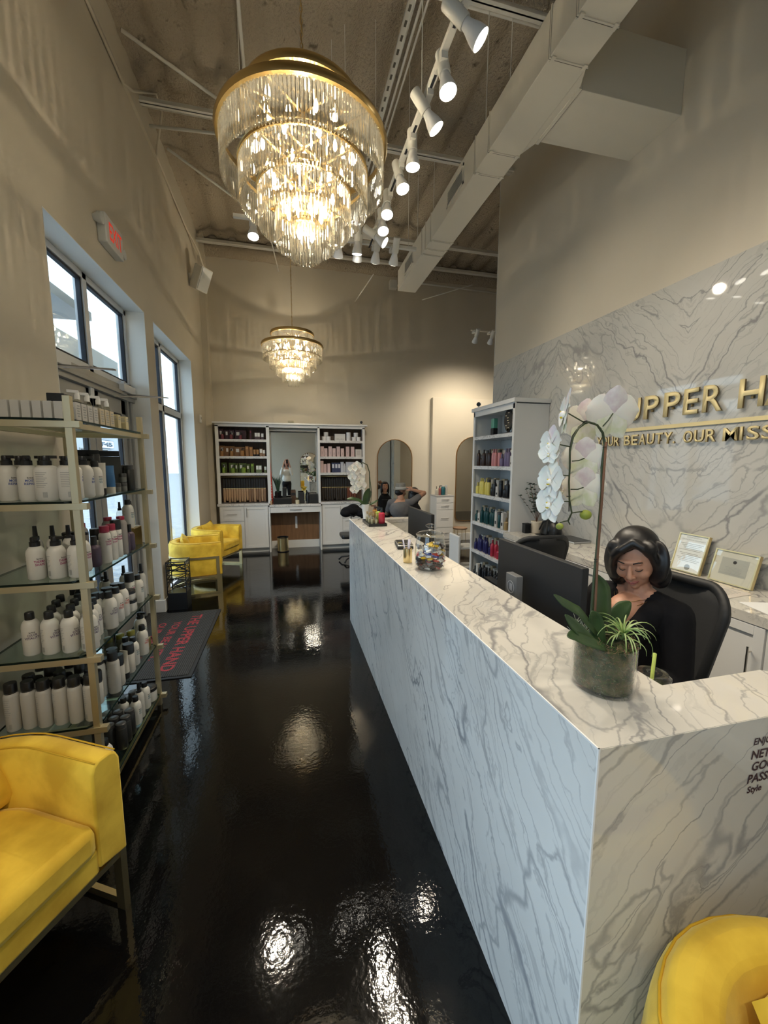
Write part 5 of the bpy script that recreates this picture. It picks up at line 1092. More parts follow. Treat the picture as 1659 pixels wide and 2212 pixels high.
rows = {1: [('b',BR),('s',BR),('b',BR),('n',BR),('b',BR),('b',PI_),('b',PI_),('n',PI_),('s',PU),('b',PU),('b',PU),('h',None)],
        2: [('s',YE),('b',YE),('b',YE),('b',YE),('n',YE),('s',BK),('b',BK),('h',None),('n',BK),('s',BK),('b',BK),('b',BK)],
        3: [('s',TE),('h',None),('b',TE),('b',TE),('b',TE),('b',TE),('b',TE),('c',None),('n',TE),('c',None),('s',GO),('n',GO)],
        4: [('s',NA),('b',NA),('b',NA),('b',NA),('b',NA),('s',NA),('b',RD),('b',RD),('s',RD),('b',RD),('s',RD),('b',RD)],
        5: [('s',BK),('c',None),('b',BK),('b',BK),('n',BK),('b',BK),('n',BK),('b',BK),('b',BK),('n',BK),('b',BK),('b',BK)]}
for r, items in rows.items():
    for i, (k, c) in enumerate(items):
        y = 4.86 - i*.074; nm = (CN[c]+' ') if c else ''
        p = dsp(k, c or WHT); pn = p.name.split('.')[0]
        place(p, (2.455+.012*(i % 2), y, SZ[r]+.001), PI, '%s%s, %s from left in front row, %s display shelf' % (nm, pn.replace('_', ' '), ORD[i], ROW[r]), kind_cat(pn) if 'carton' in pn else 'bottle', 'products in the tall display shelf')
    for i in range(12):
        y = 4.84 - i*.068; kk = ('c' if (i+r) % 3 else 't')
        p = dsp(kk, (.42,.34,.22)); place(p, (2.56, y, SZ[r]+.001), PI, '%s carton behind the bottles, %s from left, %s display shelf' % ('white' if kk == 'c' else 'beige', ORD[i], ROW[r]), 'carton', 'cartons at the back of the tall display shelf')
t = thing('glass_trophy', 'green glass block trophy on black base, top display shelf', 'trophy', (2.52, 4.60, 2.001)); MB().box(-.04,.04,-.045,.045,0,.012).build('foot', M['black'], t); MB().box(-.03,.03,-.035,.035,.012,.09).build('base', M['black'], t, bevel=.002)
gb = glass('green_glass', (.35,.70,.58), alpha=.05); MB().box(-.028,.028,-.035,.035,.09,.21).build('glass_block', mat('green_crystal', (.10,.33,.25), .1), t, bevel=.006)
t = thing('oval_award', 'black oval award plaque with small silver writing, top display shelf', 'award', (2.48, 4.20, 2.001)); MB().box(-.035,.035,-.10,.10,0,.012).build('foot', M['black'], t, bevel=.002)
b = MB(); b.prism([(.085*math.cos(2*PI*k/28), .15+.125*math.sin(2*PI*k/28)) for k in range(28)], -.008, .008, ax=0); b.box(-.008,.008,-.02,.02,.01,.06); b.build('disc', M['black'], t)
b = MB()
for k in range(7): yy = R_.uniform(-.05,.03); zz = .06+.028*k; b.box(-.0095,-.0082, yy, yy+.03, zz, zz+.008)
b.build('writing', M['chrome'], t)
t = thing('photo_block', 'dark mottled picture block at right of top display shelf', 'picture', (2.47, 4.05, 2.001)); MB().box(-.012,.012,-.045,.045,0,.25).build('block', mottle(mat('dim_photo', (.12,.11,.10), .3), (.03,.03,.03), (.25,.23,.20), 30), t, bevel=.002); MB().box(-.02,.02,-.048,.048,0,.01).build('foot', M['black'], t)
# ---------------------------------------------------------------- orchids and plants
M['petal'] = mottle(mat('white_petal', (.85,.83,.80), .5, Subsurface_Weight=.15), (.90,.85,.78), (.93,.89,.82), 14)
M['petalpink'] = mottle(mat('pink_flushed_petal', (.70,.55,.60), .5), (.76,.64,.68), (.88,.84,.82), 40)
M['petalgreen'] = mottle(mat('greenish_petal', (.68,.72,.50), .5), (.68,.73,.50), (.86,.85,.78), 40); M['lipy'] = mat('yellow_lip', (.70,.52,.03), .5)
M['stem'] = mat('dark_green_stem', (.045,.065,.03), .5); M['stake'] = mat('brown_stake', (.16,.075,.04), .6); M['leaf'] = mottle(mat('orchid_leaf', (.035,.075,.025), .35), (.025,.055,.02), (.055,.10,.035), 12)
M['bud'] = mat('green_bud', (.28,.34,.05), .5)
def petal(b, L, W, ang, cup=.25, tip=.25, n=6):
    """flat petal leaving the flower centre in direction ang of the XY plane, face +Z"""
    d = Vector((math.cos(ang), math.sin(ang), 0)); s_ = Vector((-d.y, d.x, 0)); rows = []
    for k in range(n+1):
        f = k/n; w_ = W*max(.06, math.sin(PI*min(1, .08+.92*f))**.55)*(.55+.45*min(1, f*2.2)); zz = cup*L*(f*f)*.6
        if f > .98: w_ = W*.15
        rows.append([tuple(d*(L*f) + s_*(w_*q) + Vector((0,0,zz + .12*W*q*q))) for q in (-1,-.5,0,.5,1)])
    b.ring_sweep(rows, False, False, False)
def flower(parent, c, face, R=.045, pink=False, up=(0,0,1)):
    z = Vector(face).normalized(); u = Vector(up); x = u.cross(z).normalized(); y = z.cross(x)
    M4 = basis(c, x, y, z); n = 'flower'
    b = MB(); b.M = M4; petal(b, R, R*.62, 0.12, .1); petal(b, R, R*.62, PI-.12, .1); f = b.build(n, M['petal'], parent, smooth=True)
    b = MB(); b.M = M4
    petal(b, R*.95, R*.46, PI/2, -.1); b.build('sepal', M['petalpink'] if pink else M['petal'], f, smooth=True)
    b = MB(); b.M = M4; petal(b, R*.95, R*.38, -PI/2+.5, -.1); petal(b, R*.95, R*.38, -PI/2-.5, -.1); b.build('sepal', M['petalgreen'] if pink else M['petal'], f, smooth=True)
    b = MB(); b.M = M4; b.ball((0, -R*.12, R*.14), R*.13, R*.16, R*.12, 10, 6); petal(b, R*.34, R*.16, -PI/2, .9); b.build('lip', M['petal'], f, smooth=True)
    b = MB(); b.M = M4; b.ball((0, -R*.22, R*.17), R*.12, R*.06, R*.06, 8, 5); b.ball((0, -R*.02, R*.2), R*.05, R*.05, R*.05, 8, 5); b.build('throat', M['lipy'], f, smooth=True)
    return f
# near orchid in the moss-filled glass vase
VX, VY_ = .80, .835; VR = .072; VH = .125
orc = thing('orchid_vase', 'large white orchid in moss-filled oval glass vase on near counter corner', 'plant', (0,0,0))
def ov(r, z, n=40): return [(VX+r*1.0*math.cos(2*PI*k/n), VY_+r*1.12*math.sin(2*PI*k/n), z) for k in range(n)]
b = MB(); b.ring_sweep([ov(VR-.003, HC+.001), ov(VR, HC+.004), ov(VR, HC+VH), ov(VR-.0025, HC+VH+.001), ov(VR-.0035, HC+VH-.001), ov(VR-.0035, HC+.010)], True, True, True); b.build('glass_vase', M['vase'], orc, smooth=50)
mossm = mottle(mat('moss', (.06,.08,.025), .9), (.012,.028,.006), (.13,.105,.05), 30, .40, .62, detail=6); bump(mossm, 160, 1.0, .006, 6); M['moss'] = mossm
b = MB(); rg = []
for z in [.010+.0135*k for k in range(9)]: rg.append([(VX+(VR-.006+R_.uniform(-.002,0))*math.cos(2*PI*k/40), VY_+(VR-.006)*1.12*math.sin(2*PI*k/40), HC+z) for k in range(40)])
rg.append([(VX+(VR*.5)*math.cos(2*PI*k/40), VY_+(VR*.5)*math.sin(2*PI*k/40), HC+.125+R_.uniform(-.004,.006)) for k in range(40)]); b.ring_sweep(rg); b.build('moss_fill', mossm, orc, smooth=True)
def fuzz(name, mt_, n, zr, rr, L, parent, thick=.0005, out=.0):
    b = MB()
    for k in range(n):
        a = R_.uniform(0, 2*PI); z = R_.uniform(*zr); r = R_.uniform(*rr); c = Vector((VX+r*math.cos(a), VY_+r*1.12*math.sin(a), HC+z))
        d = Vector((R_.uniform(-1,1), R_.uniform(-1,1), R_.uniform(-.6,1))).normalized(); e = c+d*L*R_.uniform(.5,1); m_ = (c+e)/2+Vector((R_.uniform(-1,1),R_.uniform(-1,1),R_.uniform(-1,1)))*L*.25
        for q in (m_, e):
            rad = math.hypot(q.x-VX, (q.y-VY_)/1.12)
            if q.z < HC+VH-.004 and rad > VR-.0045: f_ = (VR-.0045)/rad; q.x = VX+(q.x-VX)*f_; q.y = VY_+(q.y-VY_)*f_
        b.tube([c, m_, e], thick, 3, cap=False)
    return tag(b.build(name, mt_, parent), kind='stuff')
fuzz('moss_tuft', mat('green_moss', (.05,.10,.015), .9), 1300, (.01,.135), (VR-.012, VR-.0052), .018, orc)
fuzz('moss_tuft', mat('tan_moss', (.26,.15,.085), .9), 800, (.02,.14), (VR-.011, VR-.0052), .016, orc)
fuzz('moss_tuft', mat('pale_moss', (.27,.27,.20), .9), 350, (.02,.10), (VR-.010, VR-.006), .013, orc)
b = MB()
for k in range(80): a = R_.uniform(0, 2*PI); c = Vector((VX-.052+.02*math.cos(a)*R_.random(), VY_+.03+.02*math.sin(a), HC+.135+R_.uniform(0,.03))); b.tube([c, c+Vector((R_.uniform(-.02,.012), R_.uniform(-.012,.012), R_.uniform(0,.02)))], .0006, 3, cap=False)
tag(b.build('lichen', mat('pale_lichen', (.40,.44,.33), .8), orc), kind='stuff')
YO = VY_+.0
def oy(X, Y, y=None): return at(X, Y, 1, y if y is not None else YO+.0)
# stake and main stems (positions taken in the plane of the plant)
pl = lambda pts, dy=0: [tuple(at(X, Y, 1, YO+dy)) for X, Y in pts]
MB().tube(pl([(1278,1420),(1285,1330),(1291,1200),(1300,1080),(1309,955)]), .0030, 8).build('stake', M['stake'], orc, smooth=True)
MB().tube(pl([(1274,1415),(1276,1340),(1283,1250),(1290,1180),(1295,1120),(1300,1060),(1300,1010),(1306,960),(1302,935),(1290,918),(1272,912),(1262,915)], .004), [.0034]*6+[.003]*3+[.0026]*3, 8).build('flower_stem', M['stem'], orc, smooth=True)
MB().tube(pl([(1268,912),(1250,925),(1238,945),(1231,975),(1231,1010),(1229,1040),(1230,1080),(1235,1108),(1227,1125)], .004), .0021, 8).build('flower_stem', M['stem'], orc, smooth=True)
MB().tube(pl([(1304,945),(1298,925),(1284,914),(1266,909),(1250,922),(1236,942),(1230,970),(1229,1105)], .008), .0012, 6).build('support_wire', M['black'], orc, smooth=True)
for path in ([(1264,914),(1245,903),(1228,893)], [(1302,921),(1314,908),(1324,893)], [(1231,965),(1212,961),(1196,958)], [(1236,996),(1250,995),(1262,990)], [(1229,1028),(1212,1026),(1205,1024)], [(1233,1057),(1248,1057),(1260,1053)], [(1231,1083),(1218,1083),(1208,1082)], [(1235,1108),(1248,1106),(1258,1105)], [(1227,1125),(1219,1126),(1210,1129)], [(1227,1125),(1231,1133)]): MB().tube(pl(path, .004), .0015, 6).build('pedicel', M['stem'], orc, smooth=True)
cb_ = MB(); 
for X, Y in ((1306,966),(1287,1213),(1287,1208),(1264,911),(1228,1072)): p = at(X, Y, 1, YO+.002); cb_.tube([(p.x-.006,p.y,p.z),(p.x,p.y-.005,p.z+.001),(p.x+.006,p.y,p.z),(p.x,p.y+.005,p.z-.001)], .0010, 5)
cb_.build('clip', M['black'], orc)
tc_ = Vector((0,0,CAMZ))
def fl(X, Y, y, face, R, pink=False): 
    c = at(X, Y, 1, y); return flower(orc, c, face, R, pink)
fl(1326, 893, YO+.018, (.12,.9,.15), .070, True); fl(1224, 890, YO+.012, (-.85,.45,.1), .060, True); fl(1264, 912, YO+.06, (.0,1,.1), .062, True)
fl(1192, 958, YO, (-1,.12,.05), .046, True); fl(1263, 990, YO+.02, (.35,.9,.1), .055, True); fl(1262, 1054, YO+.02, (.35,.9,.1), .055, True)
fl(1192, 1036, YO-.012, (-1,.05,.1), .050); fl(1190, 1086, YO-.012, (-1,.02,.1), .052); fl(1200, 1020, YO+.02, (-.9,.3,.1), .036, True); fl(1186, 980, YO-.006, (-.9,-.5,.1), .026); fl(1208, 1062, YO+.02, (-.9,.3,0), .036, True)
for X, Y, r in ((1265,1112,.0145),(1209,1137,.0095)): p = at(X, Y, 1, YO+.004); MB().ball(tuple(p), r, r*.9, r*.85, 14, 10).build('bud', M['bud'], orc, smooth=True)
def leaf_path(b, pts, wd, ny=(0,-1,0), droop=.2):
    P_ = [Vector(p) for p in pts]; N = Vector(ny); rows = []
    Q = []
    for i in range(len(P_)-1):
        for k in range(4): Q.append(P_[i].lerp(P_[i+1], k/4))
    Q.append(P_[-1])
    for i, p in enumerate(Q):
        t_ = (Q[min(i+1, len(Q)-1)]-Q[max(i-1, 0)]).normalized(); s_ = t_.cross(N).normalized(); f = i/(len(Q)-1); w_ = wd*max(.05, math.sin(PI*(.12+.86*f)))**.7
        u = s_.cross(t_); rows.append([tuple(p+s_*(w_*q)-u*(droop*w_*(1-q*q)) ) for q in (-1,-.5,0,.5,1)])
    b.ring_sweep(rows, False, False, False)
for i, (pts, wd, ny, dy) in enumerate((([(1285,1385),(1300,1330),(1300,1275),(1285,1240)], .030, (0,-1,0), .03), ([(1290,1370),(1250,1320),(1215,1300),(1196,1285)], .015, (-.2,-.6,.8), -.01), ([(1300,1405),(1262,1370),(1235,1345),(1220,1328)], .016, (-.2,-.7,.7), -.03), ([(1310,1400),(1275,1385),(1240,1372),(1226,1375)], .017, (0,-.6,.8), -.045), ([(1300,1390),(1320,1350),(1345,1315),(1362,1300)], .026, (.1,-.8,.6), .05), ([(1300,1400),(1290,1360),(1285,1335),(1278,1320)], .020, (-.3,-.9,.2), -.01))):
    b = MB(); leaf_path(b, [tuple(at(X, Y, 1, VY_+dy)) for X, Y in pts], wd, ny); o = b.build('leaf', M['leaf'], orc, smooth=True); m_ = o.modifiers.new('thick', 'SOLIDIFY'); m_.thickness = .0012
# air plant
apm = mottle(mat('air_plant_green', (.30,.42,.12), .5), (.22,.34,.08), (.42,.52,.24), 20); ac = at(1345, 1375, 1, VY_-.02)
for k in range(30):
    a = 2*PI*k*.382; up = R_.uniform(.55, 1.45); L = R_.uniform(.06, .115); b = MB(); pts = []; pos = Vector(ac)+Vector((math.cos(a)*.004, math.sin(a)*.004, R_.uniform(-.01,.012))); th = up
    pts.append(pos.copy())
    for s in range(9): pos = pos + Vector((math.cos(a)*math.cos(th), math.sin(a)*math.cos(th), math.sin(th)))*(L/9); th -= R_.uniform(.18,.36); pts.append(pos.copy())
    b.tube(pts, [.0030*(1-i/10)**.8+.0003 for i in range(10)], 6, flat=.4); b.build('air_plant_leaf', apm, orc, smooth=True)
# far orchid at the counter end
fo = thing('potted_orchid', 'white orchid in small white pot at far end of counter', 'plant', (0,0,0)); FY = 3.98
b = MB(); pc = at(788, 1121, 2, HC); FX = pc.x; fp = lambda pts, dy=0: [tuple(at(X, Y, 1, FY+dy)) for X, Y in pts]
b.lathe([(.022,0),(.026,.05),(.040,.155),(.036,.156),(.030,.12)], 18, (FX, FY, HC+.0005)); b.build('pot', M['trimw'], fo, smooth=50)
MB().tube(fp([(795,1090),(799,1060),(798,1020),(793,1004),(783,999),(776,1006)]), .005, 8).tube(fp([(797,1090),(802,1062),(799,1030)]), .003, 6).tube(fp([(800,1092),(803,1065),(800,1040)]), .003, 6).build('stem', M['stem'], fo, smooth=True)
for X, Y, dx, r in ((778,1019,.1,.062),(776,1034,-.1,.055),(781,1048,.15,.055),(762,1012,-.5,.05),(761,1030,-.6,.05),(766,1043,-.4,.045),(766,1057,-.3,.05),(771,1006,-.2,.05)): flower(fo, at(X, Y, 1, FY-.03+R_.uniform(0,.03)), (dx, -1, 0), r)
for pts, wd, ny in (([(788,1092),(792,1075),(795,1064),(797,1055)], .040, (0,-1,.1)), ([(786,1088),(775,1080),(760,1076),(749,1078)], .030, (0,-.5,.9)), ([(792,1091),(800,1089),(810,1084),(817,1080)], .018, (0,-.5,.9)), ([(790,1092),(783,1088),(776,1092)], .012, (0,-.5,.9))): b = MB(); leaf_path(b, fp(pts), wd, ny); b.build('leaf', M['leaf'], fo, smooth=True)
# eucalyptus in a ribbed pot on the credenza
CZ = .9005
ec = thing('eucalyptus_plant', 'leafy eucalyptus in white ribbed pot on the credenza', 'plant', (0,0,0)); ep = at(1153, 1152, 2, CZ); EX, EY = ep.x+.05, ep.y+.03
rb = MB(); rb.lathe([((.062 if k % 2 else .058), .011*k) for k in range(13)]+[(.054,.130),(.054,.11)], 24, (EX, EY, CZ)); rb.build('pot', cmat((.62,.54,.42), .7), ec, smooth=True)
stemb = MB(); euc = mottle(mat('eucalyptus_leaf', (.05,.085,.06), .6), (.03,.055,.04), (.085,.13,.095), 30)
ell = MB().ring_sweep([[( .0, -.0,0),(.0,.0,0),(.0,0,0)], [(.008,-.012,.001),(.008,0,0),(.008,.012,.001)], [(.018,-.014,.002),(.018,0,0),(.018,.014,.002)], [(.028,-.008,.0),(.029,0,0),(.028,.008,.0)]], False, False, False).mesh('leaf', euc, True, False)
nl = 0
for s in range(15):
    a = 2*PI*s*.382+.4; sp = R_.uniform(.05,.20); Hs = R_.uniform(.28,.46); p0 = Vector((EX, EY, CZ+.11)); pts = [p0+Vector((math.cos(a)*sp*f**1.3, math.sin(a)*sp*f**1.3*.8, Hs*f)) for f in [k/8 for k in range(9)]]
    pts = [Vector((min(q.x, XW-.05), q.y, q.z)) for q in pts]
    stemb.tube(pts, .0018, 5)
    for k in range(3, 9):
        for q in range(2 if k < 8 else 3):
            if nl >= 240: continue
            o = bpy.data.objects.new('leaf', ell); col.objects.link(o); o.parent = ec; o.location = pts[k]; o.rotation_euler = (R_.uniform(-.6,.6), R_.uniform(-.7,.3), R_.uniform(0, 2*PI)); sc1 = R_.uniform(.8,1.25); o.scale = (sc1,)*3; nl += 1
stemb.build('stem', M['stake'], ec, smooth=True)
# ---------------------------------------------------------------- things on the counter
t = thing('candy_jar', 'large lidded glass jar filled with wrapped candies on the counter', 'jar', (.757, 2.045, HC+.0005))
JR = [(.072,0),(.080,.004),(.084,.03),(.086,.09),(.083,.14),(.075,.175),(.073,.188)]
MB().lathe(JR+[(.0705,.188),(.0725,.175),(.0805,.14),(.0835,.09),(.0815,.03),(.076,.008)], 40).build('glass_body', M['vase'], t, smooth=50)
MB().lathe([(.076,.186),(.079,.189),(.079,.194),(.060,.206),(.020,.214),(.010,.219),(.010,.228),(.026,.236),(.027,.243),(.016,.249),(.002,.250)], 36).build('lid', M['vase'], t, smooth=50)
wr = {'silver': ((.60,.62,.66), .25, .8), 'blue': ((.05,.09,.42), .35, .2), 'yellow': ((.70,.45,.02), .4, 0), 'dark brown': ((.05,.035,.035), .35, .1), 'red': ((.50,.05,.03), .35, 0), 'white': ((.72,.72,.72), .4, 0)}
wm = {k: mat('wrapper', v[0], v[1], v[2]) for k, v in wr.items()}; CM = {}
for k, m_ in wm.items():
    b = MB().box(-.013,.013,-.009,.009,-.005,.005); b.mi = 0
    for s in (-1, 1): b.ring_sweep([[(s*.013,-.003,0),(s*.013,.003,.001),(s*.013,0,-.002)], [(s*.023,-.010,.003),(s*.023,.010,-.002),(s*.023,0,.004)]])
    CM[k] = b.mesh('candy', m_)
n = 0
for lay in range(10):
    z = .012 + lay*.0135; rmax = .070
    for q in range(11 if lay < 9 else 6):
        a = 2*PI*(q/11)+lay*.5+R_.uniform(-.15,.15); rr = rmax*(1 if q % 5 else .45)*R_.uniform(.84,1.0)*(.92 if lay == 0 else 1)
        if q in (0, 5): rr *= .8
        ks = (['dark brown','dark brown','red','white','blue','dark brown'] if lay < 4 else ['silver','white','blue','yellow','silver','red'] if lay < 7 else ['silver','silver','white','yellow','silver','dark brown']); k = ks[R_.randrange(6)]
        o = bpy.data.objects.new('candy', CM[k]); col.objects.link(o); o.location = (.757+rr*math.cos(a), 2.045+rr*math.sin(a), HC+z+.003); o.rotation_euler = (R_.uniform(-.9,.9), R_.uniform(-.5,.5), a+PI/2+R_.uniform(-.6,.6))
        lv = ('bottom', 'middle', 'top')[(lay > 2)+(lay > 6)]; tag(o, '%s wrapped candy in the %s third of the lidded glass candy jar' % (k, lv), 'candy', '%s candies in the %s third of the jar' % (k, lv))
t = thing('pen_cup', 'small gold cup holding white pens beside the candy jar', 'cup', (.675, 2.20, HC+.0005)); MB().lathe([(.024,0),(.026,.003),(.026,.085),(.023,.085),(.023,.01)], 20, cap1=True).build('cup', M['goldsat'], t, smooth=50)
for i, (dx, dy) in enumerate(((-.02,.01),(.012,.0),(.0,-.012),(.01,.015))): MB().tube([(dx*.2,dy*.2,.012),(dx*1.3,dy*1.3,.135)], .004, 8).build('pen', cmat((.66,.64,.76), .4), t, smooth=True)
t = thing('card_terminal', 'small black and silver payment terminal lying on the counter', 'terminal', (.775, 2.62, HC+.0005), -.15); MB().box(-.055,.055,-.09,.09,0,.022).build('base', M['black'], t, bevel=.006); MB().box(-.054,.054,-.09,.09,.022,.032).build('bezel', M['chrome'], t, bevel=.005); MB().box(-.046,.046,0,.08,.032,.034).build('screen', M['black'], t)
for i in range(3):
    for j in range(3): MB().box(-.042+.03*i, -.018+.03*i, -.075+.022*j, -.060+.022*j, .032, .035).build('key', cmat((.5,.42,.15) if (i, j) == (0, 2) else (.05,.05,.05)), t)
tr_ = thing('display_tray', 'black tray holding pump bottles at the far end of counter', 'tray', (.79, 3.66, HC+.0005)); MB().box(-.085,.085,-.16,.16,0,.018).build('base', M['black'], tr_, bevel=.002); MB().box(-.085,.085,-.16,-.155,.018,.026).box(-.085,-.080,-.155,.155,.018,.026).box(.080,.085,-.155,.155,.018,.026).box(-.085,.085,.155,.16,.018,.026).build('rim', M['black'], tr_)
TB = [('red pump bottle', bottle('red_pump_bottle', .030, .105, .013, .03, (.48,.03,.06), (.02,.03,.035), 'pump', 18, .012, prn=False, rough=.2), .045, -.11), ('lime pump bottle', bottle('green_pump_bottle', .028, .105, .013, .03, (.30,.36,.03), (.015,.015,.015), 'pump', 18, .012, prn=False, rough=.2), .035, -.02), ('amber pump bottle', bottle('amber_pump_bottle', .026, .11, .013, .03, (.34,.16,.03), (.15,.05,.02), 'pump', 18, .012, prn=False, rough=.2), .02, .07)]
for l, p, x, y in TB: place(p, (.79+x, 3.66+y, HC+.0195), 2.6, '%s standing on the black tray at counter end' % l, 'bottle')
gl = bottle('diffuser_bottle', .014, .075, .006, .02, kind='can', glassy=True, prn=False, cap=(.4,.28,.12))
for i, (x, y) in enumerate(((-.01,-.13),(-.045,-.11),(-.02,-.07),(-.055,-.03),(-.03,.02),(-.055,.08))): place(gl, (.79+x, 3.66+y, HC+.0195), 0, 'small clear perfume bottle on the black tray, %s from the front' % ORD[i], 'bottle', 'clear bottles on the counter tray')
t = thing('iced_cup', 'clear plastic cup with domed lid and lime green straw', 'cup', (1.105, .955, .7655)); MB().lathe([(.034,0),(.036,.004),(.048,.24),(.0465,.24),(.035,.01)], 28).build('cup', M['vase'], t, smooth=50); MB().lathe([(.033,.006),(.044,.19)], 24).build('drink', cmat((.30,.42,.16), .2), t, smooth=50)
MB().lathe([(.050,.236),(.052,.240),(.052,.246),(.047,.250),(.043,.256),(.020,.258),(.012,.256)], 28, cap0=False, cap1=False).build('lid', M['bottleglass'], t, smooth=50); MB().tube([(-.01,0,.02),(.002,0,.318)], .0052, 12).build('straw', cmat((.48,.62,.14), .4), t, smooth=True)
# ---------------------------------------------------------------- monitors and desk gear
def monitor(label, x, y0, y1, ztop):
    yc = (y0+y1)/2; w_ = (y1-y0)/2; t = thing('monitor', label, 'monitor', (x, yc, .7655))
    MB().box(-.006,.026,-w_,w_,ztop-.7655-.37,ztop-.7655).build('housing', M['blackmat'], t, bevel=.004); MB().box(.026,.028,-w_+.01,w_-.01,ztop-.7655-.34,ztop-.7655-.01).build('screen', M['black'], t)
    MB().box(.0,.03,-.03,.03,.01,ztop-.7655-.2).build('stand_neck', M['alum'], t); MB().box(-.03,.16,-.11,.11,0,.010).build('stand_base', M['alum'], t, bevel=.003)
monitor('large black monitor seen from behind, right beside the receptionist', 1.10, 1.275, 1.905, 1.272); monitor('smaller-looking black monitor at the far end behind the counter', 1.13, 3.03, 3.66, 1.252)
t = thing('desk_speaker', 'grey upright box with round emblem before the near monitor', 'box', (1.035, 1.645, .7655)); MB().box(-.018,.018,-.045,.045,0,.385).build('case', cmat((.14,.145,.15), .4), t, bevel=.003)
b = MB(); b.ring_sweep([[(-.0185-.0006*q, .030*s*math.cos(2*PI*k/28), .325+.030*s*math.sin(2*PI*k/28)) for k in range(28)] for q, s in ((0,1),(1,1),(1,.88),(0,.88))], True, False, False)
for k in range(4): b.box(-.0192,-.018,-.012+.006*k,-.009+.006*k,.308+.004*(k % 2),.342)
b.build('emblem', cmat((.42,.42,.43), .4), t)
t = thing('far_desk_bin', 'narrow dark panel edge beside the far monitor', 'panel', (1.0, 3.2, .7655)); MB().box(-.01,.01,-.12,.12,0,.30).build('panel', M['alum'], t, bevel=.002)
# ---------------------------------------------------------------- office chairs
M['mesh'] = mat('black_mesh_fabric', (.014,.015,.017), .8); bump(M['mesh'], 500, .5, .002)
def office_chair(label, x, y, F, back_top=1.12, bw=.25):
    t = thing('office_chair', label, 'chair', (x, y, 0), math.atan2(F[1], F[0])-PI/2, 'black mesh office chairs behind the counter')
    sp = MB()
    for k in range(5):
        a = 2*PI*k/5+.3; e = (.29*math.cos(a), .29*math.sin(a)); l = MB().bar((0,0,.10), (e[0], e[1], .075), .04, .025).build('base_leg', M['black'], t)
        MB().lathe([(.022,-.012),(.026,-.008),(.026,.008),(.022,.012)], 14).build('caster', M['black'], l); l.children[0].location = (e[0], e[1], .026); l.children[0].rotation_euler = (PI/2, 0, a)
    MB().lathe([(.03,.08),(.03,.30),(.02,.30),(.02,.42)], 14).build('gas_lift', M['alum'], t, smooth=50)
    MB().prism(rrect(.25, .24, .08), .42, .49).build('seat', M['blackmat'], t, smooth=40, bevel=.02)
    h0, h1 = .58, back_top; b = MB(); P_ = rrect(bw, (h1-h0)/2, .12, 7); zc = (h0+h1)/2
    cur = lambda px_, pz_: -.26 - .05*((pz_-.0)/.27) + .09*(px_/bw)**2*1.0
    ring = []
    for i, (a, c) in enumerate(P_): f = 1-.0*(c < 0); ring.append((a*(.80+.20*min(1, max(0, (c+.27)/.4))), cur(a, c), zc+c))
    n_ = len(ring); fr = []
    for i, p in enumerate(ring):
        q = Vector(ring[(i+1) % n_])-Vector(ring[i-1]); q.normalize(); N = Vector((0,1,0)); s_ = q.cross(N).normalized(); P0 = Vector(p)
        fr.append([tuple(P0+s_*u+N*v) for u, v in ((-.012,-.012),(.022,-.012),(.026,0),(.022,.012),(-.012,.012))])
    b.ring_sweep(fr, True, False, False, loop=True); b.build('back_frame', M['blackmat'], t, smooth=True)
    b = MB(); rows = []
    for j in range(9):
        c = -(h1-h0)/2*.96 + (h1-h0)*.96*j/8; hw = bw*(.80+.20*min(1, max(0, (c+.27)/.4)))*.97
        e = max(0, abs(c)-((h1-h0)/2-.12)); hw -= (.12-math.sqrt(max(0, .12**2-e**2)))
        rows.append([(hw*q/5, cur(hw*q/5, c)+.002, zc+c) for q in range(-5, 6)])
    b.ring_sweep(rows, False, False, False); o = b.build('back_mesh', M['mesh'], t, smooth=True); m_ = o.modifiers.new('t', 'SOLIDIFY'); m_.thickness = .004
    MB().tube([(0,-.05,.42),(0,-.26,.46),(0,-.315,.62),(0,-.31,.80)], .022, 8).build('back_spine', M['black'], t, smooth=True)
    for s in (-1, 1): MB().tube([(s*.20,0,.43),(s*.29,0,.44),(s*.29,-.02,.66)], .014, 8).box(s*.29-.035,s*.29+.035,-.12,.12,.66,.685).build('armrest', M['black'], t)
    return t
office_chair('black mesh office chair that the receptionist sits on', 1.56, 1.47, (-.98,-.12), 1.13, .26)
office_chair('empty black mesh office chair behind the near monitor', 1.96, 2.95, (.05,1), 1.10, .235)
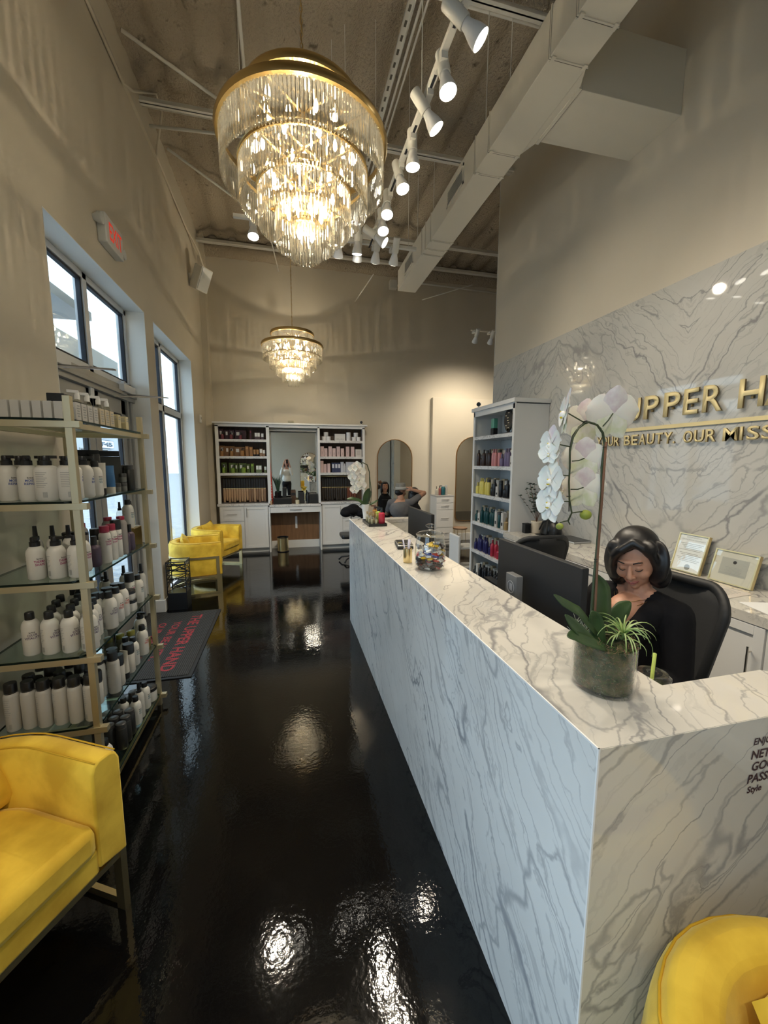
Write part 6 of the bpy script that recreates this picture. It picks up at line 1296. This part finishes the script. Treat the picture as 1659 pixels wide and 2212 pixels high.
# ---------------------------------------------------------------- credenza top objects
def frame_pic(label, y0, y1, h, kind):
    yc = (y0+y1)/2; w_ = abs(y1-y0)/2; t = thing('picture_frame', label, 'picture frame', (2.735, yc, CZ+.001), 0)
    A = Matrix.Rotation(.26, 4, 'Y'); f = MB(); f.M = A; th = .008
    f.box(-.012,.012,-w_,w_,0,th); f.box(-.012,.012,-w_,w_,h-th,h); f.box(-.012,.012,-w_,-w_+th,th,h-th); f.box(-.012,.012,w_-th,w_,th,h-th); f.build('frame', M['goldsat'], t)
    p = MB(); p.M = A; p.box(-.004,.010,-w_+th,w_-th,th,h-th); p.build('sheet', M['paper'] if kind == 0 else cmat((.62,.60,.53), .6), t)
    def ln(z, a, b_, hh=.0022, x=-.0046, m_='greyink'):
        q = MB(); q.M = A; q.box(x-.0003, x, -a*w_, -b_*w_, z*h, z*h+hh); return q
    q = MB(); q.M = A
    if kind == 0:
        for k in range(11): z = (.74-.042*k)*h if k < 5 else (.70-.042*k)*h; a_ = -.72; q.box(-.0049,-.0045, -w_*(.75-.1*(k % 3)), w_*(.78-.12*(k % 4)), z, z+.003)
        put_text('lettering', 'CERTIFICATE OF OCCUPANCY', M['greyink'], A @ basis((-.0048, w_*.78, h*.83), (0,-1,0), (0,0,1), (-1,0,0)), width=w_*1.56, height=.009, parent=t)
        put_text('lettering', 'CITY OF HOUSTON', M['greyink'], A @ basis((-.0048, w_*.5, h*.895), (0,-1,0), (0,0,1), (-1,0,0)), width=w_*1.0, height=.009, parent=t)
        b = MB(); b.M = A; b.prism([(.02*math.cos(2*PI*k/20)-.01, h*.14+.02*math.sin(2*PI*k/20)) for k in range(20)], -.0052, -.0046, ax=0); b.build('seal', M['greyink'], t)
    else:
        c = MB(); c.M = A; c.box(-.0047,-.004,-w_*.62,w_*.62,h*.26,h*.78); c.build('certificate', cmat((.42,.42,.39), .6), t)
        for k in range(6): q.box(-.0052,-.0048, -w_*(.4-.05*(k % 3)), w_*(.4-.05*(k % 3)), h*(.50-.035*k), h*(.50-.035*k)+.002)
        for k in range(2): q.box(-.0052,-.0048, -w_*.58, w_*.58, h*(.29+.02*k), h*(.29+.02*k)+.002)
        b = MB(); b.M = A; b.prism([(.011*math.cos(2*PI*k/20), h*.67+.011*math.sin(2*PI*k/20)) for k in range(20)], -.0054, -.0048, ax=0); b.build('seal', M['ink'], t)
    q.build('printing', M['greyink'], t); g = MB(); g.M = A; g.box(-.0095,-.009,-w_+th,w_-th,th,h-th); g.build('glazing', M['vase'], t)
frame_pic('upright gold-framed certificate leaning on marble wall behind receptionist', 2.30, 2.085, .275, 0); frame_pic('wider gold-framed certificate with cream mat at right edge', 2.025, 1.765, .215, 1)
t = thing('document', 'loose printed sheet lying on the credenza below the frames', 'paper', (2.545, 1.84, CZ+.0006), .1); MB().box(-.11,.11,-.14,.14,0,.0008).build('sheet', cmat((.62,.57,.52), .6), t); q = MB()
for k in range(7): q.box(-.09+.026*k, -.083+.026*k, -.10, .09-.02*(k % 3), .0008, .0011)
q.build('printing', M['greyink'], t)
t = thing('document', 'corner of another sheet at the right frame edge', 'paper', (2.50, 1.48, CZ+.0006), -.3); MB().box(-.10,.10,-.13,.13,0,.0008).build('sheet', M['paper'], t)
t = thing('small_white_box', 'small white carton on credenza behind the receptionist head', 'box', (2.74, 2.40, CZ+.0005)); MB().box(-.05,.05,-.07,.07,0,.045).build('carton', M['trimw'], t, bevel=.003); MB().box(-.051,.051,-.071,.071,.030,.0455).build('lid', M['trimw'], t, bevel=.002)
t = thing('binder', 'dark grey flat binder lying on the credenza', 'binder', (2.76, 3.36, CZ+.0005), .05); MB().box(-.13,.13,-.15,.15,0,.006).build('back_cover', M['alum'], t, bevel=.001); MB().box(-.125,.12,-.145,.145,.006,.018).build('pages', M['paper'], t); MB().box(-.13,.13,-.15,.15,.018,.022).build('front_cover', cmat((.05,.052,.055), .35), t, bevel=.001)
t = thing('small_black_box', 'small black box beside the ribbed pot', 'box', (2.55, 3.86, CZ+.0005)); MB().box(-.035,.035,-.03,.03,0,.105).build('body', M['black'], t, bevel=.002); MB().box(-.036,.036,-.031,.031,.09,.106).build('lid', M['blackmat'], t, bevel=.002)
bg_ = thing('handbag', 'black leather handbag slumped on the credenza beside the plant', 'bag', (2.70, 3.64, CZ+.0005)); b = MB(); rows = []
for z, a, c in ((0,.10,.075),(.03,.115,.085),(.09,.11,.075),(.14,.09,.05),(.165,.06,.03),(.172,.02,.01)): rows.append([(c*1.1*math.cos(2*PI*k/24)*(1+.04*math.sin(k*2.1+z*40)), a*1.15*math.sin(2*PI*k/24), z) for k in range(24)])
b.ring_sweep(rows); b.build('body', M['black'], bg_, smooth=True); MB().tube([(-.09,-.06,.03),(-.10,-.07,.10),(-.07,-.03,.17),(-.08,.03,.15),(-.10,.06,.06)], .008, 8).build('handle', M['blackmat'], bg_, smooth=True)
MB().prism([(x*.5-.04, y*.7) for x, y in rrect(.14,.20,.05)], 0, .004).build('strap', M['black'], bg_)
# ---------------------------------------------------------------- people
def solid(name, prims, vox, mtl, parent, sm=4):
    b = MB()
    for p in prims:
        if p[0] == 'c':
            p0, p1, r0, r1 = Vector(p[1]), Vector(p[2]), p[3], p[4]; n_ = 6; b.tube([p0.lerp(p1, k/n_) for k in range(n_+1)], [r0+(r1-r0)*k/n_ for k in range(n_+1)], 12); b.ball(tuple(p0), r0, n=12, m=8); b.ball(tuple(p1), r1, n=12, m=8)
        else: b.ball(p[1], *p[2], n=20, m=14)
    me = b.mesh(name, mtl); o = bpy.data.objects.new(name, me); col.objects.link(o)
    m_ = o.modifiers.new('r', 'REMESH'); m_.mode = 'VOXEL'; m_.voxel_size = vox; m_.use_smooth_shade = True; s_ = o.modifiers.new('s', 'SMOOTH'); s_.factor = .5; s_.iterations = sm
    dg = bpy.context.evaluated_depsgraph_get(); dg.update(); me2 = bpy.data.meshes.new_from_object(o.evaluated_get(dg)); me2.name = name; o.modifiers.clear(); o.data = me2; bpy.data.meshes.remove(me)
    me2.materials.clear(); me2.materials.append(mtl); me2.polygons.foreach_set('material_index', [0]*len(me2.polygons)); me2.polygons.foreach_set('use_smooth', [True]*len(me2.polygons))
    if parent: o.parent = parent
    return o
def T(Mx, prims): 
    sc_ = lambda p: tuple(Mx @ Vector(p)); return [(p[0], sc_(p[1]), sc_(p[2]), *p[3:]) if p[0] == 'c' else ('e', sc_(p[1]), p[2]) for p in prims]
HEAD = [('e',(0,-.012,.035),(.073,.090,.083)), ('e',(0,.012,-.005),(.068,.078,.085)), ('e',(0,.030,-.055),(.050,.054,.050)), ('e',(0,.066,-.088),(.020,.018,.015)), ('c',(0,.086,.012),(0,.106,-.024),.0075,.0115), ('e',(.012,.096,-.028),(.008,.009,.007)), ('e',(-.012,.096,-.028),(.008,.009,.007)),
        ('e',(.036,.055,-.028),(.028,.028,.027)), ('e',(-.036,.055,-.028),(.028,.028,.027)), ('c',(-.036,.072,.030),(.036,.072,.030),.010,.010), ('e',(.031,.074,.008),(.0135,.011,.0105)), ('e',(-.031,.074,.008),(.0135,.011,.0105)), ('e',(0,.082,-.056),(.020,.014,.010)), ('e',(.074,-.004,-.005),(.009,.017,.028)), ('e',(-.074,-.004,-.005),(.009,.017,.028))]
def hand(wrist, d, side, curl=.5, n_=(0,0,-1)):
    """palm + five unequal bent fingers; d finger direction, n_ palm normal, side = thumb direction"""
    w = Vector(wrist); d = Vector(d).normalized(); N = Vector(n_).normalized(); s_ = Vector(side).normalized(); pr = [('c', tuple(w), tuple(w+d*.05), .021, .024), ('c', tuple(w+d*.03-s_*.018), tuple(w+d*.075-s_*.022), .014, .012), ('c', tuple(w+d*.03+s_*.018), tuple(w+d*.078+s_*.022), .015, .012)]
    for q, L in ((.030,.070),(.010,.080),(-.010,.074),(-.029,.058)):
        a = w+d*.078+s_*q; c1 = a+(d*math.cos(curl*.6)+N*math.sin(curl*.6))*L*.45; c2 = c1+(d*math.cos(curl*1.4)+N*math.sin(curl*1.4))*L*.32; c3 = c2+(d*math.cos(curl*2.1)+N*math.sin(curl*2.1))*L*.25
        pr += [('c', tuple(a), tuple(c1), .0088, .0082), ('c', tuple(c1), tuple(c2), .0080, .0074), ('c', tuple(c2), tuple(c3), .0074, .0062)]
    a = w+d*.022+s_*.022; c1 = a+(d*.55+s_*.75+N*.2).normalized()*.036; c2 = c1+(d*.9+s_*.2+N*.4*curl).normalized()*.030
    return pr + [('c', tuple(a), tuple(c1), .0115, .0095), ('c', tuple(c1), tuple(c2), .0092, .0078)]
def frame_at(o, F, pitch=0, roll=0):
    f = Vector((F[0], F[1], 0)).normalized(); r = f.cross(Vector((0,0,1))); B = basis((0,0,0), r, f, (0,0,1)); return Matrix.Translation(o) @ B @ Matrix.Rotation(roll, 4, 'Y') @ Matrix.Rotation(-pitch, 4, 'X')
def face_bits(parent, Mx, lip=(.42,.14,.12), brow=(.012,.010,.010), closed=True):
    b = MB(); b.M = Mx
    for s in (-1, 1): b.tube([(s*.047,.0715,.0345),(s*.036,.0835,.0405),(s*.016,.089,.0355)], [.0016,.0026,.0026], 6)
    b.build('eyebrow', mat('brow', brow, .6), parent, smooth=True)
    b = MB(); b.M = Mx
    for s in (-1, 1): b.tube([(s*.045,.0735,.003),(s*.038,.0825,-.0005),(s*.029,.0862,-.0015),(s*.018,.0830,.001)], [.0010,.0019,.0019,.0010], 6)
    b.build('eyelashes', M['hair'], parent, smooth=True)
    b = MB(); b.M = Mx; b.tube([(-.024,.081,-.0545),(-.010,.0945,-.0525),(0,.0955,-.0540),(.010,.0945,-.0525),(.024,.081,-.0545)], [.0015,.0038,.0034,.0038,.0015], 8); b.tube([(-.021,.082,-.0600),(0,.0950,-.0625),(.021,.082,-.0600)], [.0015,.0050,.0015], 8); b.build('lips', mat('lips', lip, .4), parent, smooth=True)
# --- receptionist
P0 = Vector((1.455, 1.385, 1.262)); BF = (-.95, -.22); Bd = frame_at(P0+Vector((0,0,.048)), BF); Hd = frame_at(P0, (-.90,-.50), .42, .10)
wo = thing('person', 'smiling person with black bob and black top, seated looking down at desk', 'person', (0,0,0))
handR = hand((.10,.36,-.475), (-.35,.9,-.05), (-1,0,.1), .5); handL = hand((-.10,.37,-.475), (.35,.9,-.05), (1,0,.1), .5)
skin = T(Hd, HEAD) + [('c', tuple(Hd @ Vector((0,-.015,-.06))), tuple(Bd @ Vector((0,-.035,-.185))), .046, .055)] + T(Bd, [('c',(0,-.035,-.19),(.10,-.03,-.225),.045,.040), ('c',(0,-.035,-.19),(-.10,-.03,-.225),.045,.040), ('e',(0,-.005,-.275),(.120,.078,.080)), ('e',(0,-.01,-.40),(.150,.098,.16)), ('e',(0,-.02,-.58),(.13,.10,.14)), ('e',(0,-.03,-.74),(.165,.13,.10)),
   ('c',(.165,-.025,-.255),(.215,.03,-.50),.045,.038), ('c',(-.165,-.025,-.255),(-.215,.03,-.50),.045,.038), ('c',(.215,.03,-.50),(.10,.36,-.475),.036,.023), ('c',(-.215,.03,-.50),(-.10,.37,-.475),.036,.023), ('c',(.09,-.02,-.76),(.11,.36,-.74),.085,.058), ('c',(-.09,-.02,-.76),(-.11,.36,-.74),.085,.058), ('c',(.11,.36,-.74),(.11,.34,-1.17),.052,.035), ('c',(-.11,.36,-.74),(-.11,.34,-1.17),.052,.035), ('c',(.11,.33,-1.20),(.11,.46,-1.22),.036,.030), ('c',(-.11,.33,-1.20),(-.11,.46,-1.22),.036,.030)] + handR + handL)
solid('body', skin, .0042, M['skin'], wo, 3)
top_ = [('e',(0,-.012,-.435),(.168,.116,.15)), ('e',(0,.030,-.395),(.14,.080,.075)), ('c',(.075,-.035,-.222),(.165,-.03,-.250),.050,.062), ('c',(-.075,-.035,-.222),(-.165,-.03,-.250),.050,.062), ('c',(.105,.015,-.255),(.045,.055,-.36),.055,.058), ('c',(-.105,.015,-.255),(-.045,.055,-.36),.055,.058), ('e',(0,-.02,-.58),(.152,.118,.16)), ('e',(0,-.03,-.72),(.178,.14,.10)), ('e',(0,-.065,-.30),(.14,.055,.09)), ('c',(.105,-.032,-.252),(.168,-.025,-.262),.052,.064), ('c',(-.105,-.032,-.252),(-.168,-.025,-.262),.052,.064), ('c',(.168,-.025,-.262),(.218,.03,-.50),.064,.053), ('c',(-.168,-.025,-.262),(-.218,.03,-.50),.064,.053), ('c',(.218,.03,-.50),(.125,.30,-.478),.049,.038), ('c',(-.218,.03,-.50),(-.125,.30,-.478),.049,.038)]
M['blackcloth'] = mat('black_knit', (.006,.006,.008), .85); M['blackcloth'].node_tree.nodes['Principled BSDF'].inputs['Specular IOR Level'].default_value = .2; bump(M['blackcloth'], 9, .35, .03)
solid('black_top', T(Bd, top_), .006, M['blackcloth'], wo)
solid('trousers', T(Bd, [('e',(0,-.03,-.76),(.185,.145,.10)), ('c',(.09,-.02,-.76),(.11,.36,-.74),.095,.068), ('c',(-.09,-.02,-.76),(-.11,.36,-.74),.095,.068), ('c',(.11,.36,-.74),(.11,.34,-1.14),.062,.048), ('c',(-.11,.36,-.74),(-.11,.34,-1.14),.062,.048)]), .009, M['blackcloth'], wo)
hair = [('e',(0,-.034,.050),(.090,.090,.088)), ('e',(0,-.045,-.010),(.092,.070,.105)), ('e',(0,-.048,-.080),(.086,.060,.050))]
for s_ in (-1, 1): hair += [('e',(s_*.078,.010,.0),(.020,.062,.095)), ('e',(s_*.077,.006,-.060),(.022,.062,.065)), ('e',(s_*.064,.026,.072),(.026,.036,.038))]
bump(M['hair'], 12, .3, .01, vec=None)
for pth in (((-.02,.046,.116),(.028,.068,.088),(.062,.060,.048),(.080,.042,.0),(.084,.034,-.06)), ((-.02,.046,.116),(-.052,.052,.092),(-.076,.038,.048),(-.084,.030,-.01),(-.086,.024,-.07))):
    for a_, b_ in zip(pth, pth[1:]): hair.append(('c', a_, b_, .018, .018))
solid('hair', T(Hd, hair), .0045, M['hair'], wo, 16)
face_bits(wo, Hd)
b = MB()
for k, (w_, dz, y_) in enumerate(((.050,-.255,.078),(.060,-.285,.083),(.072,-.318,.085))): b.tube([tuple(Bd @ Vector((-w_-.02, y_-.075, -.205))), tuple(Bd @ Vector((-w_*.5, y_-.012, dz+.035))), tuple(Bd @ Vector((0, y_, dz))), tuple(Bd @ Vector((w_*.5, y_-.012, dz+.035))), tuple(Bd @ Vector((w_+.02, y_-.075, -.205)))], .0011, 5)
b.ball(tuple(Bd @ Vector((0,.082,-.290))), .005); b.build('necklace', M['gold'], wo, smooth=True)
b = MB(); b.M = Hd; b.ball((-.082,.004,-.038), .0042); b.ball((.082,.004,-.038), .0042); b.build('earring', M['chrome'], wo, smooth=True)
# --- client in cape
cc = Vector(at(893, 1068, 1, 6.85)); Cf = (-.12,1); Cd = frame_at(cc, Cf)
cl = thing('person', 'seated client in black cape with black hair, facing the arch mirror', 'person', (0,0,0))
solid('body', T(Cd, HEAD+[('c',(0,-.015,-.06),(0,-.03,-.20),.046,.055), ('e',(0,-.02,-.38),(.17,.11,.19)), ('e',(0,-.03,-.68),(.17,.13,.14)), ('c',(.09,0,-.72),(.10,.38,-.70),.08,.055), ('c',(-.09,0,-.72),(-.10,.38,-.70),.08,.055)]), .006, M['skin'], cl)
solid('hair', T(Cd, [('e',(0,-.030,.040),(.090,.092,.095)), ('e',(0,-.055,-.04),(.090,.062,.12)), ('e',(.082,-.005,-.05),(.020,.06,.12)), ('e',(-.082,-.005,-.05),(.020,.06,.12)), ('e',(0,.03,.095),(.06,.05,.03))]), .007, M['hair'], cl)
face_bits(cl, Cd)
cp = MB(); rows = []
for f in range(9):
    q = f/8; rx = .075+.22*math.sin(q*PI*.5); ry = .07+.20*math.sin(q*PI*.5); z = -.155-.66*q**1.15; rows.append([tuple(Cd @ Vector((rx*math.cos(2*PI*k/36)*(1+.04*math.sin(k*1.7)*q), -.01+.09*q+(ry+.10*q*(math.sin(2*PI*k/36) > 0))*math.sin(2*PI*k/36), z+.02*math.sin(k*2.3)*q))) for k in range(36)])
cp.ring_sweep(rows, True, False, False); o = cp.build('cape', M['blackcloth'], cl, smooth=True); m_ = o.modifiers.new('t', 'SOLIDIFY'); m_.thickness = .004
put_text('lettering', 'THE UPPER HAND', M['greyink'], Cd @ basis((.09,.185,-.285), (-1,0,0), (0,.45,.9), (0,1,-.4)), width=.18, height=.014, parent=cl)
# --- stylist with hat
sp_ = Vector(at(866, 1062, 1, 6.42)); Sd = frame_at(sp_+Vector((0,0,.065)), (.25,.97)); Shd = frame_at(sp_, (.75,.65), .1)
sy = thing('person', 'stylist in grey hat and grey shirt seen from behind, arm raised', 'person', (0,0,0))
ha = hand((.22,.36,-.06), (-.6,.7,.1), (0,.2,1), .9, (-1,0,0)); sho = (.165,-.01,-.25); elb = (.40,.16,-.10); wri = (.22,.36,-.06)
solid('body', T(Shd, HEAD) + [('c', tuple(Shd @ Vector((0,-.02,-.06))), tuple(Sd @ Vector((0,-.03,-.19))), .052, .058)] + T(Sd, [('e',(0,-.02,-.36),(.18,.11,.19)), ('e',(0,-.02,-.62),(.15,.11,.18)), ('c',sho,elb,.050,.042), ('c',elb,wri,.040,.027), ('c',(-.165,-.01,-.25),(-.23,.12,-.45),.05,.04), ('c',(-.23,.12,-.45),(-.05,.38,-.25),.038,.027)] + ha + hand((-.05,.38,-.25), (.5,.8,.1), (1,0,.3), .7)), .006, mat('tan_skin', (.36,.19,.12), .5), sy)
M['greyshirt'] = mottle(mat('grey_shirt', (.10,.10,.11), .85), (.085,.085,.095), (.125,.125,.13), 8); bump(M['greyshirt'], 14, .4, .02)
solid('shirt', T(Sd, [('e',(0,-.02,-.36),(.195,.125,.17)), ('e',(0,-.02,-.60),(.165,.125,.20)), ('c',(.10,-.02,-.24),sho,.06,.062), ('c',(-.10,-.02,-.24),(-.165,-.01,-.25),.06,.062), ('c',sho,(.30,.09,-.165),.064,.058), ('c',(-.165,-.01,-.25),(-.21,.07,-.38),.064,.055)]), .008, M['greyshirt'], sy)
solid('trousers', T(Sd, [('e',(0,-.02,-.78),(.17,.14,.10)), ('c',(.09,0,-.80),(.14,.40,-.78),.09,.065), ('c',(-.09,0,-.80),(-.14,.40,-.78),.09,.065), ('c',(.14,.40,-.78),(.14,.38,-1.16),.06,.05), ('c',(-.14,.40,-.78),(-.14,.38,-1.16),.06,.05)]), .01, M['blackcloth'], sy)
solid('hair', T(Shd, [('e',(0,-.045,-.01),(.080,.055,.065))]), .006, M['hair'], sy)
b = MB(); b.M = Shd @ Matrix.Translation((0,-.012,.052)) @ Matrix.Rotation(.18, 4, 'X'); b.lathe([(.128,-.008),(.130,-.003),(.090,.006),(.086,.012),(.082,.075),(.070,.092),(.040,.085),(.002,.080)], 32, cap0=False); b.build('hat', mottle(mat('grey_felt', (.16,.16,.15), .9), (.13,.13,.12), (.19,.19,.18), 60), sy, smooth=True)
b = MB(); b.M = Shd @ Matrix.Translation((0,-.012,.052)) @ Matrix.Rotation(.18, 4, 'X'); b.lathe([(.0895,.008),(.0895,.030),(.086,.030),(.086,.008)], 32, cap0=False, cap1=False); b.build('hat_band', M['greyink'], sy, smooth=True)
def stool(label, x, y, h, r=.17):
    t = thing('salon_stool', label, 'stool', (x, y, 0)); MB().lathe([(r,h-.07),(r+.01,h-.05),(r+.01,h-.015),(r-.01,h)], 24).build('seat', M['black'], t, smooth=50); MB().lathe([(.025,.06),(.025,h-.07)], 14).build('column', M['chrome'], t, smooth=50)
    for k in range(5): a = 2*PI*k/5; MB().bar((0,0,.07), (.24*math.cos(a), .24*math.sin(a), .04), .03, .02).ball((.24*math.cos(a), .24*math.sin(a), .022), .022, n=8, m=6).build('base_leg', M['black'], t)
stool('black rolling stool under the seated stylist', sp_.x-.0, sp_.y, sp_.z-.85)
t = thing('salon_chair', 'black hydraulic salon chair under the caped client', 'chair', (cc.x, cc.y+.02, 0)); zs = cc.z-.80
MB().lathe([(.27,0),(.27,.02),(.24,.035),(.05,.05),(.045,zs-.10)], 28).build('hydraulic_base', M['chrome'], t, smooth=40); MB().box(-.25,.25,-.22,.26,zs-.10,zs).build('seat', M['black'], t, bevel=.02); MB().box(-.23,.23,-.28,-.22,zs,zs+.42).build('backrest', M['black'], t, bevel=.02)
for s in (-1, 1): MB().box(s*.30-.03, s*.30+.03, -.2, .18, zs+.17, zs+.21).box(s*.30-.02, s*.30+.02, -.02, .02, zs-.06, zs+.17).build('armrest', M['black'], t, bevel=.006)
# jacket on a chair before the vanity drawers
jy = 6.55; jc = at(762, 1103, 1, jy); t = thing('waiting_chair', 'black chair draped with a jacket behind the counter far end', 'chair', (jc.x, jy, 0)); MB().lathe([(.02,.06),(.02,.42)], 12).build('column', M['black'], t)
for k in range(5): a = 2*PI*k/5+.2; MB().tube([(0,0,.10),(.2*math.cos(a),.2*math.sin(a),.07),(.25*math.cos(a),.25*math.sin(a),.02)], .014, 8).build('base_leg', M['black'], t, smooth=True)
MB().prism(rrect(.21,.20,.06), .42, .48).build('seat', M['black'], t, bevel=.015); MB().box(-.15,.15,.16,.19,.78,.88).build('backrest', M['black'], t, bevel=.012); MB().bar((0,.175,.45), (0,.175,.80), .02, .01).build('back_post', M['chrome'], t)
jk = thing('jacket', 'crumpled black jacket heaped on the chair by the counter end', 'jacket', (0,0,0)); 
solid('cloth', [('e',(jc.x,jy+.10,jc.z-.02),(.19,.12,.09)), ('e',(jc.x-.10,jy+.08,jc.z-.05),(.10,.11,.07)), ('e',(jc.x+.03,jy+.10,jc.z+.04),(.10,.09,.06)), ('e',(jc.x+.14,jy+.06,jc.z-.06),(.08,.10,.06)), ('c',(jc.x-.08,jy+.04,jc.z+.03),(jc.x+.10,jy+.02,jc.z+.01),.03,.025), ('c',(jc.x+.12,jy+.0,jc.z-.02),(jc.x+.16,jy,jc.z-.14),.03,.02)], .009, M['blackcloth'], jk)
MB().tube([(jc.x+.05,jy-.06,jc.z-.06),(jc.x+.0,jy-.08,jc.z-.09),(jc.x-.06,jy-.06,jc.z-.06)], .012, 8).build('sleeve_cuff', M['blackcloth'], jk, smooth=True)
# --- photographer standing behind the camera, seen only in the vanity mirror
ph = thing('person', 'photographer in white blouse reflected in the vanity mirror, phone raised', 'person', (0,0,0)); Q = Vector((-.03,-.36,1.60)); Pd = frame_at(Q, (0,1)); Ph = frame_at(Q, (.05,1), .05)
hr = hand((.10,.24,.03), (-.35,.25,1), (0,0,1), .9, (-1,.2,0)); hl = hand((-.09,.24,.02), (.45,.25,1), (0,0,1), .9, (1,.2,0))
solid('body', T(Ph, HEAD)+[('c', tuple(Ph @ Vector((0,-.02,-.06))), tuple(Pd @ Vector((0,-.03,-.19))), .045, .055)]+T(Pd, [('e',(0,-.02,-.36),(.165,.10,.18)), ('e',(0,-.02,-.60),(.135,.10,.18)), ('e',(0,-.03,-.76),(.165,.12,.13)), ('c',(.16,-.02,-.25),(.20,.14,-.42),.045,.038), ('c',(.20,.14,-.42),(.10,.24,.03),.036,.024), ('c',(-.16,-.02,-.25),(-.20,.14,-.42),.045,.038), ('c',(-.20,.14,-.42),(-.09,.24,.02),.036,.024), ('c',(.085,-.02,-.80),(.09,0,-1.15),.085,.06), ('c',(.09,0,-1.15),(.09,-.02,-1.52),.055,.038), ('c',(-.085,-.02,-.80),(-.09,0,-1.15),.085,.06), ('c',(-.09,0,-1.15),(-.09,-.02,-1.52),.055,.038), ('c',(.09,-.02,-1.56),(.09,.12,-1.575),.035,.022), ('c',(-.09,-.02,-1.56),(-.09,.12,-1.575),.035,.022)]+hr+hl), .007, M['skin'], ph)
solid('blouse', T(Pd, [('e',(0,-.02,-.37),(.185,.12,.17)), ('e',(0,-.01,-.60),(.17,.125,.17)), ('c',(.16,-.02,-.27),(.205,.14,-.43),.062,.055), ('c',(.205,.14,-.43),(.15,.19,-.20),.055,.048), ('c',(-.16,-.02,-.27),(-.205,.14,-.43),.062,.055), ('c',(-.205,.14,-.43),(-.15,.19,-.20),.055,.048)]), .01, cmat((.68,.66,.62), .7), ph)
solid('trousers', T(Pd, [('e',(0,-.03,-.77),(.178,.135,.13)), ('c',(.085,-.02,-.80),(.09,0,-1.15),.096,.072), ('c',(.09,0,-1.15),(.09,-.02,-1.50),.068,.05), ('c',(-.085,-.02,-.80),(-.09,0,-1.15),.096,.072), ('c',(-.09,0,-1.15),(-.09,-.02,-1.50),.068,.05)]), .01, M['blackcloth'], ph)
solid('hair', T(Ph, [('e',(0,-.03,.04),(.086,.09,.09)), ('e',(0,-.05,-.06),(.085,.055,.13)), ('e',(.078,.0,-.06),(.018,.045,.13)), ('e',(-.078,.0,-.06),(.018,.045,.13))]), .008, mat('brown_hair', (.06,.022,.014), .4), ph)
face_bits(ph, Ph)
t = thing('phone', 'dark phone held up by the photographer', 'phone', (0, -.045, 1.665)); MB().box(-.037,.037,-.004,.004,-.075,.075).build('case', M['black'], t, bevel=.003); MB().box(-.030,.004,.004,.006,.030,.066).build('camera_bump', M['blackmat'], t, bevel=.002)
